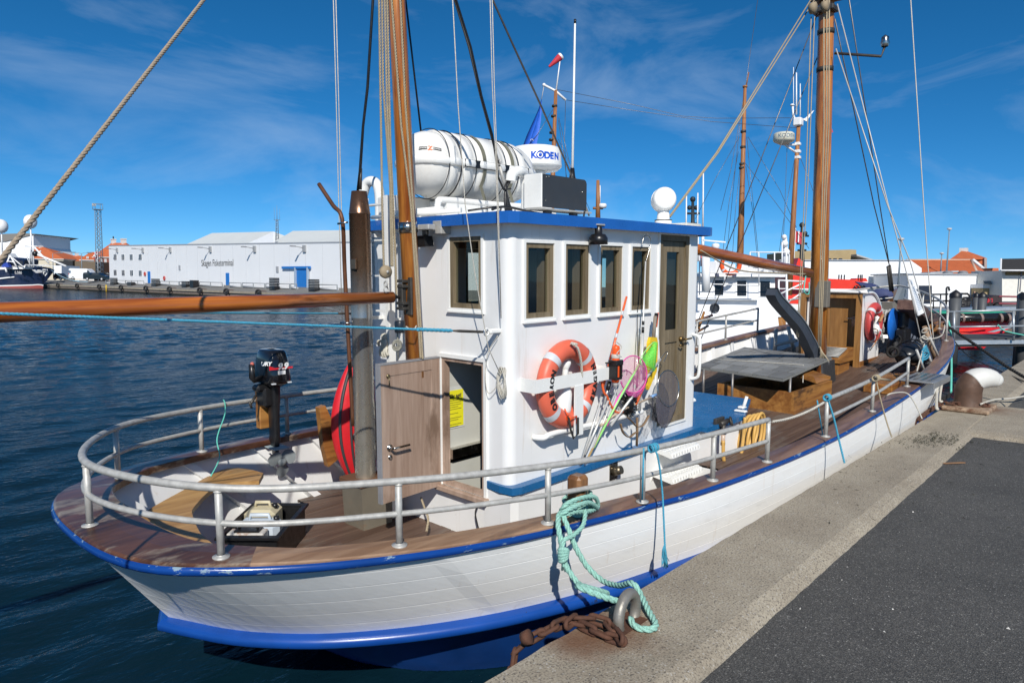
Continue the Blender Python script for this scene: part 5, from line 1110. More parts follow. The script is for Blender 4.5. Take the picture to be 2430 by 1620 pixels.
part('black_tail', MBd().tube(q, 0.009, 7), BLACKR, lb_); part('orange_lashing', MBd().torus(c+Vector((-0.09, -0.085, -0.245)), (1, 0, 0.3), 0.02, 0.007, 14, 6).tube([c+Vector((-0.11, -0.06, -0.17)), c+Vector((-0.09, -0.09, -0.25)), c+Vector((0.0, -0.09, -0.24)), c+Vector((0.005, -0.09, -0.30))], 0.006, 6), ORANGEB, lb_)
# white throwing-line float behind the buoy
t = bthing('throw_line_float', c+Vector((0.0, 0.0, -0.27)), 'white throwing line canister with ribbed neck inside the orange lifebuoy', 'float')
part('body', MBd().lathe(c+Vector((-0.04, 0.02, -0.24)), (0.10, 0, 1), [(0, 0), (0.062, 0.0), (0.068, 0.05), (0.066, 0.17), (0.05, 0.22), (0.026, 0.26)], 18), WHITE2, t)
mb = MBd().lathe(c+Vector((-0.015, 0.02, 0.015)), (0.10, 0, 1), [(0.022, 0.0)]+[(0.022+0.004*(i % 2), 0.006*i) for i in range(18)]+[(0.03, 0.115), (0.042, 0.15), (0.036, 0.165), (0, 0.168)], 16); part('ribbed_neck', mb, WHITE2, t)
# orange man-overboard light on the holder, with its clip
p = Vector((4.66, hy-0.035, 0.80))
t = bthing('rescue_light', p+Vector((0, 0, -0.09)), 'bright orange rescue light in a black clip beside the orange lifebuoy', 'rescue light')
part('tube', MBd().lathe(p+Z_*-0.09, Z_, [(0, 0), (0.03, 0), (0.033, 0.03), (0.033, 0.28), (0.030, 0.30), (0.012, 0.305), (0, 0.315)], 16), ORANGEB, t)
part('pale_collar', MBd().lathe(p+Z_*0.11, Z_, [(0.034, 0), (0.036, 0.004), (0.036, 0.03), (0.034, 0.034)], 16), plain('pale_tape', (0.6, 0.57, 0.52), 0.6), t)
part('clip', MBd().box((p.x-0.043, p.y-0.04, 0.735), (p.x+0.043, p.y+0.045, 0.755), 0.004).box((p.x-0.045, p.y-0.042, 0.85), (p.x+0.055, p.y+0.045, 0.895), 0.006).box((p.x-0.042, p.y-0.04, 0.755), (p.x-0.025, p.y+0.04, 0.85)).box((p.x+0.022, p.y-0.04, 0.755), (p.x+0.042, p.y+0.04, 0.85)).box((p.x-0.09, p.y+0.01, 0.87), (p.x-0.045, p.y+0.04, 0.88)), BLACK, t)
part('lens_tip', MBd().lathe(p+Z_*-0.13, Z_, [(0, 0), (0.02, 0.006), (0.026, 0.04)], 12), plain('clear_tip', (0.55, 0.55, 0.53), 0.2), t)
part('cord', MBd().tube(curve([p+Vector((-0.03, -0.02, 0.25)), p+Vector((0.03, -0.035, 0.20)), p+Vector((-0.03, -0.03, 0.15)), p+Vector((0.03, -0.035, 0.12))], 5), 0.004, 6), PALE, t)
# fishing gear on the gear rail (everything leans on the rail: y around the rail)
gy = YS-0.125
def pole(name, px0, px1, r, mat, label, cat, group=None, y0=gy, y1=gy, tip=None, bits=()):
    a, b = at(*px0, Y=y0), at(*px1, Y=y1); lo = a if a.z < b.z else b
    t = bthing(name, lo, label, cat, group); part('shaft', MBd().cyl(a, b, r, r*0.9, 8), mat, t)
    for bn, f0, f1, rr, m in bits: part(bn, MBd().cyl(a.lerp(b, f0), a.lerp(b, f1), rr, n=8), m, t)
    return t, a, b
ALU = plain('white_aluminium_pole', (0.62, 0.62, 0.60), 0.35, 0.3)
OR2 = plain('orange_rod_paint', (0.78, 0.13, 0.035), 0.35); BAMB = plain('bamboo_cane', (0.50, 0.33, 0.13), 0.5, var=0.2, scale=20); LIME = plain('lime_stick', (0.32, 0.72, 0.22), 0.4); WPOLE = plain('bare_wood_handle', (0.50, 0.38, 0.27), 0.6, var=0.1)
t, a, b = pole('orange_flag_rod', (1432, 914), (1487, 704), 0.0105, OR2, 'long orange rod with silver bands leaning on the wheelhouse wall', 'rod', y0=gy+0.02, y1=YS-0.02, bits=(('silver_band', 0.52, 0.57, 0.0112, SILVER), ('silver_band', 0.78, 0.83, 0.0112, SILVER), ('black_grip', -0.02, 0.0, 0.009, BLACK)))
cur = curve([at(1428, 905, Y=gy+.01), at(1433, 930, Y=gy), at(1440, 940, Y=gy), at(1450, 962, Y=gy), at(1463, 978, Y=gy), at(1478, 976, Y=gy)], 5); part('curved_butt', MBd().tube(cur, 0.011, 8), OR2, t)
hk = lambda t_, pts: part('hook', MBd().tube(curve([at(u, v, Y=gy) for u, v in pts], 5), 0.0035, 6), STEEL, t_)
t, a, b = pole('gaff', (1381, 1090), (1431, 935), 0.0095, ALU, 'white gaff pole furthest left on the gear rail with its end behind the guard rail', 'gaff', bits=(('black_grip', 0.96, 1.0, 0.0105, BLACK),)); 
t, a, b = pole('gaff', (1383, 1088), (1448, 940), 0.011, ALU, 'stouter white gaff with a black collar near its hook', 'gaff', bits=(('black_tip', 0.97, 1.02, 0.012, BLACK), ('black_foot', 0.0, 0.06, 0.013, BLACK))); hk(t, [(1448, 938), (1452, 930), (1458, 922), (1460, 916), (1456, 912), (1446, 930)])
t, a, b = pole('gaff', (1400, 1080), (1471, 905), 0.008, ALU, 'thin white gaff with a bent wire hook below the pink net', 'gaff'); hk(t, [(1471, 905), (1476, 893), (1482, 880), (1488, 878), (1487, 890)])
t, a, b = pole('bamboo_cane', (1390, 1095), (1482, 922), 0.0085, BAMB, 'bamboo cane beside the green stick on the gear rail', 'cane')
t, a, b = pole('boat_hook', (1449, 1010), (1567, 852), 0.0125, ALU, 'white boat hook with a bent wire end in front of the wooden door', 'boat hook', y0=gy, y1=gy-0.02, bits=(('black_joint', 0.66, 0.70, 0.014, BLACK),)); hk(t, [(1567, 852), (1574, 842), (1582, 834), (1584, 838), (1578, 852), (1575, 858)])
t, a, b = pole('telescopic_gaff', (1518, 975), (1532, 620), 0.008, ALU, 'telescopic grey gaff with a big curved hook standing before the fourth window', 'gaff', y0=gy, y1=YS-0.05, bits=(('black_grip', 0.52, 0.56, 0.0125, BLACK), ('black_grip', 0.575, 0.60, 0.012, BLACK), ('lower_tube', 0.0, 0.52, 0.0125, ALU)))
pts = [at(u, v, Y=YS-0.05) for u, v in [(1532, 622), (1544, 580), (1543, 566), (1538, 560), (1532, 559), (1527, 565), (1524, 578)]]; part('hook', MBd().tube(curve(pts, 5), 0.0042, 6), STEEL, t); part('hook_barb', MBd().tube([at(1524, 578, Y=YS-.05), at(1529, 572, Y=YS-.05)], 0.003, 6), STEEL, t)
t, a, b = pole('spare_rod', (1510, 975), (1513, 780), 0.0055, STEEL, 'thin dark steel rod left of the telescopic gaff', 'rod', y0=gy, y1=YS-0.03)
part('rod_tip', MBd().tube([at(1513, 780, Y=YS-.03), at(1513, 735, Y=YS-.025), at(1515, 724, Y=YS-.025)], 0.003, 6), BLACK, t)
t, a, b = pole('orange_stick', (1508, 960), (1530, 913), 0.013, OR2, 'short orange handled stick under the yellow paddle', 'stick', bits=(('black_ferrule', 0.95, 1.25, 0.009, BLACK),))
t, a, b = pole('black_grip_rod', (1433, 960), (1447, 905), 0.007, ALU, 'small rod with a fat black foam grip beside the orange rescue light', 'rod', bits=(('foam_grip', 0.62, 1.0, 0.018, BLACK),))
# hand nets
def hoop_net(name, pc, ru, rv, tilt, col, alpha, label, hmat, handle, bagdir, Yn=gy-0.03, depth=0.16, rim=0.005, rimmat=None):
    c_ = at(*pc, Y=Yn); u_ = Vector((math.cos(tilt), -0.25, math.sin(tilt))).normalized(); v_ = Vector((-math.sin(tilt), 0.12, math.cos(tilt))).normalized()
    t_ = bthing(name, c_-Z_*rv, label, 'hand net'); n = 26; rows = []
    bd = Vector(bagdir)
    for k in range(7):
        f = k/6; s_ = math.cos(f*math.pi/2*0.93); rows.append([c_+(u_*ru*math.cos(2*math.pi*j/n)+v_*rv*math.sin(2*math.pi*j/n))*s_ + bd*(depth*math.sin(f*math.pi/2)) + Vector((0.008*math.sin(j*2.1+k), 0, 0.008*math.cos(j*1.7+k))) * (1 if 0 < k else 0) for j in range(n)])
    part('net_bag', MBd().grid(rows, False, True), mesh_cloth(name+'_mesh', col, alpha), t_)
    part('hoop', MBd().tube(rows[0], rim, 6, closed=True), rimmat or plain(name+'_hoop', col, 0.4), t_)
    h = [at(u, v, Y=gy) for u, v in handle]; part('handle', MBd().tube(h, 0.0095, 8), hmat, t_); return t_
hoop_net('pink_hand_net', (1503, 888), 0.15, 0.165, 0.35, (0.72, 0.08, 0.36), 0.3, 'pink toy hand net hanging over the gear rail', plain('pink_stick', (0.72, 0.09, 0.42), 0.4), [(1484, 918), (1465, 945), (1440, 1010)], (0.10, -0.02, -0.55), depth=0.20)
gn = bthing('green_hand_net', at(1440, 1090, Y=gy), 'bright green toy hand net with a pale green stick across the yellow paddle', 'hand net')
q0_, q1_, q2_, q3_ = [at(u, v, Y=gy-0.05) for u, v in [(1554, 811), (1518, 857), (1548, 879), (1553, 870)]]
rows = [[q0_.lerp(q1_, i/6)+Y_*0.0, q0_.lerp((q1_+q2_)*.5, i/6)-Y_*0.05*math.sin(i/6*3), q0_.lerp(q2_, i/6)-Y_*0.03, q0_.lerp(q3_, i/6)+Y_*0.03] for i in range(7)]
part('net_bag', MBd().grid(rows, False, True), mesh_cloth('green_mesh', (0.17, 0.80, 0.10), 0.55), gn); part('hoop', MBd().tube(curve([q1_, q0_, q3_, q2_], 5, True), 0.0045, 6, closed=True), LIME, gn)
part('handle', MBd().tube([at(1519, 860, Y=gy-0.03), at(1470, 945, Y=gy-.01), at(1409, 1062, Y=gy)], 0.010, 8), LIME, gn)
bn_ = hoop_net('grey_landing_net', (1586, 921), 0.138, 0.165, -0.2, (0.09, 0.085, 0.105), 0.55, 'grey landing net with wire hoop and wooden handle before the side door', WPOLE, [(1425, 1010), (1470, 975), (1556, 938)], (-0.35, -0.05, -1), Yn=gy-0.03, depth=0.30, rim=0.0055, rimmat=STEEL)
part('blue_tape', MBd().cyl(at(1545, 941, Y=gy), at(1557, 936, Y=gy), 0.0135, n=8), plain('pale_blue_tape', (0.20, 0.36, 0.62), 0.6), bn_)
def drape(px, Y, amp): 
    q = [at(u, v, Y=Y) for u, v in px]; rows = []
    for i in range(9):
        f = i/8; rows.append([q[0].lerp(q[3], f).lerp(q[1].lerp(q[2], f), j/8)+Y_*amp*math.sin(j*1.9+i*0.8) for j in range(9)])
    return MBd().grid(rows)
t = solo('loose_netting', drape([(1540, 935), (1590, 960), (1568, 1006), (1548, 996)], gy+0.03, 0.02), mesh_cloth('black_netting', (0.03, 0.028, 0.035), 0.8), 'black loose netting hanging under the grey landing net', 'netting', boat=True)
t = solo('clear_net', drape([(1515, 975), (1550, 1000), (1535, 1042), (1524, 1028)], gy+0.02, 0.015), mesh_cloth('pale_netting', (0.45, 0.45, 0.47), 0.35), 'pale see-through net tip hanging below the rail end', 'netting', boat=True)
mb = MBd()
bc_ = at(1492, 960, Y=gy+0.02); random.seed(4)
for i in range(260):
    d = Vector((random.uniform(-1, 1), random.uniform(-.5, .4), random.uniform(-1, 1))).normalized(); a = bc_+Vector((d.x*0.06, d.y*0.05, d.z*0.09)); mb.tube([a*1.0, a+d*0.03], 0.003, 3, caps=False)
mb.ball(bc_, 0.075, 12, (0.8, 0.55, 1.15)); solo('deck_brush', mb, BLACK, 'black bristle brush stuffed behind the gear rail', 'brush', boat=True)
# yellow paddle-shaped float with wooden top
pf = [at(u, v, Y=gy) for u, v in [(1545, 800), (1559, 800), (1562, 815), (1559, 880), (1540, 925), (1538, 915), (1541, 815)]]
t = bthing('yellow_paddle', pf[4], 'yellow paddle with a taped wooden handle beside the side door', 'paddle'); part('blade', MBd().prism(pf, (0, 0.03, 0)), YELLOW, t)
part('handle', MBd().cyl(at(1551, 801, Y=gy+.015), at(1555, 750, Y=gy+0.03), 0.017, 0.016, 10), plain('taped_grey_wood', (0.24, 0.2, 0.16), 0.7), t); part('black_tape', MBd().cyl(at(1554, 766, Y=gy+.028), at(1558, 744, Y=gy+0.034), 0.0185, n=10), BLACK, t)
part('red_stripe', MBd().cyl(at(1558, 776, Y=gy+.02), at(1562, 742, Y=gy+0.03), 0.007, n=6), OR2, t)
t = solo('white_fender_board', MBd().prism([at(u, v, Y=gy+.035) for u, v in [(1557, 793), (1564, 806), (1566, 850), (1562, 880), (1556, 880), (1556, 800)]], (0, 0.012, 0)), WHITE2, 'white curved board tucked behind the yellow paddle', 'board', boat=True)
# brown webbing strap looped on the rail
mb = MBd().tube(curve([at(u, v, Y=gy-0.02) for u, v in [(1490, 990), (1500, 1000), (1512, 1012), (1526, 1008), (1540, 985)]], 5), 0.014, 6, flat=0.25).tube(curve([at(u, v, Y=gy-0.02) for u, v in [(1473, 1005), (1478, 1025), (1492, 1037), (1505, 1028), (1513, 1024)]], 5), 0.014, 6, flat=0.25).tube([at(1512, 990, Y=gy-.02), at(1512, 1020, Y=gy-.02), at(1511, 1058, Y=gy-.02)], 0.014, 6, flat=0.3)
solo('webbing_strap', mb, plain('brown_webbing', (0.20, 0.13, 0.075), 0.8), 'brown webbing strap looped over the gear rail', 'strap', boat=True)
# yellow safety notice inside the doorway, with its print
ny = AD[1]-0.004; n0, n1 = at(1062, 1015, Y=ny), at(1099, 945, Y=ny); n1.z = max(n1.z, n0.z+0.3)
t = bthing('safety_notice', n0, 'yellow safety notice on the cream wall inside the aft doorway', 'notice'); part('sheet', MBd().box((n0.x, ny-0.002, n0.z), (n1.x, ny, n1.z)), plain('yellow_paper', (0.80, 0.74, 0.02), 0.6, var=0.03), t)
part('sleeve', MBd().box((n0.x-0.012, ny, n0.z-0.015), (n1.x+0.015, ny+0.001, n1.z+0.03)), plain('pale_sleeve', (0.6, 0.61, 0.58), 0.3), t)
wd_ = n1.x-n0.x; mb = text_mb('Giv agt!', 0.042, (n0.x+wd_*0.5, ny-0.0025, n1.z-0.06), X_, Z_, 0.0005, 0.002, 'CENTER')
for i in range(13): 
    if i in (5, 7, 10): continue
    l = wd_*(0.75 if i % 3 else 0.55); mb.box((n0.x+wd_*0.12, ny-0.003, n1.z-0.085-0.018*i), (n0.x+wd_*0.12+l, ny-0.0022, n1.z-0.081-0.018*i))
part('print', mb, plain('notice_ink', (0.10, 0.09, 0.02), 0.7), t)
# white cord hank on the corner eye plate
hc_ = at(1193, 905, X=XA-0.03); mb = MBd(); random.seed(5)
for i in range(11): mb.tube(curve([hc_+Vector((random.uniform(-.02, .015), random.uniform(-.022, .022), 0.10+random.uniform(-.02, .01))), hc_+Vector((-.02, -0.03-random.uniform(0, .015), random.uniform(-.03, .03))), hc_+Vector((random.uniform(-.02, .015), random.uniform(-.02, .02), -0.11-random.uniform(-.02, .015))), hc_+Vector((-.02, 0.03+random.uniform(0, .012), random.uniform(-.03, .03)))], 5, True), 0.0042, 5, closed=True)
mb.tube(curve([hc_+Vector((0, 0.0, 0.02)), hc_+Vector((-.02, 0.12, -0.10)), hc_+Vector((-.02, 0.16, 0.02)), hc_+Vector((-.01, 0.14, 0.2)), hc_+Vector((0, 0.05, 0.33))], 6), 0.0035, 5)
solo('cord_hank', mb, PALE, 'hank of white cord hanging by the aft corner of the wheelhouse', 'cord', boat=True)
# cotton glove on the ladder
gc = at(912, 815, X=lx-0.035); 
def glove():
    mb = MBd().ball(gc, 0.05, 12, (0.35, 0.85, 1.0))
    for k, (dy, L_, an) in enumerate(((0.035, .075, 0.2), (0.013, .085, 0.05), (-0.010, .08, -0.08), (-0.032, .065, -0.22))):
        a = gc+Vector((-0.0, dy, -0.03)); mb.tube(curve([a, a+Vector((-0.012, math.sin(an)*L_*.5, -L_*.5)), a+Vector((0.0, math.sin(an)*L_, -L_))], 4), lambda t: 0.013-0.002*t, 8)
    mb.tube(curve([gc+Vector((0, 0.03, 0.02)), gc+Vector((-0.015, 0.065, 0.015)), gc+Vector((0, 0.075, -0.02))], 4), 0.012, 8)
    mb.tube([gc+Z_*0.03, gc+Vector((0.005, 0.02, 0.075))], 0.032, 10, flat=0.5); return mb
solo('work_glove', glove(), plain('dirty_white_cotton', (0.58, 0.55, 0.46), 0.9, bump=0.4, scale=20), 'dirty white cotton glove hanging on the ladder', 'glove', boat=True)
pk = at(949, 775, Y=4.17); t = bthing('black_pulley_box', pk-Z_*0.05, 'small black plastic box tied to the aft mast beside the blue line', 'box'); part('case', MBd().lathe(pk-Z_*0.045, Z_, [(0, 0), (0.036, 0), (0.04, 0.01), (0.04, 0.08), (0.034, 0.09), (0, 0.09)], 14), plain('navy_black_plastic', (0.015, 0.02, 0.028), 0.35), t); part('tie', MBd().tube(curve([pk+Vector((0.04, -0.02, 0.0)), pk+Vector((0.09, -0.04, -0.03)), pk+Vector((0.14, -0.02, 0.0))], 5), 0.005, 6), PALE, t)
kc = at(944, 822, Y=4.2); mb = MBd()
for i in range(7): mb.torus(kc+Vector((0.004*i-.012, 0.003*i, 0.01*(i % 3))), (0.3+0.1*i, 0.8, 0.2*(i % 3)-.2), 0.03, 0.006, 16, 6, 1.0)
mb.tube([kc+Z_*0.14, kc, kc-Z_*0.10], 0.006, 6); solo('rope_knot', mb, plain('grey_cord', (0.25, 0.24, 0.20), 0.9), 'knotted grey cord hanging beside the glove at the ladder', 'cord', boat=True)
cl_ = [at(u, v, X=3.38) for u, v in [(893, 960), (900, 1000), (897, 1100), (880, 1075)]]; solo('rag', drape([(890, 950), (905, 960), (900, 1100), (880, 1072)], 4.75, 0.015), plain('white_rag', (0.62, 0.62, 0.60), 0.9), 'white cloth hanging behind the bleached door', 'cloth', boat=True)
# ---- life raft canister on the cradle
A, B = Vector((3.66, 4.66, 2.515)), Vector((5.02, 4.66, 2.515)); Rr = 0.285
t = bthing('life_raft_canister', (4.3, 4.66, 2.2), 'white life raft canister strapped to a cradle on the wheelhouse roof', 'life raft')
pr = [(0.001, -0.02), (0.10, -0.012), (0.18, 0.02), (0.235, 0.07), (0.262, 0.14), (0.268, 0.2), (0.268, 0.22), (0.285, 0.235), (0.285, 0.30), (0.270, 0.315), (0.270, 0.36), (0.285, 0.375), (0.285, 0.47), (0.272, 0.485), (0.272, 0.53), (0.285, 0.545), (0.285, 0.83), (0.272, 0.845), (0.272, 0.89), (0.285, 0.905), (0.285, 1.0), (0.270, 1.015), (0.270, 1.05), (0.283, 1.065), (0.283, 1.13), (0.266, 1.15), (0.262, 1.22), (0.235, 1.29), (0.18, 1.34), (0.1, 1.37), (0.001, 1.38)]
part('shell', MBd().lathe(A, X_, pr, 40), plain('white_raft_shell', (0.80, 0.79, 0.75), 0.3, var=0.05, dirt=((0.6, 0.53, 0.42), 0.2, 3)), t)
fl = lambda x0, x1, rr, z0, z1: MBd().box((A.x+x0, A.y-rr, A.z+z0), (A.x+x1, A.y+rr, A.z+z1), 0.012)
fpr = [(A.x+h, A.y-q_*1.02-0.006, A.z) for q_, h in pr]; fpr = fpr+[(x, 2*A.y-y, z) for x, y, z in fpr[::-1]]; part('seam_flange', MBd().tube(fpr, 0.017, 8, flat=2.0), WHITE2, t)
part('rubber_seal', MBd().box((A.x+0.36, A.y-0.303, A.z-0.035), (A.x+1.15, A.y-0.2975, A.z+0.03)), BLACK, t)
for x, m_, w in ((0.335, BLACK, 0.006), (0.505, BLACK, 0.004), (0.866, BLACK, 0.004), (1.03, BLACK, 0.005), (0.20, BLACK, 0.004)): part('band', MBd().torus(A+X_*x, X_, 0.29, w, 44, 6), m_, t)
WEB = plain('olive_webbing', (0.17, 0.165, 0.12), 0.8)
for x in (0.60, 0.95):
    pts = [A+Vector((x, math.sin(a)*0.296, math.cos(a)*0.296)) for a in [-2.2+3.6*i/20 for i in range(21)]]; pts = [A+Vector((x, -0.305, -0.33))]+pts
    part('lashing_strap', MBd().tube([p for p in pts], 0.022, 6, flat=0.16) if False else MBd().grid([[p-X_*0.02, p+X_*0.02] for p in pts]), WEB, t); part('strap_hook', MBd().tube([A+Vector((x, -0.305, -0.31)), A+Vector((x, -0.31, -0.42))], 0.012, 6), STEEL, t)
ed = Vector((-1, -0.28, 0)).normalized(); lc_ = A+Vector((0.055, -0.20, 0.10)); xd = Vector((0.62, -0.78, 0)).normalized(); nrm = Vector((-0.78, -0.62, 0.0)); lc_ = A+Vector((0.045, -0.225, 0.10))
def onend(mbx):      # lay flat print on the domed end
    out = MBd(); vs = []
    for p in mbx.v:
        q = A+Vector((0.30, 0, 0)); d = (p-q).normalized(); best = p
        lo_, hi_ = 0.0, 0.6
        for _ in range(26):
            m_ = (lo_+hi_)/2; w = q+d*m_; rad = math.hypot(w.y-A.y, w.z-A.z); xx = w.x-A.x
            lim = 0.0
            for k in range(len(pr)-1):
                if pr[k][1] <= xx <= pr[k+1][1]: lim = pr[k][0]+(pr[k+1][0]-pr[k][0])*(xx-pr[k][1])/max(1e-6, pr[k+1][1]-pr[k][1]); break
            if rad < lim: lo_ = m_
            else: hi_ = m_
        vs.append(q+d*(lo_+0.0035+0.002*0))
    out.add(vs, mbx.f); return out
def subdiv_bar(o_, x_, y_, w, h, n=8):
    mb = MBd(); mb.grid([[o_+x_*(w*i/n-w/2)-y_*h/2, o_+x_*(w*i/n-w/2)+y_*h/2] for i in range(n+1)], smooth=False); return mb
part('label_bar', onend(subdiv_bar(lc_-xd*0.062, xd, Z_, 0.085, 0.028).add(*(lambda m: (m.v, m.f))(subdiv_bar(lc_+xd*0.062, xd, Z_, 0.085, 0.028)))), INK, t)
dsk = MBd(); dsk.add([lc_]+[lc_+xd*0.028*math.cos(a)+Z_*0.028*math.sin(a) for a in [2*math.pi*i/20 for i in range(20)]], [(0, 1+i, 1+(i+1) % 20) for i in range(20)]); dd_ = onend(dsk)
dd_.v = [p-nrm*-0.001 for p in dd_.v]; part('label_disc', dd_, plain('pale_label', (0.78, 0.74, 0.68), 0.5), t)
zt_ = onend(text_mb('Z', 0.056, lc_-Z_*0.02, xd, Z_, 0.0, 0.003, 'CENTER')); zt_.v = [p+nrm*0.0035 for p in zt_.v]; part('label_letter', zt_, plain('orange_print', (0.75, 0.17, 0.06), 0.5), t)
for tx, s_ in (('SURVITEC', -1), ('ZODIAC', 1)):
    w_ = onend(text_mb(tx, 0.019, lc_+xd*(0.066*s_)-Z_*0.007, xd, Z_, 0.0, 0.0006, 'CENTER')); w_.v = [p+nrm*0.0035 for p in w_.v]; part('label_print', w_, INKW, t)
# ---- outboard motor clamped to the board on the port rail (stern of the motor faces us)
ob = Vector((q0.x+0.09, 5.64, 0)); zt0 = at(640, 830, Y=5.62).z; 
t = bthing('outboard_motor', (ob.x, ob.y, zt0-1.0), 'black outboard motor clamped to a timber board on the port stern rail', 'outboard motor')
def ringbox(c_, w, d, z, r_=0.3, n=16, ox=0, oy=0):
    out = []
    for j in range(n):
        a = 2*math.pi*j/n; ca, sa = math.cos(a), math.sin(a); e = 0.42
        w_ = w*0.82; out.append(Vector((c_.x+ox+w_*math.copysign(abs(ca)**e, ca), c_.y+oy+d*math.copysign(abs(sa)**e, sa), z)))
    return out
z_ = zt0; rows = [ringbox(ob, 0.03, 0.05, z_+0.002), ringbox(ob, 0.085, 0.115, z_), ringbox(ob, 0.10, 0.135, z_-0.02), ringbox(ob, 0.112, 0.155, z_-0.08), ringbox(ob, 0.125, 0.17, z_-0.2), ringbox(ob, 0.13, 0.175, z_-0.26), ringbox(ob, 0.112, 0.16, z_-0.285), ringbox(ob, 0.09, 0.13, z_-0.30), ringbox(ob, 0.05, 0.06, z_-0.33)]
part('cowl', MBd().grid(rows, False, True), BLACKG, t)
fy = ob.y-0.172
part('cowl_vent', MBd().box((ob.x-0.06, ob.y-0.135, z_-0.075), (ob.x+0.06, ob.y-0.115, z_-0.035), 0.008), BLACK, t)
part('red_stripe', MBd().prism([(ob.x-0.112, fy-0.001, z_-0.155), (ob.x+0.10, fy-0.001, z_-0.155), (ob.x+0.10, fy-0.001, z_-0.14), (ob.x-0.06, fy-0.001, z_-0.14), (ob.x-0.112, fy-0.001, z_-0.12)], (0, 0.01, 0)), plain('red_decal', (0.62, 0.02, 0.03), 0.3), t)
mb = text_mb('9.9', 0.075, (ob.x+0.005, fy-0.004, z_-0.155), X_, Z_, 0.001, 0.004, 'CENTER', 0.25); part('number', mb, INKW, t)
part('mark', text_mb('URY', 0.045, (ob.x-0.128, fy+0.03, z_-0.115), Vector((0.75, -0.66, 0)), Z_, 0.001, 0.002, 'CENTER', 0.2), INKW, t)
part('white_label', MBd().box((ob.x-0.035, fy-0.003, z_-0.20), (ob.x+0.03, fy+0.006, z_-0.168)), INKW, t)
part('cowl_catch', MBd().box((ob.x-0.095, fy-0.01, z_-0.282), (ob.x-0.06, fy+0.02, z_-0.27), 0.003).box((ob.x+0.05, fy-0.01, z_-0.282), (ob.x+0.085, fy+0.02, z_-0.27), 0.003), SILVER, t)
part('swivel_bracket', MBd().box((ob.x-0.10, ob.y-0.03, z_-0.5), (ob.x+0.06, ob.y+0.12, z_-0.32), 0.02).box((ob.x-0.15, ob.y-0.02, z_-0.36), (ob.x-0.02, ob.y+0.10, z_-0.30), 0.02), BLACK, t)
part('tiller', MBd().tube([(ob.x-0.10, ob.y, z_-0.24), (ob.x-0.17, ob.y+0.0, z_-0.25), (ob.x-0.185, ob.y, z_-0.23), (ob.x-0.185, ob.y-0.0, z_-0.11)], 0.026, 10), BLACK, t); part('tiller_button', MBd().ball((ob.x-0.185, ob.y-0.01, z_-0.108), 0.018, 10), plain('dull_red_button', (0.5, 0.12, 0.09), 0.5), t)
part('clamp_screw', MBd().cyl((ob.x-0.15, ob.y+0.02, z_-0.39), (ob.x-0.22, ob.y-0.03, z_-0.44), 0.012).cyl((ob.x-0.235, ob.y-0.035, z_-0.42), (ob.x-0.215, ob.y-0.03, z_-0.48), 0.010), IRON, t)
rows = [ringbox(ob, 0.05, 0.075, z_-0.32), ringbox(ob, 0.042, 0.07, z_-0.45), ringbox(ob, 0.035, 0.06, z_-0.6), ringbox(ob, 0.036, 0.055, z_-0.76), ringbox(ob, 0.042, 0.06, z_-0.80), ringbox(ob, 0.03, 0.05, z_-0.83), ringbox(ob, 0.018, 0.04, z_-0.93)]
part('midsection', MBd().grid(rows, False, True), BLACK, t)
part('cavitation_plate', MBd().box((ob.x-0.07, ob.y-0.13, z_-0.865), (ob.x+0.07, ob.y+0.06, z_-0.855), 0.003), plain('worn_pale_plate', (0.30, 0.36, 0.37), 0.5), t)
pc_ = Vector((ob.x+0.015, ob.y-0.09, z_-0.985)); part('gear_case', MBd().lathe(pc_+Y_*0.16, -Y_, [(0.0, -0.06), (0.035, 0.0), (0.04, 0.08), (0.03, 0.14), (0.022, 0.15), (0.022, 0.165), (0, 0.17)], 16), BLACK, t)
mb = MBd().lathe(pc_+Y_*0.02, -Y_, [(0.034, 0), (0.036, 0.02), (0.030, 0.05), (0, 0.052)], 14)
for k in range(3):
    a = 2*math.pi*k/3-math.pi/2; rows = []
    for i in range(7):
        f = i/6; rad = 0.03+0.105*f; w = 0.062*math.sin(math.pi*(0.16+0.80*f))**0.7+0.004; d = Vector((math.cos(a), 0, math.sin(a))); s_ = Vector((-math.sin(a), 0, math.cos(a)))
        rows.append([pc_+d*rad+s_*(w*(j/4*2-1))+Y_*(0.018*(j/4*2-1)*(1-f*.5)) for j in range(5)])
    mb.grid(rows)
part('propeller', mb, plain('grey_propeller', (0.20, 0.22, 0.225), 0.5), t)
# ---- red inflatable standing on edge behind the stack
rc_ = [at(u, v, Y=5.42) for u, v in [(795, 850), (783, 950), (795, 1040), (840, 1105)]]
c_ = at(846, 935, Y=5.40); t = bthing('red_dinghy', Vector((c_.x, 5.4, -0.45)), 'red inflatable dinghy standing on edge behind the exhaust stack', 'dinghy'); rows = []
for i in range(13):
    f = i/12; z = -0.38+f*1.18; w = 0.34*math.sin(math.pi*(0.08+0.84*f))**0.8; rows.append([Vector((c_.x+0.06-w*math.cos(a)*0.95, 5.42-0.13*math.sin(a)*math.sin(math.pi*(0.1+.8*f)), z)) for a in [2*math.pi*j/14 for j in range(14)]])
part('hull_tube', MBd().grid(rows, False, True), RED, t)
for dd2 in (0.55, 0.95):
    pts = [Vector((c_.x+0.06-0.34*math.sin(math.pi*(0.08+0.84*f))**0.8*math.cos(dd2)*0.96, 5.42-0.137*math.sin(dd2)*math.sin(math.pi*(0.1+.8*f)), -0.38+f*1.18)) for f in [i/16 for i in range(17)]]; part('rubbing_strip', MBd().tube(pts, 0.017, 8, flat=0.5), plain('grey_black_strip', (0.05, 0.05, 0.052), 0.5), t)
part('handle_patch', MBd().torus((c_.x-0.08, 5.28, 0.12), (0.2, -1, 0), 0.05, 0.008, 18, 6), BLACK, t)
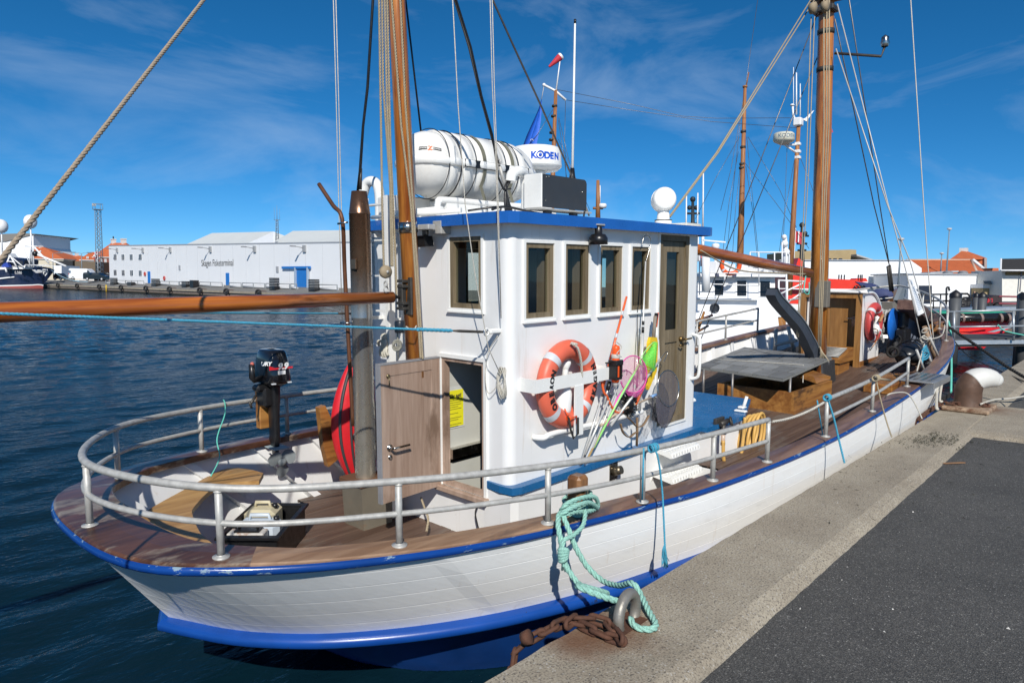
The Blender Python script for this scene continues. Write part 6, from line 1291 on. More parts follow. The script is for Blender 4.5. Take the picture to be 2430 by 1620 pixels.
# ---- crate with cans on the aft deck
cr0, cr1 = at(540, 1292, Z=-0.5), at(652, 1296, Z=-0.5); kx0, ky1 = cr0.x-0.03, 4.98
ux, uy = (at(640, 1300, Z=-0.49)-at(528, 1300, Z=-0.49)).normalized(), Vector((0, 0, 0)); uy = Vector((-ux.y, ux.x, 0)); 
if uy.x < 0: uy = -uy
W_, D_, H_ = 0.34, 0.42, 0.22; o_ = at(520, 1279, Z=-0.24); kx = at(657, 1279, Z=-0.24)-o_; ky = at(690, 1202, Z=-0.24)-at(657, 1279, Z=-0.24); ky = ky-kx*(ky.dot(kx)/kx.dot(kx)); kx, ky = kx/W_, ky/D_
Mx = Matrix(((kx.x, ky.x, 0, o_.x), (kx.y, ky.y, 0, o_.y), (0, 0, 1.12, -0.488), (0, 0, 0, 1)))
t = bthing('storage_crate', Mx @ Vector((W_/2, D_/2, 0)), 'black plastic crate holding old jerry cans on the aft deck', 'crate')
mb = MBd()
for lo, hi in (((0, 0, 0), (W_, D_, 0.012)), ((0, 0, 0.012), (W_, 0.012, H_)), ((0, D_-0.012, 0.012), (W_, D_, H_)), ((0, 0.012, 0.012), (0.012, D_-0.012, H_)), ((W_-0.012, 0.012, 0.012), (W_, D_-0.012, H_))): mb.box(lo, hi, 0.003, Mx)
part('crate_body', mb, BLACK, t); mb = MBd()
for lo, hi in (((-0.02, -0.02, H_), (W_+0.02, 0.012, H_+0.022)), ((-0.02, D_-0.012, H_), (W_+0.02, D_+0.02, H_+0.022)), ((-0.02, 0.0121, H_), (0.012, D_-0.0121, H_+0.022)), ((W_-0.012, 0.0121, H_), (W_+0.02, D_-0.0121, H_+0.022))): mb.box(lo, hi, 0.004, Mx)
part('crate_rim', mb, BLACK, t)
def can(name, x, y, w, d, h, mat, label):
    t = bthing(name, Mx @ Vector((x+w/2, y+d/2, 0.014)), label, 'jerry can'); part('can_body', MBd().box((x, y, 0.02), (x+w, y+d, h), 0.03, Mx), mat, t)
    part('can_handle', MBd().tube([Mx @ Vector(p) for p in ((x+w*.25, y+d*.5, h-0.01), (x+w*.28, y+d*.5, h+0.03), (x+w*.7, y+d*.5, h+0.03), (x+w*.75, y+d*.5, h-0.01))], 0.014, 8), mat, t); part('can_cap', MBd().cyl(Mx @ Vector((x+w*.88, y+d*.5, h-0.01)), Mx @ Vector((x+w*.88, y+d*.5, h+0.02)), 0.02, n=12), BLACK, t); return t
can('jerry_can', 0.02, 0.22, 0.20, 0.16, 0.285, plain('cream_plastic', (0.56, 0.50, 0.34), 0.5), 'cream plastic jerry can at the back of the black crate')
can('jerry_can', 0.04, 0.10, 0.26, 0.11, 0.27, plain('bluish_white_plastic', (0.56, 0.63, 0.70), 0.4), 'bluish white plastic can in the middle of the black crate')
t = bthing('toolbox', Mx @ Vector((0.15, 0.06, 0.02)), 'rusty white metal box with a black ribbed handle at the front of the crate', 'toolbox'); part('case', MBd().box((0.03, 0.02, 0.02), (0.25, 0.09, 0.245), 0.006, Mx), plain('rusty_white_sheet', (0.56, 0.54, 0.50), 0.5, dirt=((0.28, 0.12, 0.05), 0.75, 9)), t)
part('handle', MBd().tube([Mx @ Vector(p) for p in ((0.09, 0.06, 0.24), (0.09, 0.06, 0.285), (0.10, 0.06, 0.295), (0.19, 0.06, 0.295), (0.2, 0.06, 0.285), (0.2, 0.06, 0.24))], 0.010, 8).box((0.07, 0.03, 0.246), (0.22, 0.09, 0.258), 0.003, Mx), BLACK, t)
# ---- hoses, ropes and cords
hx = 7.62; base = Vector((7.5, 3.30, 0.0))
t = bthing('hose_coil', (7.6, 3.35, -0.45), 'yellow rubber hose coiled at the end of the blue engine casing', 'hose'); mb = MBd(); hq = at(1793, 1010, Y=3.30)
for k, (uc, vc, ru_, rv_, sl_) in enumerate(((1770, 1032, 14, 46, -18), (1780, 1034, 15, 50, -20), (1790, 1036, 15, 54, -18), (1801, 1030, 12, 50, -12))):
    pts = [at(uc+ru_*math.cos(a)-sl_*0.55*math.sin(a)*-1*-1, vc-rv_*math.sin(a), Y=3.33-0.014*k) for a in [2*math.pi*i/28 for i in range(28)]]
    mb.tube(pts, 0.0185, 8, closed=True)
part('coils', mb, HOSE, t)
pts = [at(u, v, Y=3.26) for u, v in [(1716, 1045), (1717, 1085), (1723, 1110), (1740, 1117), (1755, 1095), (1764, 1040), (1768, 990)]]; part('hose_run', MBd().tube(curve(pts, 6), 0.0185, 10), HOSE, t)
hv = at(1716, 1030, Y=3.27); part('clear_coupling', MBd().cyl(hv, hv-Z_*0.10, 0.0225, n=12), plain('pale_clear_hose', (0.55, 0.42, 0.33), 0.3), t); part('hose_clamp', MBd().cyl(hv-Z_*0.085, hv-Z_*0.115, 0.024, n=12), RUST, t)
vb = part('hydrant_valve', MBd().box((hv.x-0.10, 3.30, hv.z+0.02), (hv.x+0.09, 3.335, hv.z+0.17), 0.006).cyl((hv.x, 3.27, hv.z), (hv.x, 3.27, hv.z+0.10), 0.024, n=12).cyl((hv.x-0.05, 3.28, hv.z+0.11), (hv.x+0.10, 3.27, hv.z+0.13), 0.026, n=12).torus((hv.x+0.13, 3.25, hv.z+0.12), (0.4, -1, 0.3), 0.04, 0.012, 14, 6), IRON, boat)
def rope(name, pts, r, mat, label, cat='rope', group=None, tw=True, boatf=True, n=6):
    pts = curve(pts, n); mb = MBd(); mb.strand(pts, r) if tw else mb.tube(pts, r, 7); return solo(name, mb, mat, label, cat, group, boat=boatf)
# big mint mooring line: turns round the bitt, two legs down to the ring on the quay
INV = BOATM.inverted()
q2b = lambda v: INV @ Vector(v)
mp2 = lambda u, v, Y: at(u, v, Y=Y)
pts = []
by0 = 2.655
for k in range(3):
    for i in range(12):
        a = 2*math.pi*i/12+0.6; pts.append(Vector((bx.x+0.0+0.085*math.cos(a), by0+0.085*math.sin(a), 0.10+0.035*(k+i/12)+0.02*math.cos(a))))
mb = MBd().strand(curve(pts, 3), 0.0155)
mb.strand(curve([mp2(1330, 1215, 2.56), mp2(1345, 1195, 2.52), mp2(1385, 1180, 2.52), mp2(1412, 1180, 2.55), mp2(1418, 1200, 2.58), mp2(1400, 1212, 2.54), mp2(1360, 1215, 2.50), mp2(1330, 1222, 2.53)], 6, True)+[mp2(1330, 1215, 2.56)], 0.0155)
mb.strand(curve([mp2(1328, 1222, 2.53), mp2(1350, 1208, 2.49), mp2(1395, 1192, 2.50), mp2(1419, 1205, 2.56)], 6), 0.0155)
ringc = RING+Vector((0.02, 0.0, 0.10))
e1 = [mp2(1326, 1220, 2.54), mp2(1325, 1250, 2.47), mp2(1332, 1290, 2.44), mp2(1334, 1312, 2.42), mp2(1345, 1345, 2.38), mp2(1372, 1383, 2.30), mp2(1405, 1403, 2.17), mp2(1440, 1407, 2.02)]
mb.strand(curve(e1 + [q2b(ringc+Vector((-0.14, 0.16, 0.10))), q2b(ringc+Vector((-0.10, 0.06, 0.07))), q2b(ringc+Vector((0.04, 0.0, 0.0)))], 6), 0.0165)
e2 = [mp2(1336, 1222, 2.52), mp2(1352, 1262, 2.45), mp2(1368, 1302, 2.41), mp2(1395, 1345, 2.35), mp2(1432, 1378, 2.24), mp2(1470, 1388, 2.08), mp2(1500, 1383, 1.95)]
ee = [far(1520, 1410, Z=0.05), far(1540, 1450, Z=0.03), far(1556, 1480, Z=0.02), far(1545, 1492, Z=0.02), far(1510, 1487, Z=0.02), far(1495, 1465, Z=0.04)]
mb.strand(curve(e2+[q2b(p) for p in ee], 6), 0.0165)
mb.strand(curve([mp2(1390, 1210, 2.50), mp2(1384, 1245, 2.44), mp2(1360, 1270, 2.42), mp2(1340, 1280, 2.42), mp2(1334, 1300, 2.41)], 6), 0.014)
kn = mp2(1337, 1316, 2.40)
for i in range(5): mb.torus(kn+Vector((0.0, 0, 0.012*i-0.02)), (0.3*(i-2), 0.4, 1), 0.024, 0.013, 14, 6)
for i in range(9): mb.tube([kn+Vector((random.uniform(-.02, .03), 0, -.02)), kn+Vector((random.uniform(-.035, .045), random.uniform(-.02, .01), -0.06-random.uniform(0, .04)))], 0.006, 5)
solo('mooring_rope', mb, MINT, 'thick mint green mooring rope from the wooden bitt to the quay ring', 'rope', boat=True)
# blue line knotted on the rail, frayed end over the side
kq_ = at(1550, 1062, Y=2.40); mb = MBd().strand(curve([kq_+Vector((0, 0.02, 0.0)), at(1560, 1080, Y=2.37), at(1571, 1160, Y=2.36), at(1575, 1230, Y=2.33), at(1578, 1300, Y=2.30)], 6), 0.0065)
for i in range(4): mb.torus(kq_+X_*(0.02*i-0.03), (1, -0.25+0.2*(i % 2), 0), 0.024, 0.0065, 14, 6)
for i in range(22):
    a = at(1576, 1293, Y=2.30); mb.tube(curve([a, a+Vector((random.uniform(-.02, .03), random.uniform(-.01, .01), -0.05)), a+Vector((random.uniform(-.035, .07), random.uniform(-.02, .01), -0.12-random.uniform(0, .05)))], 3), 0.0032, 4)
mb.tube([kq_+Vector((-0.05, 0.04, 0)), at(1524, 1185, Y=2.46)], 0.006, 6)
solo('frayed_blue_rope', mb, BLUER, 'blue rope tied to the aft rail with a frayed tassel over the white hull', 'rope', boat=True)
kq_ = at(1963, 943, Y=2.18); mb = MBd().strand(curve([kq_, at(1978, 990, Y=2.14), at(1990, 1040, Y=2.10), at(2004, 1098, Y=2.03)], 5), 0.009)
for i in range(3): mb.torus(kq_+X_*(0.02*i-0.02), (1, 0.1*i, 0), 0.027, 0.008, 14, 6)
mb.tube([kq_+Vector((-0.1, 0.05, -.02)), at(1952, 1030, Y=2.25)], 0.006, 6); solo('blue_rope', mb, BLUER, 'thin blue rope tied to the aft end of the forward rail', 'rope', boat=True)
kq_ = at(2078, 897, Y=2.24); mb = MBd().strand(curve([kq_, at(2090, 950, Y=2.18), at(2104, 1000, Y=2.12), at(2116, 1036, Y=2.0)], 5), 0.008)
for i in range(3): mb.torus(kq_+X_*(0.03*i-0.02), (1, 0.1*i, 0), 0.03, 0.009, 14, 6)
mb.tube([kq_, at(2112, 902, Y=2.3)], 0.012, 6); solo('hemp_rope', mb, HEMP, 'tan rope tied to the middle of the forward rail above the quay', 'rope', boat=True)
rope('draped_white_cord', [at(2100, 945, Y=2.3), at(2112, 934, Y=2.24), at(2150, 932, Y=2.2), at(2170, 955, Y=2.1), at(2188, 993, Y=1.98)], 0.008, PALE, 'white cord draped over the blue rail ahead of the step', 'cord', tw=False)
rope('white_fender_line', [at(2216, 860, Y=2.6), at(2224, 900, Y=2.45), at(2222, 960, Y=2.2), at(2226, 972, Y=2.15)], 0.02, PALE, 'thick white line hanging down the bow flank', 'rope', tw=False)
rope('white_fender_line', [at(2224, 840, Y=2.65), at(2238, 880, Y=2.5), at(2230, 945, Y=2.25), at(2236, 952, Y=2.2)], 0.016, PALE, 'second white line nearer the stem on the bow flank', 'rope', tw=False)
a_, b_ = at(1834, 1000, Y=2.32), at(1955, 955, Y=2.2); rope('rail_gap_rope', sag(a_, b_, 0.03, 8), 0.011, PALE, 'frayed pale rope across the gap between the two rails', 'rope', n=2)
rope('thin_mint_cord', [at(530, 948, Y=5.7), at(534, 958, Y=5.69), at(533, 985, Y=5.68), at(515, 1040, Y=5.6), at(521, 1085, Y=5.5), at(500, 1130, Y=5.4)], 0.005, MINTL, 'thin mint cord hanging from the port stern rail', 'cord', tw=False)
rope('mint_bow_line', [at(2250, 760, Y=2.9), at(2256, 790, Y=2.8), at(2258, 860, Y=2.6), at(2257, 930, Y=2.4)], 0.016, MINTL, 'mint cord hanging from the bow rail into the water', 'cord', tw=False)
rope('mint_mast_cord', [at(1912, 655, Y=4.1), at(1908, 690, Y=4.08), at(1919, 697, Y=4.06), at(1920, 670, Y=4.05)], 0.009, MINTL, 'mint cord looped at the foot of the fore boom', 'cord', tw=False)
rope('door_rope', [at(999, 1180, X=3.45), at(1008, 1205, X=3.4), at(1016, 1230, X=3.35), at(1012, 1260, X=3.3)], 0.009, HEMP, 'short brown rope hanging under the bleached door', 'rope')
rope('black_cable', [at(1135, 1195, X=XA-0.03), at(1128, 1215, X=XA-0.05), at(1132, 1240, X=XA-0.06), at(1138, 1262, X=XA-0.06)], 0.006, BLACKR, 'thin black cable looping down below the doorway sill', 'cable', tw=False)
# ---- fore part of the boat: red buoy, tarpaulin bundle, strip sign
c2 = Vector((at(2072, 765, Y=DY0-0.06).x, DY0-0.075, at(2072, 765, Y=DY0-0.06).z))
lb2 = lifebuoy(c2, (0, -1, 0), 0.275, 0.078, REDB, 'faded red lifebuoy hanging on the white side of the doghouse', Z_, taps=(0.7, 2.6, 4.0, 5.6))
part('white_float', MBd().lathe(c2+Vector((-0.02, -0.03, -0.22)), (0.25, 0, 1), [(0, 0), (0.06, 0.03), (0.07, 0.12), (0.035, 0.22), (0.03, 0.28), (0.045, 0.32), (0, 0.35)], 14), WHITE2, lb2)
part('tan_lashing', MBd().tube([c2+Vector((-0.05, -0.1, 0.02)), c2+Vector((0.12, -0.1, 0.14))], 0.03, 6, flat=0.5).tube(curve([c2+Vector((-0.33, -0.03, -0.08)), c2+Vector((-0.1, -0.09, -0.12)), c2+Vector((0.0, -0.06, -0.3)), c2+Vector((-0.15, 0, -0.48))], 5), 0.008, 6), plain('tan_cord', (0.42, 0.20, 0.08), 0.8), lb2)
bc2 = at(2162, 832, Y=3.05); mb = MBd(); random.seed(11); rows = []
for i in range(9):
    t_ = math.pi*i/8; row = []
    for j in range(18):
        a = 2*math.pi*j/18; k = 1+0.045*noise.noise(Vector((i*.7, math.cos(a)*1.4, math.sin(a)*1.4))); row.append(bc2+Vector((0.46*math.sin(t_)*math.cos(a)*k, 0.26*math.sin(t_)*math.sin(a)*k, 0.17*math.cos(t_)*k-0.04)))
    rows.append(row)
t = bthing('tarpaulin_bundle', bc2-Z_*0.24, 'black tarpaulin bundle lashed down on the starboard bow deck', 'tarpaulin'); part('cover', MBd().grid(rows, False, True), plain('black_tarpaulin', (0.016, 0.018, 0.022), 0.32, var=0.3), t)
part('lashing', MBd().torus(bc2+X_*0.12-Z_*.04, X_, 0.215, 0.010, 24, 6, up=Z_).torus(bc2-X_*0.16-Z_*.04, X_, 0.205, 0.010, 24, 6, up=Z_), BLACK, t)
t2 = bthing('black_bag', at(2120, 860, Y=3.3), 'black bag with rope coils under the blue drum disc', 'bag'); part('bag_body', MBd().ball(at(2120, 825, Y=3.3), 0.13, 14, (0.8, 0.8, 1.1)), RUBBER, t2)
part('rope_coil', MBd().torus(at(2128, 810, Y=3.25), (0.3, 1, 0.2), 0.09, 0.02, 20, 8).torus(at(2118, 835, Y=3.2), (1, .3, 0.2), 0.08, 0.02, 20, 8), BLACKR, t2)
sq_ = [at(2156, 664, Y=3.02), at(2166, 662, Y=3.0), at(2193, 742, Y=2.78), at(2180, 749, Y=2.80)]
t = bthing('strip_sign', sq_[3], 'white strip sign with lines of small print hung on the fore shroud', 'sign'); part('sign_board', MBd().prism(sq_, (0.008, 0.02, 0)), INKW, t)
mb = MBd()
for i in range(15):
    f = 0.22+0.045*i; a, b = sq_[0].lerp(sq_[3], f), sq_[1].lerp(sq_[2], f); a2, b2 = a.lerp(b, .2)-Y_*0.004, a.lerp(b, .8)-Y_*0.004; dn = (sq_[3]-sq_[0]).normalized()*0.012; mb.add([a2, b2, b2+dn, a2+dn], [(0, 1, 2, 3)])
a, b = sq_[0].lerp(sq_[3], .1), sq_[1].lerp(sq_[2], .1); cc = a.lerp(b, .5)-Y_*0.004; dn = (sq_[3]-sq_[0]).normalized(); dx_ = (b-a).normalized(); mb.add([cc-dn*0.06, cc+dx_*0.015, cc+dn*0.04, cc-dx_*0.015], [(0, 1, 2, 3)])
part('print', mb, plain('faint_blue_print', (0.32, 0.42, 0.55), 0.6), t)
kk = at(2195, 810, Y=2.66); mb = MBd()
for i in range(5): mb.torus(kk+Vector((random.uniform(-.08, .08), random.uniform(-.05, .05), random.uniform(-.25, .2))), (random.random(), random.random(), random.random()), 0.05, 0.009, 18, 6)
mb.tube(curve([at(2186, 800, Y=2.65), at(2203, 805, Y=2.6), at(2235, 795, Y=2.8), at(2243, 765, Y=2.95)], 6), 0.012, 6).tube(curve([kk, at(2176, 880, Y=2.55)], 4), 0.010, 6)
solo('pale_rope_tangle', mb, PALE, 'tangled pale ropes made fast around the bow post', 'rope', boat=True)
mb = MBd()
for i in range(4): mb.torus(at(2192, 830, Y=2.62)+Vector((0.02*i, 0, -0.03*i)), (0.3*i, 1, 0.4), 0.07, 0.012, 16, 6)
mb.tube([at(2190, 835, Y=2.6), at(2188, 870, Y=2.58)], 0.012, 6); solo('blue_lashing', mb, BLUER, 'blue cord lashing on the chain plates at the bow', 'cord', boat=True)

# ================================================================== on the quay
def qthing(name, base, label, cat, group=None): return thing(name, base, label, cat, group)
# galvanised mooring ring standing in its slot
ra_, rb_ = far(1462, 1500, Z=0), far(1512, 1455, Z=0); mid_ = (ra_+rb_)/2; wdir = (rb_-ra_).normalized(); rR = 0.098
t = qthing('mooring_ring', mid_, 'grey iron mooring ring standing in the concrete kerb', 'mooring ring')
RINGM = plain('worn_galvanised_ring', (0.27, 0.255, 0.225), 0.5, 0.45, var=0.25, scale=14, bump=0.3, dirt=((0.15, 0.085, 0.05), 0.35, 11))
ax_r = Vector((wdir.y, -wdir.x, 0)); part('ring', MBd().torus(mid_+Z_*0.045, ax_r, rR, 0.027, 40, 14, up=Z_), RINGM, t)
part('anchor_slot', MBd().box((mid_.x-0.14, mid_.y-0.06, 0.0), (mid_.x+0.10, mid_.y+0.06, 0.004)), RUST, t)
# rusty chain from the ring over the edge
random.seed(3)
cpts = curve([far(1478, 1520, Z=0.03), far(1440, 1510, Z=0.025), far(1400, 1492, Z=0.03), far(1368, 1478, Z=0.03), far(1335, 1475, Z=0.03), far(1305, 1492, Z=0.025), far(1275, 1515, Z=0.0)+Y_*0.02, far(1245, 1530, Z=0.0)+Vector((0, .06, -0.06)), far(1238, 1545, Z=0.0)+Vector((0, .05, -.2)), far(1238, 1545, Z=0.0)+Vector((-.02, .05, -.5))], 8)
def chain(name, pts, L, r, label, cols, jit=0.25, cat='chain'):
    n = max(2, int(plen(pts)/(L*0.72))); pts = resample(pts, n); t = qthing(name, pts[0]-Z_*r, label, cat); lm = link_mb(L, r); base = None
    for i in range(len(pts)-1):
        d = (pts[i+1]-pts[i]).normalized(); m = Matrix.Translation((pts[i]+pts[i+1])/2) @ d.to_track_quat('X', 'Z').to_matrix().to_4x4() @ Matrix.Rotation((0.35 if i % 2 else 1.75)+random.uniform(-jit, jit), 4, 'X')
        part('link', MBd().add([m @ v for v in lm.v], lm.f, True), cols, t)
    return t
chain('rusty_chain', cpts, 0.105, 0.0115, 'rusty heavy chain lying from the mooring ring over the kerb edge', RUST)
c2p = curve([far(1475, 1440+78, Z=0.05), far(1445, 1480, Z=0.045), far(1415, 1470, Z=0.05), far(1375, 1462, Z=0.05), far(1345, 1482, Z=0.05)], 6)
chain('rusty_chain', c2p, 0.105, 0.0115, 'shorter rusty chain piece lying on top beside the ring', RUST)
part_sh = MBd().lathe(far(1250, 1512, Z=0.03), (0.3, -0.8, 0.5), [(0, -0.02), (0.032, -0.02), (0.034, 0.02), (0, 0.022)], 12); solo('shackle_pin', part_sh, RUST, 'rusty round shackle end on the chain at the kerb edge', 'shackle')
# big bollard on its base plate
bb = far(2295, 972, Z=0.0); t = qthing('bollard', bb, 'rusty brown iron bollard with a white painted bent head', 'bollard')
BRN = plain('brown_bollard_iron', (0.10, 0.055, 0.035), 0.65, 0.1, var=0.3, scale=9, bump=0.4, dirt=((0.05, 0.035, 0.028), 0.4, 7))
part('base_plate', MBd().box((bb.x-0.36, bb.y-0.30, 0.0), (bb.x+0.44, bb.y+0.27, 0.065), 0.02), plain('flaking_base_plate', (0.34, 0.24, 0.16), 0.85, var=0.2, scale=8, bump=0.5, dirt=((0.13, 0.062, 0.032), 0.85, 6)), t)
hd_ = Vector((math.cos(R(41.6)), math.sin(R(41.6)), 0)); rt_ = Vector((math.sin(R(41.6)), -math.cos(R(41.6)), 0))
pz = bb+Z_*0.06
part('post', MBd().lathe(pz, Z_, [(0.19, 0.0), (0.185, 0.03), (0.172, 0.06), (0.168, 0.20), (0.176, 0.27), (0.17, 0.30)], 24), BRN, t)
hp = curve([pz+Z_*0.24+rt_*0.0, pz+Z_*0.33+rt_*0.03, pz+Z_*0.385+rt_*0.13, pz+Z_*0.395+rt_*0.26, pz+Z_*0.375+rt_*0.36], 6)
WB = plain('chipped_white_bollard_paint', (0.62, 0.615, 0.58), 0.55, var=0.08, scale=7, bump=0.3, dirt=((0.22, 0.17, 0.12), 0.35, 8))
part('neck', MBd().tube(hp[:9], lambda f: 0.168-0.012*f, 20), BRN, t); part('head', MBd().tube(hp[7:], lambda f: 0.158-0.05*f**2, 20).ball(hp[-1]-rt_*0.01, 0.112, 18, (1, 1, 0.95)), WB, t)
cb = [far(1175+0, 0, Z=0)]*0 + [bb+Vector((0.22*math.cos(a), 0.22*math.sin(a), 0.085)) for a in [-2.6+i*0.3 for i in range(15)]]
chain('bollard_chain', curve([far(2180, 996, Z=0.0)+Y_*.02-Z_*.06, far(2186, 990, Z=0.03), far(2205, 975, Z=0.04), far(2225, 962, Z=0.05), far(2250, 957, Z=0.09)]+cb[3:12], 4), 0.10, 0.013, 'rusty chain wound round the foot of the white headed bollard', RUST)
# red fender buoy between bow and quay, black bow rope and white line to the right
rf = far(2222, 962, Z=-0.25); t = solo('red_fender', MBd().ball(rf+Y_*0.3, 0.2, 18), plain('red_fender_vinyl', (0.52, 0.05, 0.05), 0.35), 'round red fender squeezed between the bow and the quay', 'fender')
def qrope(name, pts, r, mat, label, cat='rope', tw=True): 
    mb = MBd(); pts = curve(pts, 5); mb.strand(pts, r) if tw else mb.tube(pts, r, 7); return solo(name, mb, mat, label, cat)
bowp = BOATM @ at(2240, 768, Y=2.95)
qrope('black_bow_rope', [bowp, bowp.lerp(far(2600, 975, Z=0.2), .3)-Z_*0.05, bowp.lerp(far(2600, 975, Z=0.2), .6)-Z_*0.1, far(2600, 975, Z=0.2)], 0.024, BLACKR, 'black mooring rope running from the bow across the water to the right', 'rope')
qrope('black_bow_line', [bowp+Vector((0.1, 0, -0.1)), far(2300, 845, Z=-0.1), far(2430, 905, Z=0.03)], 0.012, BLACKR, 'thin black line hanging below the thick black bow rope', 'rope', False)
qrope('white_quay_line', [far(2328, 1000-42, Z=0.12), far(2360, 948, Z=0.06), far(2400, 945, Z=0.05), far(2440, 938, Z=0.03)], 0.014, PALE, 'white line lying from the bollard to the right along the concrete', 'rope', False)
# seaweed and litter along the kerb
mb = MBd(); random.seed(9)
for i in range(420):
    f = random.gauss(0, 1); u = 2220+f*42+random.uniform(-10, 10); v = 1040+random.gauss(0, 9)+abs(f)*4
    p = far(u, v, Z=0.006); p.z = 0.005 if p.y > 1.33 else AZ+0.006
    a = random.uniform(-0.5, 0.9) if random.random() < .75 else random.uniform(0, 3.1); L_ = random.uniform(0.02, 0.10); d = Vector((math.cos(a), math.sin(a), 0)); w = Vector((-d.y, d.x, 0))*random.uniform(0.002, 0.005)
    h = Z_*random.uniform(0.0, 0.02); mb.add([p-d*L_/2-w, p+w+h, p+d*L_/2+w*.3, p-w+h], [(0, 1, 2, 3)])
for i in range(70):
    p = far(random.uniform(1950, 2420), random.uniform(1035, 1250), Z=0.0); p.z = AZ+0.005 if p.y < 1.27 else 0.005
    a = random.uniform(0, 3.1); L_ = random.uniform(0.015, 0.05); d = Vector((math.cos(a), math.sin(a), 0)); w = Vector((-d.y, d.x, 0))*random.uniform(0.002, 0.006); mb.add([p-d*L_/2-w, p+w+Z_*.006, p+d*L_/2+w*.3, p-w], [(0, 1, 2, 3)])
solo('seaweed_litter', mb, plain('dry_seaweed', (0.045, 0.045, 0.025), 0.9, var=0.4, scale=30), kind='stuff')
mb = MBd(); random.seed(19)
for i in range(60):
    p = far(random.uniform(1500, 2400), random.uniform(1000, 1500), Z=0.0)
    if p.y > 1.9: continue
    p.z = AZ+0.003 if p.y < 1.27 else 0.004; s_ = random.uniform(0.003, 0.012); mb.add([p+Vector((random.uniform(-s_, s_), random.uniform(-s_, s_), 0)) for _ in range(3)]+[p+Z_*s_*.6], [(0, 1, 3), (1, 2, 3), (2, 0, 3), (0, 2, 1)])
solo('shell_chips', mb, plain('pale_shell', (0.6, 0.58, 0.54), 0.7), kind='stuff')
a = far(2238, 1100, Z=AZ+0.01); solo('wood_splinter', MBd().prism([a, a+Vector((0.02, -0.03, 0)), a+Vector((0.19, -0.16, 0.0)), a+Vector((0.17, -0.12, 0))], (0, 0, 0.012)), plain('brown_splinter', (0.22, 0.12, 0.06), 0.8), 'brown splinter of wood lying on the asphalt by the kerb', 'wood')

# ================================================================== far shore, left
HD = Vector((CF.x, CF.y, 0)).normalized(); RT = Vector((CR.x, CR.y, 0)).normalized()
FX = 56.0
fx = lambda u, v, dx=0.0: far(u, v, X=FX+dx)
FACW = plain('white_wall_panels', (0.78, 0.79, 0.80), 0.55, var=0.02, scale=0.3)
pA, pB = fx(258, 584), fx(830, 576); GZ = 0.55
tb = qthing('terminal_building', (FX, (pA.y+pB.y)/2, GZ), 'long white fish terminal hall with blue doors and wall lamps across the water', 'building')
zA, zB = pA.z, pB.z; ztop = lambda y: zA+(zB-zA)*(pA.y-y)/(pA.y-pB.y)
holes = []
def yz(u, v): p = fx(u, v); return p.y, p.z
W1 = [(270.5, 604), (289, 604), (308.5, 604), (330, 604), (270.5, 640.5), (289.5, 641), (309.5, 641.5), (330, 642)]
WSZ = (6.6, 12.6)
yend = pB.y-14
FAC = MBd(); FAC.prism([(FX, pA.y, GZ-0.5), (FX, yend, GZ-0.5), (FX, yend, ztop(yend)), (FX, pA.y, zA)], (14, 0, 0)); part('wall', FAC, FACW, tb)
part('roof_edge', MBd().prism([(FX-0.06, pA.y+.05, zA), (FX-0.06, yend, ztop(yend)), (FX-0.06, yend, ztop(yend)+0.18), (FX-0.06, pA.y+.05, zA+0.18)], (14.1, 0, 0)), plain('grey_roof_edge', (0.35, 0.37, 0.40), 0.6), tb)
mb = MBd()
for i in range(22):
    y = pA.y-4-i*4.4
    if y > yend: mb.box((FX-0.012, y, GZ), (FX, y+0.05, ztop(y)-0.1))
o = part('panel_joint', mb, plain('wall_joint_grey', (0.5, 0.52, 0.54), 0.6), tb); o['kind'] = 'stuff'
part('plinth', MBd().box((FX-0.05, yend, GZ-0.5), (FX-0.02, pA.y, GZ+0.35)), plain('grey_plinth', (0.42, 0.42, 0.42), 0.8), tb)
WF = plain('white_window_frame', (0.8, 0.8, 0.8), 0.5); DKG = plain('dark_far_glass', (0.035, 0.04, 0.05), 0.12)
for u, v in W1:
    y1, z1 = yz(u, v); y0, z0 = yz(u+WSZ[0], v+WSZ[1]); w_ = part('window', MBd().box((FX-0.03, y0-0.12, z0-0.12), (FX-0.001, y1+0.12, z1+0.12)), WF, tb)
    part('pane', MBd().box((FX-0.06, y0, z0), (FX-0.031, y1, z1)), DKG, w_); part('bar', MBd().box((FX-0.08, y0+(y1-y0)*.42, z0), (FX-0.061, y0+(y1-y0)*.58, z1)), plain('shaded_frame_bar', (0.4, 0.4, 0.42), 0.5), w_)
BLD = plain('blue_far_door', (0.015, 0.17, 0.52), 0.5)
for u0, v0, u1, v1 in ((350.5, 644, 357.5, 669.5), (536, 647.5, 544.5, 675)):
    y1, z1 = yz(u0, v0); y0, z0 = yz(u1, v1); d_ = part('door', MBd().box((FX-0.06, y0, GZ), (FX-0.001, y1, z1)), BLD, tb); part('door_edge', MBd().box((FX-0.09, y1-0.02, GZ), (FX-0.061, y1+0.1, z1+0.05)), WF, d_)
y1, z1 = yz(706, 638); y0, z0 = yz(733, 683); gt_ = part('sliding_door', MBd().box((FX-0.15, y0, GZ-.2), (FX-0.001, y1, z1)), BLD, tb); yl, zl = yz(673, 634); yr, _ = yz(740, 634)
part('door_rail', MBd().box((FX-0.35, yr, zl-0.25), (FX-0.151, yl, zl+0.1)), BLD, gt_); [part('door_post', MBd().box((FX-0.4, y_, GZ), (FX-0.16, y_+0.3, z1+.2)), plain('grey_blue_post', (0.34, 0.42, 0.52), 0.5), gt_) for y_ in (y1, y0-0.3)]
for u, v in ((427, 635), (659, 639)): y, z = yz(u, v); part('wall_vent', MBd().box((FX-0.12, y-0.35, z-0.45), (FX-0.001, y+0.35, z+0.45)), plain('grey_vent', (0.36, 0.37, 0.39), 0.5), tb)
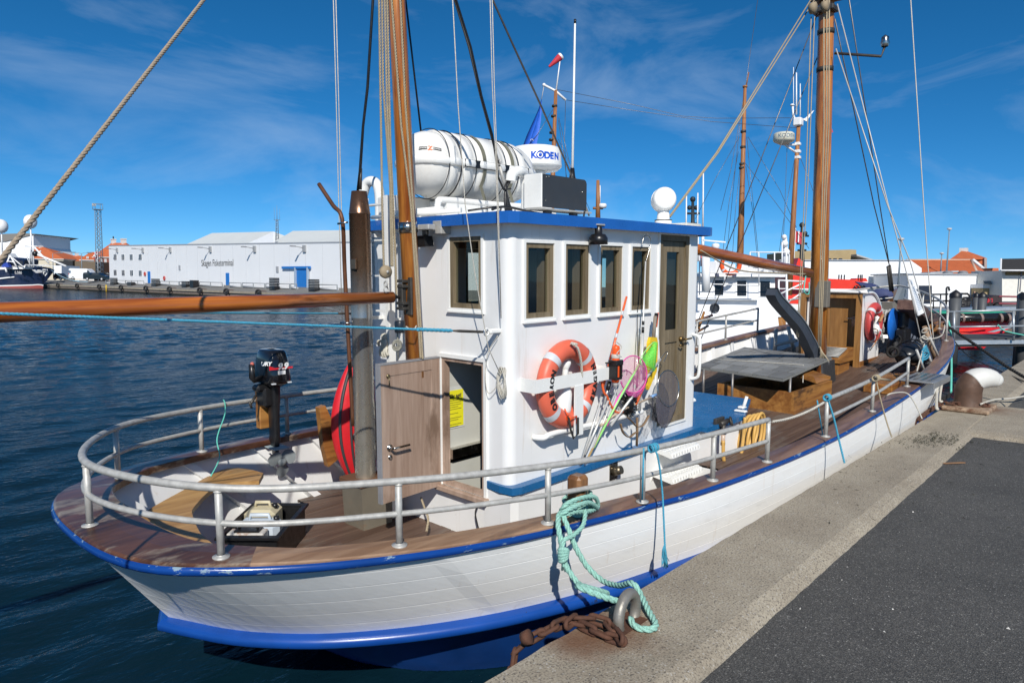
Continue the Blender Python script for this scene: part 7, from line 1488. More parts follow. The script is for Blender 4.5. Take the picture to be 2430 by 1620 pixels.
for u, v in ((345, 650), (391, 660)): y, z = yz(u, v); part('life_ring', MBd().torus((FX-0.12, y, z), X_, 0.33, 0.10, 20, 8), plain('far_red_ring', (0.5, 0.06, 0.05), 0.5), tb)
a, b = fx(478, 631.5), fx(554, 631.5); m_ = text_mb('Skagen Fisketerminal', 1.0, (0, 0, 0), X_, Y_, 0.004, 0.0); wtx = max(p.x for p in m_.v); sc_ = (a.y-b.y)/wtx
m_.v = [Vector((FX-0.03-p.z, a.y-p.x*sc_, a.z+p.y*sc_*1.15)) for p in m_.v]; part('lettering', m_, plain('dark_grey_lettering', (0.06, 0.065, 0.07), 0.6), tb)
for u, v in ((279, 594), (340, 594), (405, 593), (500, 592), (605, 591), (723, 590)):
    y, z = yz(u, v); sc2 = 1.0+max(0, (u-279))/900
    L = part('wall_lamp', MBd().box((FX-0.25, y-0.45*1.0, z-0.5), (FX-0.001, y+0.25, z+0.5)), plain('grey_lamp_box', (0.33, 0.34, 0.35), 0.6), tb); part('lamp_arm', MBd().tube([(FX-0.25, y+0.1, z+0.1), (FX-1.2, y+0.5, z+0.3)], 0.06, 6), plain('grey_lamp_arm', (0.3, 0.31, 0.32), 0.5), L); part('lamp_head', MBd().box((FX-2.0, y+0.35, z+0.22), (FX-1.15, y+0.75, z+0.38), 0.05), plain('grey_lamp_head', (0.25, 0.25, 0.26), 0.5), L)
# hipped white roofs behind the hall
ROOFW = plain('pale_roof_sheet', (0.62, 0.64, 0.62), 0.6, var=0.03, scale=0.3)
def gables(name, base_px, ridge_px, X0, label):
    q = [far(u, v, X=X0) for u, v in base_px]; r_ = [far(u, v, X=X0+9) for u, v in ridge_px]; back = [p+X_*18 for p in q]
    return solo(name, MBd().add([q[0], q[1], r_[1], r_[0]], [(0, 1, 2, 3)]).add([q[1], back[1], r_[1]], [(0, 1, 2)]).add([q[0], r_[0], back[0]], [(0, 1, 2)]).add([back[0], r_[0], r_[1], back[1]], [(0, 1, 2, 3)]), ROOFW, label, 'roof')
gables('hall_roof', [(437, 582), (582, 580)], [(503, 553), (648, 549.5)], FX+14, 'pale hipped roof on the hall left of the aerial mast')
gables('hall_roof', [(640, 579), (900, 575)], [(695, 548), (960, 544)], FX+14, 'pale hipped roof behind the exhaust stack')
mbq = MBd().prism([far(582, 580, X=FX+13.5), far(648, 550, X=FX+13.5), far(648, 579, X=FX+13.5)], (0.4, 0, 0)); solo('roof_gable', mbq, FACW, 'white triangular gable end beside the left hipped roof', 'gable')
# aerial mast behind the hall, lattice tower
def lattice(name, u, vb, vt, D, w0, w1, n, label, cat, mat, head=True):
    a, b = fard(u, vb, D), fard(u, vt, D); b.x, b.y = a.x, a.y; H = b.z-a.z; t = qthing(name, a, label, cat); cor = lambda k, f: a+Z_*(H*f)+(RT*(1 if k in (0, 3) else -1)+HD*(1 if k < 2 else -1))*(w0+(w1-w0)*f)/2
    for k in range(4): part('leg', MBd().cyl(cor(k, 0), cor(k, 1), 0.075 if w0 > 1 else 0.04, n=5), mat, t)
    mb = MBd()
    for i in range(n):
        for k in range(4):
            p, q = (k, (k+1) % 4) if i % 2 else ((k+1) % 4, k); mb.cyl(cor(p, i/n), cor(q, (i+1)/n), 0.045 if w0 > 1 else 0.025, n=4)
    o = part('bracing', mb, mat, t); o['kind'] = 'stuff'; return t, a, b
TW = plain('grey_lattice_steel', (0.20, 0.25, 0.29), 0.6)
t, a, b = lattice('lattice_tower', 237, 655, 498, 172, 1.15, 0.95, 30, 'tall grey lattice light tower left of the white terminal', 'tower', TW)
part('platform', MBd().box(b-RT.xyz*0+Vector((-0.9, -0.9, -0.15)), b+Vector((0.9, 0.9, 0.0))), TW, t); mb = MBd()
for s1 in (-1, 1):
    for s2 in (-1, 1): mb.cyl(b+Vector((0.85*s1, 0.85*s2, 0)), b+Vector((0.85*s1, 0.85*s2, 1.3)), 0.06, n=5)
mb.torus(b+Z_*1.25, Z_, 1.2, 0.06, 4, 5, up=X_+Y_); part('platform_rail', mb, TW, t); part('floodlight', MBd().box(b+RT*-.9+Vector((-.35, -.35, .8)), b+RT*-.9+Vector((.35, .35, 1.4))), plain('pale_lamp_housing', (0.5, 0.5, 0.5), 0.5), t)
t, a, b = lattice('aerial_mast', 658, 580, 522, 143, 0.55, 0.35, 10, 'thin lattice aerial mast rising behind the white hall roofs', 'aerial', TW)
part('aerial_rod', MBd().cyl(b, b+Z_*2.9, 0.06, 0.03, 5).cyl(b+RT*0.55, b+RT*0.55+Z_*2.2, 0.03, n=4).cyl(b-RT*0.55, b-RT*0.55+Z_*2.4, 0.03, n=4).cyl(b-RT*0.65, b+RT*0.65, 0.05, n=4), TW, t)
# houses with orange tiled roofs
TILER = plain('orange_roof_tiles', (0.50, 0.125, 0.04), 0.75, var=0.15, scale=1.2); BRICKR = plain('red_house_brick', (0.22, 0.085, 0.062), 0.85, var=0.2, scale=2)
CHW = plain('white_chimney', (0.66, 0.64, 0.61), 0.7)
def house(name, wall_px, ridge_px, D, depth, wm, label, wins=(), chim=(), dorm=()):
    """wall_px: (u0, v_eave, u1, v_foot); ridge_px: (u, v, u, v)"""
    u0, ve, u1, vf = wall_px; q = [fard(u0, vf, D), fard(u1, vf, D), fard(u1, ve, D), fard(u0, ve, D)]; q[0].z = q[1].z = min(q[0].z, q[1].z, 0.3); q[2].z = q[3].z
    t = qthing(name, (q[0]+q[1])/2, label, 'house'); part('wall', MBd().prism(q, HD*depth), wm, t); ro_ = [fard(ridge_px[0], ridge_px[1], D+depth/2), fard(ridge_px[2], ridge_px[3], D+depth/2)]; ro_[1].z = ro_[0].z
    e = [q[3]-RT*0.4-HD*0.4, q[2]+RT*0.4-HD*0.4, q[2]+RT*0.4+HD*(depth+.4), q[3]-RT*0.4+HD*(depth+.4)]
    rf = part('roof', MBd().add(e+ro_, [(0, 1, 5, 4), (1, 2, 5), (2, 3, 4, 5), (3, 0, 4), (3, 2, 1, 0)]), TILER, t); part('eaves', MBd().prism([p-Z_*0.25 for p in e], (0, 0, 0.22)), CHW, rf)
    for u, v, w, h, pot in chim:
        w *= D/150
        c_ = fard(u, v, D+depth/2); part('chimney', MBd().box((c_.x-w/2, c_.y-w/2, c_.z-h), (c_.x+w/2, c_.y+w/2, c_.z)).box((c_.x-w*.6, c_.y-w*.6, c_.z-0.3), (c_.x+w*.6, c_.y+w*.6, c_.z-0.05)), CHW, rf)
        if pot: part('chimney_pot', MBd().cyl(c_, c_+Z_*0.8, 0.2, n=8), BLACK, rf)
    for u, v, w, h in wins:
        w *= D/150; h *= D/150
        c_ = fard(u, v, D)-HD*0.05; w_ = part('window', MBd().prism([c_-RT*w/2-Z_*h/2, c_+RT*w/2-Z_*h/2, c_+RT*w/2+Z_*h/2, c_-RT*w/2+Z_*h/2], HD*0.1), CHW, t); part('pane', MBd().prism([c_-RT*w*.3-Z_*h*.4-HD*.02, c_+RT*w*.3-Z_*h*.4-HD*.02, c_+RT*w*.3+Z_*h*.4-HD*.02, c_-RT*w*.3+Z_*h*.4-HD*.02], HD*0.01), plain('pale_far_pane', (0.42, 0.44, 0.46), 0.2), w_)
    return t
house('red_brick_house', (223, 609, 300, 662), (265, 576, 300, 575), 212, 16, BRICKR, 'red brick house with an orange hipped roof behind the lattice tower', [(u, v, 0.46, 0.8) for u in (230, 240.5, 250.5) for v in (619, 636)], [(269, 567, 0.85, 2.2, True), (293, 566, 0.9, 2.4, False)])
house('cream_house', (78, 613, 150, 640), (84, 586, 104, 586), 228, 14, plain('cream_render', (0.58, 0.52, 0.40), 0.8), 'cream house with a wide orange roof behind the trawler bow', [], [(96, 583.5, 0.75, 2, False)])
house('low_orange_roof_house', (160, 619, 196, 640), (164, 606, 192, 606), 234, 10, CHW, 'small white gabled house with an orange roof in the gap', [], [(182, 601, 0.55, 2, False)])
house('orange_roof_house', (192, 616, 226, 640), (214, 598, 232, 598), 224, 10, CHW, 'house with a steep orange roof and dormer left of the red brick house', [(208, 611, 0.5, 0.5)], [(229, 596, 0.4, 2, False)])
solo('brown_hall', MBd().prism([fard(172, 619, 205), fard(226, 621, 205), fard(226, 657, 205), fard(172, 657, 205)], HD*10), plain('brown_cladding', (0.14, 0.105, 0.07), 0.8), 'low brown hall in front of the orange roofed houses', 'building')
solo('black_hall', MBd().prism([fard(132, 619, 204), fard(172.5, 619, 204), fard(172.5, 657, 204), fard(132, 657, 204)], HD*9), plain('black_cladding', (0.015, 0.016, 0.018), 0.6), 'black clad hall end behind the trawler', 'building')
solo('white_shed', MBd().prism([fard(126, 630, 190), fard(146, 630, 190), fard(146, 658, 190), fard(126, 658, 190)], HD*8), FACW, 'small white shed just right of the trawler bow', 'shed')
t = qthing('white_hall', fard(40, 660, 240), 'big white hall with a sloping grey roof behind the trawler', 'building')
part('wall', MBd().prism([fard(-60, 580, 240), fard(20, 572, 240), fard(79, 556, 240), fard(80, 585, 240), fard(92, 610, 240), fard(140, 633, 240), fard(140, 655, 240), fard(-60, 655, 240)], HD*20), FACW, t)
part('roof', MBd().prism([fard(-60, 572, 239.6), fard(12, 573, 239.6), fard(85, 555, 239.6), fard(60, 553.5, 239.6), fard(-60, 557, 239.6)], HD*24), plain('grey_slate_roof', (0.19, 0.18, 0.165), 0.8), t)
# lamp posts, flag, bird-like lamp heads
def lamppost(u, v0, v1, D, arms, label):
    a, b = fard(u, v0, D), fard(u, v1, D); b.x, b.y = a.x, a.y; t = qthing('lamp_post', a, label, 'lamp post', 'lamp posts on the far quay'); part('pole', MBd().cyl(a, b, 0.13, 0.08, 6), TW, t)
    for s_ in arms: part('lamp_head', MBd().tube([b, b+RT*s_*0.8+Z_*0.2, b+RT*s_*1.5+Z_*0.25], 0.05, 5).box(b+RT*s_*2.0+Vector((-.45, -.45, 0.15)), b+RT*s_*2.0+Vector((.45, .45, 0.38))), TW, t)
lamppost(127, 658, 602, 182, (1,), 'single arm lamp post beside the cream house'); lamppost(195, 658, 602, 178, (-1, 1), 'double arm lamp post before the brown hall')
a = fard(231, 596, 185); t = qthing('danish_flag', a-Z_*8, 'red and white flag flying left of the lattice tower', 'flag'); part('flag_pole', MBd().cyl(a-Z_*8, a+Z_*0.6, 0.06, n=5), WF, t)
part('flag_cloth', MBd().grid([[a-RT*(i*0.24)+Z_*(j*0.5-1.5-0.12*i)+HD*0.15*math.sin(i) for j in range(4)] for i in range(5)]), plain('flag_red', (0.5, 0.04, 0.06), 0.7), t); part('flag_cross', MBd().prism([a-RT*0.35-Z_*1.6-HD*.3, a-RT*0.55-Z_*1.7-HD*.3, a-RT*0.55-Z_*0.2-HD*.3, a-RT*0.35-Z_*0.1-HD*.3], HD*0.02).prism([a-Z_*0.95-HD*.3, a-RT*0.95-Z_*1.45-HD*.3, a-RT*0.95-Z_*1.1-HD*.3, a-Z_*0.6-HD*.3], HD*0.02), WF, t)
# vehicles
def vehicle(name, u0, u1, vb, vt, D, prof_, mat, label, cat, wd_=1.9, glass=(), lights=()):
    a, b = fard(u0, vb, D), fard(u1, vb, D); L_ = (b-a).length; zb = min(a.z, b.z); H_ = fard(u0, vt, D).z-zb; t = qthing(name, Vector(((a.x+b.x)/2, (a.y+b.y)/2, zb)), label, cat); xd_ = RT
    P2 = lambda x, z, d=0.0: Vector((a.x, a.y, zb))+xd_*(x*L_)+Z_*(z*H_)+HD*d
    part('body', MBd().prism([P2(x, z) for x, z in prof_], HD*wd_), mat, t)
    for g in glass: part('side_window', MBd().prism([P2(x, z, -0.015) for x, z in g], HD*0.01), DKG, t)
    for x in (0.18, 0.80):
        c_ = P2(x, 0.0)+Z_*0.34; w_ = part('wheel', MBd().lathe(c_-HD*0.02, HD, [(0, 0), (0.34, 0), (0.36, 0.05), (0.36, 0.2), (0, 0.21)], 16), RUBBER, t); part('rim', MBd().lathe(c_-HD*0.03, HD, [(0, 0), (0.2, 0), (0.21, 0.02)], 12), SILVER, w_)
    for x, z in lights: part('tail_light', MBd().prism([P2(x, z, -.02), P2(x+.03, z, -.02), P2(x+.03, z+.12, -.02), P2(x, z+.12, -.02)], HD*0.012), plain('tail_light_red', (0.4, 0.02, 0.02), 0.3), t)
    return t
vehicle('white_van', 163, 219, 663, 636.5, 166, [(0, .12), (0, .80), (.03, .96), (.08, 1), (.78, .99), (.86, .86), (.97, .58), (1, .45), (1, .12)], plain('white_car_paint', (0.78, 0.79, 0.80), 0.25, coat=0.3), 'white panel van parked on the far quay', 'van', 2.0, [[(.78, .60), (.80, .88), (.86, .82), (.94, .60)]], [(0.0, .45)])
vehicle('black_pickup', 197, 252, 665, 646, 157, [(0, .15), (0, .75), (.03, .95), (.18, 1), (.27, .97), (.30, .66), (.30, .66), (.48, .98), (.66, .96), (.78, .68), (.97, .58), (1, .4), (1, .15)], plain('black_car_paint', (0.010, 0.011, 0.014), 0.2, coat=0.5), 'black pickup with a hard top parked before the white van', 'pickup', 1.9, [[(.36, .68), (.45, .90), (.62, .88), (.72, .68)], [(.06, .72), (.08, .90), (.22, .92), (.24, .72)]])
vehicle('dark_car', 126, 148, 664, 648, 172, [(0, .15), (0, .6), (.1, .8), (.25, 1), (.7, 1), (.9, .75), (1, .6), (1, .15)], plain('dark_grey_car', (0.02, 0.022, 0.026), 0.25, coat=0.5), 'dark estate car parked behind the trawler bow', 'car', 1.8, [[(.2, .70), (.28, .93), (.66, .93), (.8, .70)]], [(.05, .5), (.92, .5)])
vehicle('dark_hatchback', 246, 262, 660, 646, 170, [(0, .15), (0, .6), (.2, 1), (.7, 1), (1, .6), (1, .15)], plain('black_car_paint', (0.010, 0.011, 0.014), 0.2, coat=0.5), 'dark hatchback half hidden behind the corner of the terminal', 'car', 1.8)
# tyres, barriers, crates, ladder along the far quay edge
tp = []
for u, v in ((138, 677), (183.5, 679), (236, 681), (288, 683), (347, 686), (403, 689), (475, 692), (538, 693), (614, 694)):
    p = far(u, v, X=51.7); tp.append(p)
t0 = None
for i, p in enumerate(tp):
    if t0 is None:
        t0 = qthing('tyre_fender', Vector((51.75, p.y, -0.62)), 'tractor tyre fender on the far quay wall nearest the trawler bow', 'tyre', 'tyre fenders along the far quay wall')
        part('tyre', MBd().torus((51.62, p.y, -0.08), (1, 0.35, 0), 0.40, 0.17, 20, 8, 1.1), RUBBER, t0); part('hanging_chain', MBd().cyl((51.8, p.y+.15, 0.3), (52.5, p.y-.9, 0.14), 0.05, n=5), RUST, t0); y00 = p.y
    else: clone(t0, delta=(0, p.y-y00, 0), label='tractor tyre fender on the far quay wall '+['', 'just left of the yellow ladder', 'just right of the yellow ladder', 'under the right pair of lower windows', 'below the first blue door', 'below the first black crate stack', 'below the black lidded bin', 'below the middle blue door', 'rightmost before the exhaust stack'][i])
BAR = plain('grey_barrier_steel', (0.30, 0.32, 0.33), 0.5, 0.3)
bsegs = [(250, 258, 657), (276, 297, 659), (298, 341, 660), (380, 424, 663), (426, 470, 664), (473, 527, 666), (544, 572, 668), (575, 628, 670), (631, 687, 672), (690, 704, 674), (757, 800, 676)]
for i, (u0, u1, v) in enumerate(bsegs):
    a, b = far(u0, v, X=54.2), far(u1, v, X=54.2); zg = 0.33
    nm = ['beside the corner of the terminal', 'under the four lower windows', 'right of the first crate stack', 'left of the black bin', 'behind the low crate stack', 'right of the black bin', 'right of the middle blue door', 'left of the tall crate stack', 'behind the tall crate stack', 'at the left post of the sliding door', 'right of the sliding door'][i]
    t = qthing('quay_barrier', Vector((54.2, (a.y+b.y)/2, zg)), 'grey steel guard barrier on the far quay '+nm, 'barrier', 'guard barriers along the terminal'); n_ = max(1, round(abs(a.y-b.y)/3.5))
    for k in range(n_+1): y = a.y+(b.y-a.y)*k/n_; part('post', MBd().box((54.16, y-0.06, zg), (54.24, y+0.06, zg+1.0)), BAR, t)
    part('top_rail', MBd().cyl((54.2, a.y, zg+0.98), (54.2, b.y, zg+0.98), 0.06, n=6), BAR, t); part('pipe_rail', MBd().cyl((54.35, a.y, zg+0.42), (54.35, b.y, zg+0.42), 0.14, n=8), plain('pale_pipe', (0.55, 0.56, 0.57), 0.5), t)
def crates(u, v, w, h, rows, label):
    p = far(u, v, X=53.6); t = qthing('crate_stack', Vector((53.6, p.y, 0.3)), label, 'crates')
    for k in range(rows): part('crate', MBd().box((53.2, p.y-w/2+0.03*(k % 2), 0.3+h*k/rows), (54.0, p.y+w/2+0.03*(k % 2), 0.3+h*(k+0.86)/rows)), BLACK, t)
for u, v, w, h, r_, l in ((270, 662, 2.0, 1.55, 6, 'stack of black fish crates at the left corner of the terminal'), (311, 664, 2.0, 0.8, 3, 'low stack of black crates under the lower windows'), (369, 664, 2.0, 1.5, 6, 'black crate stack right of the first blue door'), (441, 667, 1.7, 1.15, 5, 'black crate stack left of the lidded bin'), (651, 676, 1.5, 1.9, 8, 'tall stack of black crates left of the sliding door'), (745, 678, 1.5, 1.75, 8, 'stack of black crates right of the sliding door')): crates(u, v, w, h, r_, l)
p = far(461, 668, X=53.5); t = qthing('lidded_bin', Vector((53.5, p.y, 0.3)), 'black lidded waste bin between two barriers', 'bin'); part('bin_body', MBd().box((53.0, p.y-0.65, 0.35), (54.0, p.y+0.65, 1.5)), BLACK, t); part('bin_lid', MBd().box((52.95, p.y-0.7, 1.505), (54.05, p.y+0.7, 1.62), 0.04), BLACK, t)
p = far(252, 684, X=51.75); t = qthing('quay_ladder', Vector((51.75, p.y, -1.1)), 'yellow ladder on the far quay wall between two tyres', 'ladder')
for s_ in (-0.22, 0.22): part('stile', MBd().cyl((51.75, p.y+s_, -1.1), (51.75, p.y+s_, 0.35), 0.05, n=5), YELLOW, t)
for k in range(5): part('rung', MBd().cyl((51.75, p.y-.22, -0.9+.28*k), (51.75, p.y+.22, -0.9+.28*k), 0.035, n=5), YELLOW, t)
# the dark blue trawler at the left edge
NAVY = plain('navy_hull_paint', (0.006, 0.012, 0.04), 0.3, var=0.1, scale=0.5); TD = 165
T = lambda u, v, d=0: fard(u, v, TD+d)
t = qthing('navy_trawler', T(40, 683), 'navy blue fishing trawler with white superstructure moored at the far quay', 'trawler')
def loft(px_rows, dep): 
    rows = []
    for px in px_rows:
        fr_ = [T(u, v, 6-dep*math.sin(math.pi*min(1, max(0, (130-u)/150))*0.5)) for u, v in px]; rows.append(fr_)
    return rows
top = [(-60, 640), (0, 640), (40, 637), (80, 634), (105, 633.5), (120, 636), (130, 641)]; wl_ = [(-60, 677), (0, 677), (40, 676), (75, 675), (90, 674), (98, 674.5), (103, 676)]
mid2 = [(a[0]*.5+b[0]*.5, a[1]*.5+b[1]*.5) for a, b in zip(top, wl_)]
H2 = part('hull', MBd().grid(loft([top, mid2, wl_], 6)), NAVY, t)
part('waterline_band', MBd().grid(loft([[(u, v) for u, v in wl_], [(u-.5, v+2.5) for u, v in wl_]], 6.05)), WF, H2); part('red_bottom', MBd().grid(loft([[(u-.5, v+2.5) for u, v in wl_], [(u-1, v+14) for u, v in wl_]], 6.02)), plain('red_antifouling', (0.30, 0.06, 0.05), 0.6), H2)
part('rubbing_band', MBd().grid(loft([[(-60, 661), (0, 659), (20, 657), (34, 656)], [(-60, 664), (0, 662), (20, 659.5), (34, 658)]], 6.3)), WF, H2)
m_ = text_mb('S.386', 1.0, (0, 0, 0), X_, Y_, 0.004, 0.03); wtx = max(p_.x for p_ in m_.v); o0 = T(35, 649.5, -0.4); sc_ = (T(52, 649.5)-T(35, 649.5)).length/wtx; m_.v = [o0+RT*(p_.x*sc_)+Z_*(p_.y*sc_*1.1) for p_ in m_.v]; part('hull_number', m_, INKW, t)
em = MBd()
for k in range(3): em.prism([T(76+k*3.5, 640.5+k*2.6, -0.3), T(101, 640+k*2.4, 0.6), T(101, 641.2+k*2.4, 0.6), T(79+k*3.5, 642+k*2.6, -0.3)], -HD*0.05)
for (u0, v0, u1, v1) in ((102, 639.5, 112, 640), (112, 640, 113.5, 646), (102, 639.5, 103, 648), (103, 648, 107, 654.5), (107, 654.5, 113.5, 646), (103, 645, 113, 646), (107, 640, 107.5, 646)): em.cyl(T(u0, v0, .5), T(u1, v1, 1.6), 0.12, n=5)
part('bow_emblem', em, INKW, t)
part('superstructure', MBd().prism([T(-60, 628), T(60, 630), T(58, 638), T(-60, 641)], HD*6), WF, t); br = part('bridge', MBd().prism([T(-60, 610), T(10, 609), T(52, 613), T(58, 617), T(56, 634), T(-60, 634)], HD*5), NAVY, t); part('bridge_window', MBd().prism([T(18, 619, -.1), T(54, 619, -.1), T(54, 627, -.1), T(18, 627, -.1)], HD*0.05), DKG, br)
part('white_top', MBd().prism([T(-60, 595), T(8, 600), T(15, 610), T(-60, 611)], HD*4), WF, t)
def sat(u, v, vb): a, b = T(u, v), T(u, vb); part('satellite_dome', MBd().ball(a, 1.45, 14, (1, 1, 1.15)), WF, t); part('dome_mast', MBd().cyl(a, Vector((a.x, a.y, b.z)), 0.16, n=6), WF, t)
sat(3, 537, 600); sat(72, 526, 634)
mb = MBd()
for (u0, v0, u1, v1, r_) in ((82, 587, 116, 624, .14), (116, 624, 157, 632, .0), (84, 602, 157, 632, .18), (78, 560, 80, 634, .12), (60, 584, 90, 585, .10), (90, 602, 97, 595, .12), (70, 634, 74, 556, .10), (56, 590, 70, 625, .08), (12, 634, 24, 606, .12), (24, 606, 40, 634, .12), (18, 620, 36, 622, .1), (12, 634, 16, 646, .16), (30, 612, 56, 634, .09), (60, 628, 128, 632, .06)): 
    if r_: mb.cyl(T(u0, v0, -1), T(u1, v1, -1), r_*1.5, n=5)
part('derrick', mb, WF, t); mb = MBd()
for k in range(9): mb.cyl(T(60+k*7, 634-.1*k), T(60+k*7, 628-.1*k), 0.05, n=4)
mb.cyl(T(58, 628.5), T(124, 627.5), 0.05, n=4); part('bow_rail', mb, WF, t); part('blue_net', MBd().prism([T(2, 634, -1.2), T(22, 634, -1.2), T(16, 622, -1.2), T(8, 626, -1.2)], HD), plain('blue_net_heap', (0.02, 0.06, 0.35), 0.8), t); part('winch', MBd().ball(T(84, 602, -1), 0.7, 10), BLACK, t)
mb = MBd().tube(sag(T(122, 641, 3), far(188, 667, X=53), 0.6, 8), 0.05, 5).tube(sag(T(124, 643, 3), far(208, 668, X=53), 0.8, 8), 0.05, 5); solo('trawler_mooring_line', mb, plain('pale_blue_line', (0.35, 0.6, 0.75), 0.7), 'pale blue mooring lines from the trawler bow to the far quay', 'rope')

# ================================================================== behind and right of the fishing boat
def fquad(px, D, depth): return MBd().prism([fard(u, v, D) for u, v in px], HD*depth)
SHW = plain('white_ship_paint', (0.80, 0.80, 0.80), 0.35, var=0.02, scale=1)
# ---- white ship moored alongside
D0 = 24.0; sp = qthing('white_ship', fard(1740, 835, D0), 'white ship with three square bridge windows moored beyond the fishing boat', 'ship')
rect = lambda u0, v0, u1, v1: [(u0, v1), (u1, v1), (u1, v0), (u0, v0)]
part('hull', fquad([(1560, 850), (1905, 850), (1905, 752), (1850, 742), (1560, 735)], D0-0.3, 6), SHW, sp); dk = part('deckhouse', fquad(rect(1600, 652, 1839, 760), D0, 5), SHW, sp)
part('deck_edge', fquad([(1600, 709), (1803, 712), (1798, 708.5), (1600, 705.5)], D0-0.25, 0.24), SHW, dk); part('deck_edge', fquad([(1600, 757), (1795, 760), (1788, 756), (1600, 753.5)], D0-0.55, 0.24), SHW, dk); part('roof_edge', fquad([(1600, 656), (1856, 657), (1856, 650), (1600, 648.5)], D0-0.3, 0.29), SHW, dk)
part('porthole', MBd().torus(fard(1696, 731, D0-0.33), HD, 0.145, 0.03, 24, 8).lathe(fard(1696, 731, D0-0.31), HD, [(0, 0), (0.14, 0.0)], 20), DKG, sp)
for u0, v0, u1, v1 in ((1694, 664.6, 1716.5, 699.7), (1747, 666, 1771, 701.5), (1802, 667, 1827, 703)):
    w_ = part('window', MBd().prism([fard(u, v, D0-0.03) for u, v in rect(u0-1.6, v0-1.6, u1+1.6, v1+1.6)], HD*0.025), SHW, sp); part('pane', fquad(rect(u0+2.5, v0, u1, v1), D0-0.045, 0.012), plain('black_ship_glass', (0.008, 0.009, 0.011), 0.25), w_)
def srail(pxs, posts, D, r=0.022, name='ship_rail'):
    mb = MBd()
    for line in pxs: mb.tube([fard(u, v, D) for u, v in line], r, 6)
    for u, v0, v1 in posts: mb.cyl(fard(u, v0, D), fard(u, v1, D), r, n=6)
    return part(name, mb, SHW, sp)
srail([[(1655, 673), (1800, 677.5)], [(1655, 647), (1860, 650)]], [(1660, 600, 700), (1720, 648, 675), (1801, 600, 678)], D0-0.9, 0.018); srail([[(1780, 598), (1868, 599), (1873, 604), (1873, 650)], [(1780, 622), (1872, 624)], [(1765, 640), (1873, 641)]], [(1780, 598, 648), (1800, 598, 648), (1838, 598, 650), (1856, 575, 650)], D0+0.6)
srail([[(1846, 665), (1910, 668)], [(1846, 700), (1905, 672)], [(1850, 730), (1910, 690)]], [(1848, 664, 740), (1866, 600, 745), (1868, 664, 745)], D0-.2, 0.03)
part('funnel_tank', MBd().cyl(fard(1675, 692, D0-1.2), fard(1675, 606, D0-1.2), 0.135, n=16), SHW, sp); part('red_post', fquad(rect(1663, 604, 1668, 632), D0-1.0, 0.05), SHIPRED, sp)
part('red_locker', fquad(rect(1694, 631, 1711, 638), D0+.5, 0.6), SHIPRED, sp); part('red_locker', fquad(rect(1760, 634, 1830, 640), D0+1.5, 0.6), plain('pink_red_box', (0.6, 0.1, 0.11), 0.5), sp); part('raft_drum', MBd().cyl(fard(1770, 627, D0+1), fard(1812, 628, D0+1), 0.16, n=14), SHW, sp)
part('roof_vent', MBd().lathe(fard(1814, 652, D0+.2), Z_, [(0.05, 0), (0.05, 0.2), (0.075, 0.22), (0.07, 0.3), (0, 0.32)], 12), SHW, sp); mb = MBd(); random.seed(21)
for k in range(22):
    c_ = fard(random.uniform(1690, 1850), 648, D0+random.uniform(.3, 1.5)); s_ = random.uniform(.05, .18); mb.box((c_.x-s_, c_.y-s_, c_.z-.05), (c_.x+s_, c_.y+s_, c_.z+random.uniform(.1, .4)), 0.01)
o = part('roof_fittings', mb, SHW, sp); o['kind'] = 'stuff'
rs = part('radar_scanner', MBd().prism([fard(1670, 571, D0+.5), fard(1722, 576, D0+.5), fard(1722, 573, D0+.5), fard(1670, 568.5, D0+.5)], HD*.12), SHW, sp); part('scanner_base', MBd().lathe(fard(1698, 590, D0+.5), Z_, [(0.1, 0), (0.14, .08), (0.12, 0.16), (0, .2)], 14).cyl(fard(1698, 650, D0+.5), fard(1698, 588, D0+.5), 0.05), SHW, rs)
wc = part('white_mast', MBd().cyl(fard(1866, 650, D0+1.5), fard(1862, 560, D0+1.5), 0.12, 0.08, 10).ball(fard(1862, 578, D0+1.4), 0.13, 12).ball(fard(1861, 562, D0+1.4), 0.09, 12).ball(fard(1866, 598, D0+1.4), 0.13, 12), SHW, sp)
c_ = fard(1734, 628, D0-0.75)
lb3 = lifebuoy(c_, -HD, 0.30, 0.072, ORANGEB, 'bright orange lifebuoy on the rail of the white ship', Z_, taps=(2.1, 3.95), boatf=False)
m_ = MBd()
for k, ch in enumerate('SKAGEN'):
    a = math.pi+(k-2.5)*0.20; m0_ = text_mb(ch, 0.085, (0, 0, 0), X_, Y_, 0.001, 0.004, 'CENTER'); d_ = Z_*math.cos(a)-RT*math.sin(a)*-1; tg = (RT*math.cos(a)*-1 + Z_*-math.sin(a)*-1)
    up_ = -d_; xr = RT*abs(math.cos(a))+Z_*(-math.sin(a)*-1*-1)*0; m_.add([c_-HD*0.065+d_*0.31+RT*q_.x+Z_*(q_.y-0.03)-HD*0.0 for q_ in m0_.v], m0_.f)
part('lettering', m_, INK, lb3)
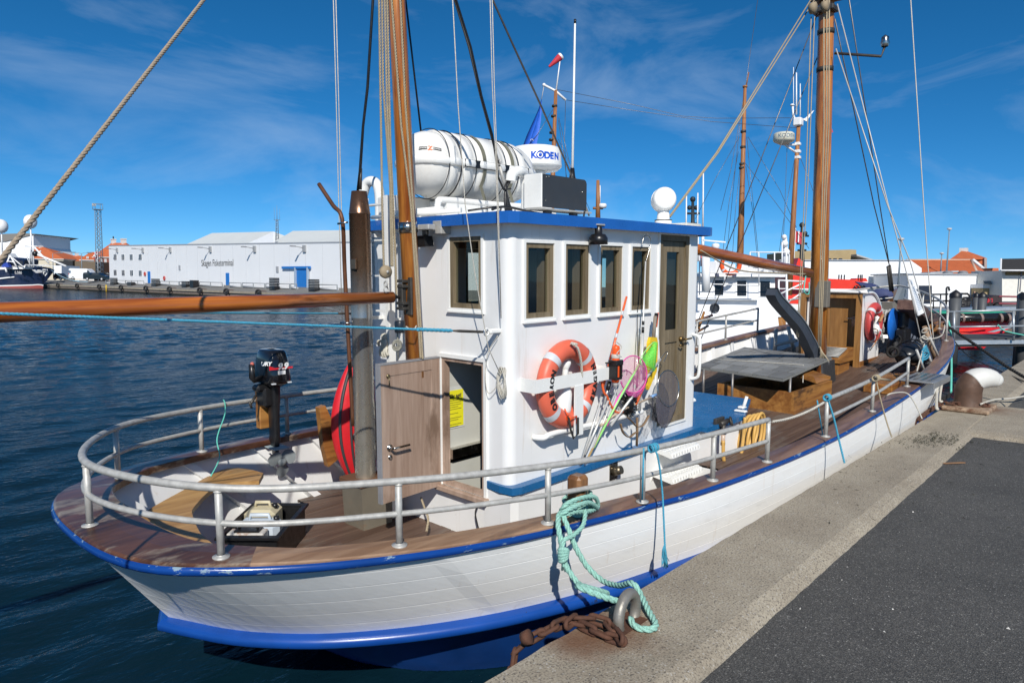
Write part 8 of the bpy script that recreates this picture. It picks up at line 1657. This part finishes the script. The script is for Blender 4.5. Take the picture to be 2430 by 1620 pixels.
# ---- wooden masts of vessels behind: each vessel a thing with hull, masts, aerials
WM = wood('weathered_mast_wood', (0.22, 0.085, 0.03), (0.40, 0.18, 0.07), 2, 18, 0.6)
def vmast(t, D, u0, v0, u1, v1, r0_, r1_, name='mast'):
    return part(name, MBd().tube([fard(u0, v0, D), fard((u0+u1)/2, (v0+v1)/2, D), fard(u1, v1, D)], lambda f: r0_+(r1_-r0_)*f, 10), WM, t)
def wires(t, D, lines, r=0.012, mat=None, name='wire'):
    for l in lines: part(name, MBd().tube([fard(u, v, D) for u, v in l], r, 5), mat or WIRE, t)
D1 = 34.0; v1 = qthing('two_masted_cutter', fard(1600, 800, D1), 'two masted wooden cutter with a red windsock and aerial wires moored behind the white ship', 'boat')
part('hull', fquad([(1230, 740), (1250, 765), (1290, 805), (1850, 805), (1915, 742), (1905, 722), (1240, 722)], D1, 4), SHW, v1); part('deckhouse', fquad(rect(1300, 690, 1420, 725), D1+1, 2.5), SHW, v1)
vmast(v1, D1, 1302, 700, 1319, 215, 0.17, 0.085, 'mizzen_mast'); vmast(v1, D1, 1872, 700, 1896, 285, 0.15, 0.09, 'main_mast')
for (u, v) in ((1316, 250), (1314, 274), (1310, 313), (1309, 330)): part('mast_band', MBd().cyl(fard(u, v+4, D1), fard(u, v, D1), 0.14, n=10), IRON, v1)
part('spreader', MBd().tube([fard(1291, 202, D1), fard(1318, 216, D1), fard(1343, 238, D1)], 0.06, 6).ball(fard(1291, 202, D1), 0.09, 8), SHW, v1); part('light_staff', MBd().cyl(fard(1320, 214, D1), fard(1331, 128, D1), 0.04, 0.025, 6), SHW, v1)
ws0, ws1 = fard(1331, 134, D1), fard(1303, 159, D1); wsn = (ws1-ws0).normalized()
part('windsock', MBd().lathe(ws0, ws1-ws0, [(0.17, 0.0), (0.165, 0.15), (0.1, 0.5), (0.055, (ws1-ws0).length)], 14), plain('windsock_red', (0.55, 0.03, 0.05), 0.7), v1); part('windsock_ring', MBd().lathe(ws0-wsn*0.04, ws1-ws0, [(0.165, 0.0), (0.176, 0.02), (0.172, 0.1)], 14), INKW, v1)
pn = [fard(1285, 236, D1), fard(1281, 260, D1), fard(1272, 290, D1), fard(1262, 320, D1), fard(1250, 360, D1)]; pw = [0.02, 0.18, 0.42, 0.60, 0.75]
part('blue_pennant', MBd().grid([[p+RT*(0.02), p-RT*(w*0.4)+HD*0.08, p-RT*0.0+RT*(w*0.55)+HD*0.02] for p, w in zip(pn, pw)]), plain('blue_pennant_cloth', (0.015, 0.12, 0.60), 0.6), v1); part('pennant_line', MBd().tube([fard(1291, 204, D1), fard(1285, 236, D1)], 0.015, 5), PALE, v1)
part('pennant_mark', MBd().torus(fard(1262, 334, D1-.15), HD, 0.07, 0.012, 16, 5, ang=(-1.7, 1.7), up=Z_), INKW, v1)
wires(v1, D1, [[(1345, 238), (1500, 262), (1690, 289), (1893, 304)], [(1322, 213), (1500, 248), (1620, 276), (1700, 281), (1876, 280)], [(1312, 260), (1275, 320), (1240, 360)], [(1326, 280), (1345, 360), (1372, 470)], [(1325, 285), (1338, 370), (1352, 480)], [(1342, 240), (1340, 330), (1345, 470)], [(1894, 372), (1880, 540), (1872, 660)], [(1885, 380), (1860, 520), (1842, 650)], [(1900, 376), (1925, 440), (1950, 520)], [(1325, 330), (1365, 420), (1400, 500)], [(1876, 284), (1868, 340), (1862, 500), (1856, 640)]])
rdm = fard(1860, 330, D1-.3); rq = part('radome', MBd().lathe(rdm, Z_, [(0, -.28), (.2, -.26), (.45, -.13), (.50, -.06), (.48, .22), (.42, .28), (0, .30)], 24), plain('cream_radome', (0.60, 0.58, 0.47), 0.45), v1); part('radome_bracket', MBd().cyl(rdm-Z_*.27, fard(1893, 344, D1), 0.05).cyl(rdm-Z_*.3+RT*.1, fard(1890, 363, D1), 0.05), SHW, rq)
m_ = text_mb('KODEN', 0.26, (0, 0, 0), X_, Y_, 0.001, 0.004, 'CENTER'); m_.v = [rdm+RT*(0.49*math.sin(p.x/.49))-HD*(0.49*math.cos(p.x/.49)+0.008)+Z_*(p.y) for p in m_.v]; part('radome_lettering', m_, plain('faded_blue_print', (0.35, 0.46, 0.55), 0.6), rq)
for (u, v0, v1_, r_) in ((1883, 160, 275, .022), (1890, 173, 272, .04), (1899, 199, 275, .03)): part('aerial', MBd().cyl(fard(u, v1_, D1), fard(u, v0, D1), r_, r_*.7, 6), SHW, v1)
part('mast_fittings', MBd().lathe(fard(1880, 250, D1), Z_, [(.1, -.02), (.12, 0), (.06, .06), (0, .07)], 12).tube([fard(1881, 252, D1), fard(1882, 272, D1), fard(1888, 287, D1)], .05, 6).prism([fard(1904, 283, D1), fard(1914, 288, D1), fard(1932, 262, D1), fard(1928, 264, D1), fard(1912, 280, D1)], HD*.08).box(fard(1894, 290, D1)-Vector((.2, .2, .2)), fard(1894, 290, D1)+Vector((.2, .2, .2)), .05), SHW, v1)
for v in (342, 360, 374): c_ = fard(1893, v, D1); part('mast_clamp', MBd().box(c_-Vector((.13, .13, .08)), c_+Vector((.13, .13, .08)), .03), SHW, v1)
D2 = 38.0; v2 = qthing('grey_masted_cutter', fard(1760, 800, D2), 'wooden cutter with a single tall weathered mast behind the white ship', 'boat')
part('hull', fquad([(1600, 735), (1625, 770), (1640, 800), (1830, 800), (1870, 735), (1855, 722), (1610, 722)], D2, 4), plain('dark_green_hull', (0.02, 0.05, 0.04), 0.5), v2)
vmast(v2, D2, 1755, 660, 1768, 205, 0.19, 0.085); part('mast_truck', MBd().cyl(fard(1768, 208, D2), fard(1768, 204, D2), .13, n=10).cyl(fard(1771, 205, D2), fard(1777, 172, D2), .03, n=6), WM, v2)
for v, u in ((310, 1764), (347, 1763), (387, 1761), (396, 1760)): part('mast_band', MBd().cyl(fard(u, v+5, D2), fard(u, v, D2), .15, n=10), IRON, v2)
wires(v2, D2, [[(1766, 215), (1752, 330), (1725, 600)], [(1798, 0), (1770, 200), (1735, 400), (1710, 500)], [(1772, 325), (1785, 460), (1800, 610)], [(1757, 390), (1745, 500), (1736, 640)], [(1770, 395), (1786, 500), (1800, 640)], [(1763, 380), (1840, 480), (1920, 590)], [(1755, 325), (1700, 420), (1650, 520)], [(1775, 325), (1850, 450), (1890, 540)], [(1752, 360), (1730, 480), (1715, 600)]], .013)
# aerials of vessels farther off
for nm, D, u, v0, v1_, lab in (('signal_mast', 60, 1419, 520, 428, 'far wooden signal mast with a small radar dome above the wheelhouse roof'), ('dark_signal_mast', 70, 1644, 640, 475, 'dark signal mast with cross trees right of the white search light'), ('dark_signal_mast', 75, 1903, 660, 536, 'dark signal mast beside the thick fore mast')):
    t = qthing(nm, fard(u, v0, D), lab, 'mast'); m_ = WM if nm == 'signal_mast' else plain('dark_mast_paint', (0.015, 0.022, 0.03), 0.6)
    part('pole', MBd().cyl(fard(u, v0, D), fard(u, v1_, D), .22 if D < 65 else .35, .14, 8), m_, t)
    mb = MBd()
    for k, (dv, w) in enumerate(((.35, 16), (.62, 12), (.85, 10)) if D > 65 else ((.72, 12),)): v = v1_+(v0-v1_)*dv*(0.55 if D > 65 else 1); mb.cyl(fard(u-w, v, D), fard(u+w, v, D), .12, n=5)
    part('cross_tree', mb, m_, t)
    if D < 65: part('dome', MBd().lathe(fard(1430, 488, D), Z_, [(0, -.25), (.3, -.2), (.36, 0), (.3, .16), (0, .2)], 14), WF, t); part('aerial', MBd().cyl(fard(1424, 482, D), fard(1424, 440, D), .04, n=5), WF, t)
    else: part('lamp', MBd().ball(fard(u, v1_-2, D), .3, 8).ball(fard(u-8, v1_+18, D), .25, 8).ball(fard(u+8, v1_+18, D), .25, 8), m_, t)
for i, (u, v0, v1_, l) in enumerate(((1628, 560, 462, 'pale whip aerial right of the search light'), (1668, 545, 410, 'tallest pale whip aerial between the search light and the weathered mast'), (1655, 560, 458, 'thin pale whip aerial before the dark signal mast'))):
    solo('whip_antenna', MBd().cyl(fard(u, v0, 55), fard(u+1, v1_, 55), .07, .05, 6).cyl(fard(u, v0+60, 55), fard(u, v0, 55), .12, n=6), WF, l, 'aerial')
# ---- red rescue vessel behind the fore mast
D3 = 42.0; rv = qthing('red_rescue_vessel', fard(1960, 790, D3), 'red rescue vessel with a long red cabin roof behind the fore mast', 'rescue vessel')
part('hull', fquad([(1840, 800), (2080, 800), (2110, 740), (1840, 735)], D3, 4), SHIPRED, rv); part('cabin', fquad([(1860, 740), (2040, 740), (2040, 690), (1870, 686)], D3+.3, 3), SHIPRED, rv); part('cabin_roof', fquad([(1868, 684), (2050, 686), (2085, 678), (2060, 672), (2030, 664), (1868, 657)], D3-.2, 3.5), SHIPRED, rv)
part('roof_slope', fquad([(2030, 668), (2052, 684), (2085, 678), (2070, 672)], D3-.25, .04), plain('blue_black_slope', (0.03, 0.04, 0.12), 0.4), rv); part('roof_hump', fquad([(2025, 668), (2060, 668), (2055, 660), (2035, 660)], D3+1, .8), SHIPRED, rv); part('white_band', fquad([(1895, 696), (1912, 698), (1912, 706), (1895, 702)], D3+.2, .05), INKW, rv)
m_ = MBd(); 
for u in (2032, 2041, 2048): m_.torus(fard(u, 683, D3-.35), HD, 0.12, 0.04, 12, 5, ang=(-1.6, 1.6), up=Z_)
for u in (1990, 1996, 2003, 2036, 2041, 2045): m_.cyl(fard(u, 668, D3+1), fard(u+1, 652, D3+1), .04, n=4)
part('roof_fittings', m_, BLACK, rv); part('red_tower', fquad([(1880, 660), (1905, 660), (1905, 620), (1895, 612)], D3+1, 1), SHIPRED, rv)
a = fard(1886, 575, 50); t = qthing('small_danish_flag', a-Z_*3, 'small red flag with a white cross beside the fore mast', 'flag'); part('flag_cloth', MBd().grid([[a+RT*(i*.16)+Z_*(j*.28-.05*i)+HD*.05*math.sin(2*i) for j in range(4)] for i in range(4)]), plain('flag_red', (0.5, 0.04, 0.06), 0.7), t); part('flag_staff', MBd().cyl(a-Z_*3, a+Z_*1, .04, n=5), WF, t); part('flag_cross', MBd().prism([a+RT*.18-HD*.1+Z_*.0, a+RT*.26-HD*.1, a+RT*.26-HD*.1+Z_*.8, a+RT*.18-HD*.1+Z_*.8], HD*.01), WF, t)
a = fard(1969, 292, 40); solo('red_pennant', MBd().prism([a, a+RT*.22-Z_*.5, a+RT*.05-Z_*.62, a-RT*.05-Z_*.2], HD*.02), plain('flag_red', (0.5, 0.04, 0.06), 0.7), 'red and white flag corner flying right of the fore mast', 'flag')
# ---- buildings on the right
BG = 78.0
wh = qthing('white_warehouse', fard(2060, 745, BG+8), 'large white warehouse with a sloping corner behind the bow', 'warehouse'); part('wall', fquad([(1850, 760), (2300, 760), (2300, 680), (2187, 650), (2187, 636), (2160, 617), (1850, 617)], BG+8, 12), FACW, wh); part('roof_edge', fquad([(1850, 618), (2160, 618), (2160, 616), (1850, 616)], BG+7.8, 12.4), plain('grey_roof_edge', (0.35, 0.37, 0.40), 0.6), wh)
lw = qthing('low_white_hall', fard(2240, 745, BG), 'low white flat roofed hall with a dark doorway behind the pier', 'building'); part('wall', fquad([(2155, 752), (2334, 752), (2334, 651.5), (2155, 649.5)], BG, 7.5), FACW, lw); part('roof_edge', fquad([(2150, 651), (2335, 652.5), (2335, 650), (2150, 648)], BG-.15, 7.8), plain('grey_roof_edge', (0.35, 0.37, 0.40), 0.6), lw)
for u in (2156, 2191, 2240): part('wall_joint', fquad(rect(u, 652, u+.5, 720), BG-.02, .015), plain('pale_joint', (0.62, 0.64, 0.66), 0.6), lw)
dw2 = part('doorway', fquad(rect(2178.5, 675, 2213.5, 720), BG-.05, .04), WF, lw); part('dark_opening', fquad(rect(2180.5, 677.5, 2211.5, 720), BG-.07, .015), plain('navy_opening', (0.012, 0.018, 0.035), 0.4), dw2)
for u in (2249, 2285, 2322): part('roof_vent', MBd().lathe(fard(u, 650, BG+1), Z_, [(.5, 0), (.55, .15), (.3, .35), (0, .38)], 10), plain('grey_roof_vent', (0.2, 0.21, 0.23), 0.6), lw)
part('skylight', fquad([(2205, 649), (2275, 646), (2275, 642), (2210, 646)], BG+2, 2), plain('grey_skylight', (0.38, 0.42, 0.44), 0.3), lw)
def tiled_roof(px, D, du, rows_n, name, parent, mat, depth_dir):
    """rows of pantiles as ribs on a sloping plane: px = four corners, eave left, eave right, ridge right, ridge left"""
    q = [fard(*px[0], D), fard(*px[1], D), fard(*px[2], D+depth_dir), fard(*px[3], D+depth_dir)]; part(name, MBd().add(q, [(0, 1, 2, 3)]), mat, parent)
    n = int((px[1][0]-px[0][0])/du); mb = MBd()
    for i in range(n+1):
        f = i/n; a, b = q[0].lerp(q[1], f), q[3].lerp(q[2], f); mb.tube([a-HD*.06, b-HD*.06], .11, 5, caps=False)
    o = part('pantile_row', mb, mat, parent); o['kind'] = 'stuff'
ot = qthing('orange_roofed_hall', fard(2250, 745, 105), 'brick hall with a long orange pantiled roof and gable', 'building'); part('wall', fquad([(2150, 750), (2345, 750), (2345, 648), (2150, 648)], 101, 10), BRICKR, ot)
tiled_roof([(2150, 650), (2320, 650), (2304, 618), (2150, 618)], 100, 2.0, 1, 'roof', ot, TILER, 6)
part('hip_end', MBd().add([fard(2304, 618, 106), fard(2320, 650, 100), fard(2345, 650, 108)], [(0, 1, 2)]), TILER, ot); part('ridge_tiles', MBd().cyl(fard(2150, 618, 106), fard(2304, 618, 106), .22, n=6), plain('pale_ridge_mortar', (0.55, 0.38, 0.28), 0.8), ot); part('hip_tiles', MBd().cyl(fard(2304, 618, 105.9), fard(2320, 650, 99.9), .2, n=6), plain('pale_ridge_mortar', (0.55, 0.38, 0.28), 0.8), ot)
gb_ = qthing('orange_gabled_house', fard(2300, 745, 125), 'house with a steep orange gable and white chimney on the right', 'house'); part('wall', fquad([(2265, 760), (2342, 760), (2342, 615), (2265, 615)], 125, 10), BRICKR, gb_)
part('roof', MBd().add([fard(2250, 618, 123), fard(2310, 616, 123), fard(2290, 594, 129), fard(2284, 594, 129), fard(2343, 615, 124), fard(2341, 612, 135)], [(0, 1, 2, 3), (1, 4, 2), (4, 5, 2)]), TILER, gb_); part('chimney', MBd().box(fard(2287, 598, 129)-Vector((.6, .6, .6)), fard(2287, 590, 129)+Vector((.6, .6, .1))), CHW, gb_); part('white_verge', MBd().tube([fard(2308, 616, 122.8), fard(2338, 641, 122.8)], .3, 4).tube([fard(2322, 642, 122.8), fard(2340, 643, 122.8)], .28, 4), WF, gb_); part('side_roof', fquad([(2308, 617), (2336, 630), (2334, 613), (2310, 612)], 124, 5), TILER, gb_); part('end_stack', fquad(rect(2336, 612, 2342, 660), 123.5, 3), plain('grey_pink_brick', (0.36, 0.27, 0.24), 0.8), gb_)
yb = qthing('yellow_brick_block', fard(1995, 745, 120), 'yellow brick block with a flat roof above the white warehouse', 'building'); part('wall', fquad([(1880, 700), (2032, 700), (2032, 593), (2020, 592), (1880, 596)], 120, 12), plain('yellow_brick', (0.36, 0.27, 0.14), 0.85, var=0.12, scale=1), yb)
for u in (1965, 1978, 1991): part('window', fquad(rect(u, 613, u+8, 618), 119.8, .1), DKG, yb)
part('side_canopy', MBd().prism([fard(2033, 603, 118), fard(2074, 616, 118), fard(2074, 619, 118), fard(2033, 607, 118)], HD*6), plain('grey_canopy', (0.4, 0.4, 0.4), 0.6), yb)
ws_ = qthing('white_shed', fard(2405, 745, 74), 'white plastered shed with a dark roof at the right edge', 'shed'); part('wall', fquad(rect(2378, 642, 2480, 715), 74, 5), plain('rough_white_plaster', (0.70, 0.68, 0.62), 0.9, var=0.08, scale=3), ws_)
part('shaded_side', MBd().prism([fard(2378, 715, 73.9), fard(2372, 715, 77), fard(2372, 645, 77), fard(2378, 640, 73.9)], RT*0.05), plain('rough_white_plaster', (0.70, 0.68, 0.62), 0.9, var=0.08, scale=3), ws_)
part('roof', MBd().add([fard(2374, 641, 73), fard(2490, 641, 73), fard(2490, 612, 76.5), fard(2376, 614, 76.5)], [(0, 1, 2, 3)]), plain('black_roof_felt', (0.03, 0.028, 0.027), 0.85), ws_); part('gutter', MBd().cyl(fard(2374, 641.5, 72.9), fard(2490, 642, 72.9), .09, n=6), WF, ws_); part('gable_board', MBd().prism([fard(2374, 640, 72.8), fard(2377, 640, 72.8), fard(2378, 613, 76.4), fard(2375, 613, 76.4)], HD*.1), WF, ws_); part('eave_board', fquad(rect(2387, 645, 2480, 653), 73.9, .08), plain('ochre_board', (0.25, 0.17, 0.07), 0.8), ws_); part('downpipe', MBd().cyl(fard(2420, 692, 73.7), fard(2424, 644, 73.7), .06, n=6), plain('grey_downpipe', (0.2, 0.2, 0.24), 0.5), ws_)
yh = qthing('low_yellow_shed', fard(2352, 745, 76), 'low yellow brick shed with a grey roof beside the white shed', 'shed'); part('wall', fquad([(2333, 715), (2376, 715), (2376, 684), (2333, 684)], 76, 5), plain('yellow_brick', (0.36, 0.27, 0.14), 0.85, var=0.12, scale=1), yh); part('white_band', fquad([(2333, 683.5), (2376, 683.5), (2376, 679), (2333, 674)], 75.9, 4), WF, yh); part('roof', MBd().add([fard(2333, 673, 75.5), fard(2378, 678, 75.5), fard(2378, 657, 76), fard(2333, 654, 80)], [(0, 1, 2, 3)]), plain('grey_weathered_roof', (0.20, 0.20, 0.19), 0.8), yh)
solo('orange_roof_fragment', MBd().prism([fard(2352, 657, 110), fard(2370, 657, 110), fard(2370, 636, 110), fard(2356, 636, 110)], HD*6), TILER, 'piece of orange roof between the gabled house and the shed', 'roof')
for u, v0, v1_, D, l in ((2246, 650, 547, 90, 'tall grey lamp post above the low white hall'), (2232, 648, 604, 100, 'short lamp post left of the tall lamp post'), (2131, 690, 572, 70, 'thin lamp post behind the fore shrouds')):
    a, b = fard(u, v0, D), fard(u, v1_, D); b.x, b.y = a.x, a.y; t = qthing('lamp_post', a, l, 'lamp post', 'lamp posts on the right'); part('pole', MBd().cyl(a, b, .11, .07, 6), TW, t); part('lamp_head', MBd().lathe(b, Z_, [(.1, 0), (.3, .12), (.28, .25), (0, .32)], 10), plain('pale_lamp_housing', (0.5, 0.5, 0.5), 0.5), t)
# ---- piles, floating pontoon, red pilot boat, person, clutter
PILE = plain('grey_pile_sleeve', (0.075, 0.08, 0.085), 0.55, var=0.12, scale=2); CAPK = plain('black_pile_cap', (0.012, 0.012, 0.014), 0.45)
def pile(u0, u1, vcap, vtop, vb, D, label):
    um = (u0+u1)/2; a = fard(um, vb, D); a.z = min(a.z, -1.2); tp_ = fard(um, vcap, D); r_ = (fard(u1, vcap, D)-fard(u0, vcap, D)).length/2; hz = fard(um, vtop, D).z-tp_.z; b = Vector((a.x, a.y, tp_.z))
    t = qthing('mooring_pile', a, label, 'pile', 'mooring piles'); part('shaft', MBd().cyl(a, b, r_, n=18), PILE, t); part('cone_cap', MBd().lathe(b, Z_, [(r_*1.07, -.14), (r_*1.07, .0), (r_*0.1, hz), (0, hz+.01)], 18), CAPK, t)
pile(2249.5, 2274, 697, 687.5, 790, 26, 'thick grey mooring pile with a black cone cap right of the person'); pile(2306, 2319, 699, 693, 770, 40, 'left one of the slim pile pair beyond the red boat'); pile(2318, 2336, 699.5, 692, 770, 36, 'right one of the slim pile pair beyond the red boat'); pile(2406, 2424, 699.5, 692.5, 830, 25, 'mooring pile half hidden behind the rightmost pile'); pile(2411, 2436, 700, 692, 830, 22, 'rightmost grey mooring pile at the edge of the photo')
pd = qthing('floating_pontoon', fard(2340, 812, 22), 'grey floating pontoon with tube railings right of the bow', 'pontoon'); ALG = plain('grey_aluminium_rail', (0.42, 0.45, 0.47), 0.4, 0.5)
part('deck_edge', fquad([(2240, 818), (2500, 815), (2500, 806), (2240, 808)], 21.5, 2.2), ALG, pd); part('dark_fender_board', fquad([(2240, 824), (2500, 820), (2500, 815.5), (2240, 818.5)], 21.55, 2.0), RUBBER, pd); part('deck_top', fquad([(2240, 806), (2500, 804), (2500, 802), (2240, 804)], 21.7, 2.0), plain('dark_deck', (0.06, 0.06, 0.06), 0.8), pd)
for v0, v1_, r_ in ((740, 733, .03), (776, 772, .028)): part('rail', MBd().cyl(fard(2250, v0, 21.4), fard(2500, v1_, 21.4), r_, n=8), ALG, pd)
for u in (2264, 2405): part('rail_post', MBd().cyl(fard(u, 808, 21.4), fard(u, 738, 21.4), .035, n=8), ALG, pd)
D5 = 28.0; pb = qthing('red_pilot_boat', fard(2320, 815, D5), 'red pilot boat with a black tube fender and green gunwale behind the pontoon', 'boat')
part('hull', fquad([(2225, 830), (2330, 830), (2365, 805), (2398, 775), (2404, 756), (2225, 756)], D5, 3), plain('pilot_boat_red', (0.60, 0.012, 0.018), 0.3), pb); part('spray_chine', fquad([(2225, 806), (2350, 806), (2330, 795), (2290, 789), (2225, 788)], D5-.4, .35), SHIPRED, pb); part('bright_strip', fquad([(2225, 788), (2300, 786), (2345, 780), (2225, 784)], D5-.15, .1), SHIPRED, pb)
part('tube_fender', MBd().tube([fard(2225, 755, D5-.2), fard(2320, 755, D5-.2), fard(2402, 752, D5-.15)], .19, 14), plain('black_fender_rubber', (0.014, 0.013, 0.013), 0.25), pb)
for u in (2281, 2325, 2371, 2390): part('fender_strap', MBd().cyl(fard(u-3, 755, D5-.2), fard(u+3, 754.5, D5-.2), .2, n=14), plain('brown_strap', (0.22, 0.16, 0.14), 0.6), pb)
part('red_gunwale', fquad([(2225, 748), (2395, 745.5), (2395, 743), (2225, 746)], D5, .3), SHIPRED, pb); part('green_deck', fquad([(2225, 745), (2392, 742), (2375, 738), (2225, 740)], D5+.5, 1.5), plain('sea_green_deck', (0.02, 0.32, 0.19), 0.5), pb)
part('boarding_ramp', fquad([(2318, 796), (2350, 793), (2395, 805), (2390, 810), (2325, 800)], D5-.9, .1), ALG, pb); part('silver_bracket', MBd().prism([fard(2395, 772, D5-.5), fard(2403, 760, D5-.5), fard(2406, 762, D5-.5), fard(2398, 776, D5-.5)], HD*.1).prism([fard(2345, 788, D5-.5), fard(2400, 773, D5-.5), fard(2404, 776, D5-.5), fard(2360, 788, D5-.5)], HD*.1), ALG, pb)
qrope('green_pontoon_line', [fard(2368, 770, 21.3), fard(2385, 785, 21.3), fard(2435, 796, 21.3)], .02, MINTL, 'thin green line hanging from the pontoon rail on the right', 'rope', False)
gw = qthing('pier_gangway', fard(2320, 750, 45), 'long grey gangway and black railing of the pier behind the red boat', 'pier'); part('gangway_deck', fquad([(2200, 745), (2415, 733), (2412, 728), (2200, 738)], 44, 2), ALG, gw); part('pier_deck', fquad([(2180, 752), (2500, 748), (2500, 743), (2180, 746)], 50, 5), plain('pier_concrete', (0.28, 0.26, 0.22), 0.9), gw)
mb = MBd().tube([fard(2170, 699, 52), fard(2250, 698, 52)], .06, 6).tube([fard(2170, 713, 52), fard(2250, 714, 52)], .06, 6).tube([fard(2245, 748, 52), fard(2246, 684, 52), fard(2248, 681, 52), fard(2251, 681, 52), fard(2253, 690, 52)], .07, 6).tube([fard(2274, 697, 52), fard(2296, 697, 52), fard(2301, 702, 52), fard(2302, 720, 52), fard(2290, 745, 52)], .08, 6).tube([fard(2285, 706, 53), fard(2345, 704, 53), fard(2352, 712, 53), fard(2342, 735, 53)], .06, 6)
for u in (2190, 2215, 2232): mb.cyl(fard(u, 750, 52), fard(u, 698, 52), .05, n=5)
part('black_railing', mb, CAPK, gw); mb = MBd().tube([fard(2370, 703, 55), fard(2500, 706, 55)], .07, 6).tube([fard(2370, 720, 55), fard(2500, 722, 55)], .07, 6); part('red_railing', mb, plain('dull_red_rail', (0.33, 0.07, 0.09), 0.6), gw)
t = qthing('cage_trolleys', fard(2285, 745, 50), 'black steel cage trolleys standing on the pier', 'trolley'); mb = MBd(); random.seed(2)
for k in range(8): u = 2277+k*3.4; mb.cyl(fard(u, 742, 49), fard(u, 706+random.uniform(0, 5), 49), .05, n=5)
for v in (708, 714, 720, 727, 734): mb.cyl(fard(2276, v, 49), fard(2302, v-.3, 49), .06, n=5)
part('bars', mb, CAPK, t); part('trolley_bed', fquad(rect(2276, 712, 2301, 738), 49.5, 1.2), plain('dark_trolley_load', (0.025, 0.025, 0.028), 0.7), t)
t = qthing('red_quad_tractor', fard(2360, 738, 56), 'small red and black tractor parked by the white shed', 'tractor'); part('body', fquad([(2344, 728), (2378, 728), (2378, 702), (2365, 700), (2352, 704), (2344, 712)], 56, 1.6), plain('black_red_machine', (0.035, 0.02, 0.02), 0.5), t); part('bonnet', fquad([(2342, 720), (2356, 720), (2356, 708), (2345, 708)], 55.8, 1.2), plain('tractor_red', (0.4, 0.02, 0.03), 0.5), t)
for u in (2348, 2370): part('wheel', MBd().lathe(fard(u, 726, 55.7), HD, [(0, 0), (.28, 0), (.28, .25), (0, .25)], 14), RUBBER, t)
# ---- person on the pier
pf_ = fard(2309, 731, 60); pt_ = fard(2310, 691, 60).z; H_ = pt_-pf_.z; k_ = H_/1.75
P3 = lambda x, z, d=0: pf_+RT*(x*k_)+Z_*(z*k_)+HD*(d*k_)
body = bpy.data.meshes.new('person'); jv = [P3(0, .98), P3(0, 1.2), P3(0, 1.42), P3(0, 1.52), P3(-.19, 1.40), P3(-.27, 1.15, -.02), P3(-.20, 1.0, -.18), P3(.19, 1.40), P3(.28, 1.14), P3(.27, .90, -.05), P3(-.10, .93), P3(-.12, .5, -.02), P3(-.12, .06), P3(-.12, .03, -.14), P3(.10, .93), P3(.13, .5), P3(.14, .06), P3(.14, .03, -.14), P3(0, 1.60), P3(0, 1.70)]
pb_ = Vector((pf_.x, pf_.y, pf_.z)); body.from_pydata([tuple(v-pb_) for v in jv], [(0, 1), (1, 2), (2, 3), (2, 4), (4, 5), (5, 6), (2, 7), (7, 8), (8, 9), (0, 10), (10, 11), (11, 12), (12, 13), (0, 14), (14, 15), (15, 16), (16, 17), (3, 18), (18, 19)], [])
po = bpy.data.objects.new('person', body); COL.objects.link(po); po.location = pb_; tagit(po, 'person in dark clothes standing at the black railing of the pier', 'person')
md = po.modifiers.new('skin', 'SKIN'); rad = [.14, .14, .16, .06, .07, .05, .04, .07, .05, .04, .10, .07, .05, .04, .10, .07, .05, .04, .095, .08]
for i, sv in enumerate(body.skin_vertices[0].data): sv.radius = (rad[i]*k_, rad[i]*k_); sv.use_root = (i == 0)
po.modifiers.new('sub', 'SUBSURF').render_levels = 1; body.materials.append(plain('dark_clothes', (0.02, 0.02, 0.024), 0.8)); ORG['person'] = pb_
part('face', MBd().ball(P3(0, 1.64, -.035), .098*k_, 12, (.85, .9, 1.1)), plain('skin_tone', (0.42, 0.24, 0.17), 0.6), po); part('hair', MBd().ball(P3(0, 1.69, .02), .10*k_, 12, (.95, 1, .8)), plain('short_brown_hair', (0.05, 0.03, 0.02), 0.8), po)
for s_ in (-1, 1): part('hand', MBd().ball(P3(-.20, 1.0, -.2) if s_ < 0 else P3(.27, .86, -.06), .05*k_, 8, (.8, .8, 1.1)), plain('skin_tone', (0.42, 0.24, 0.17), 0.6), po)
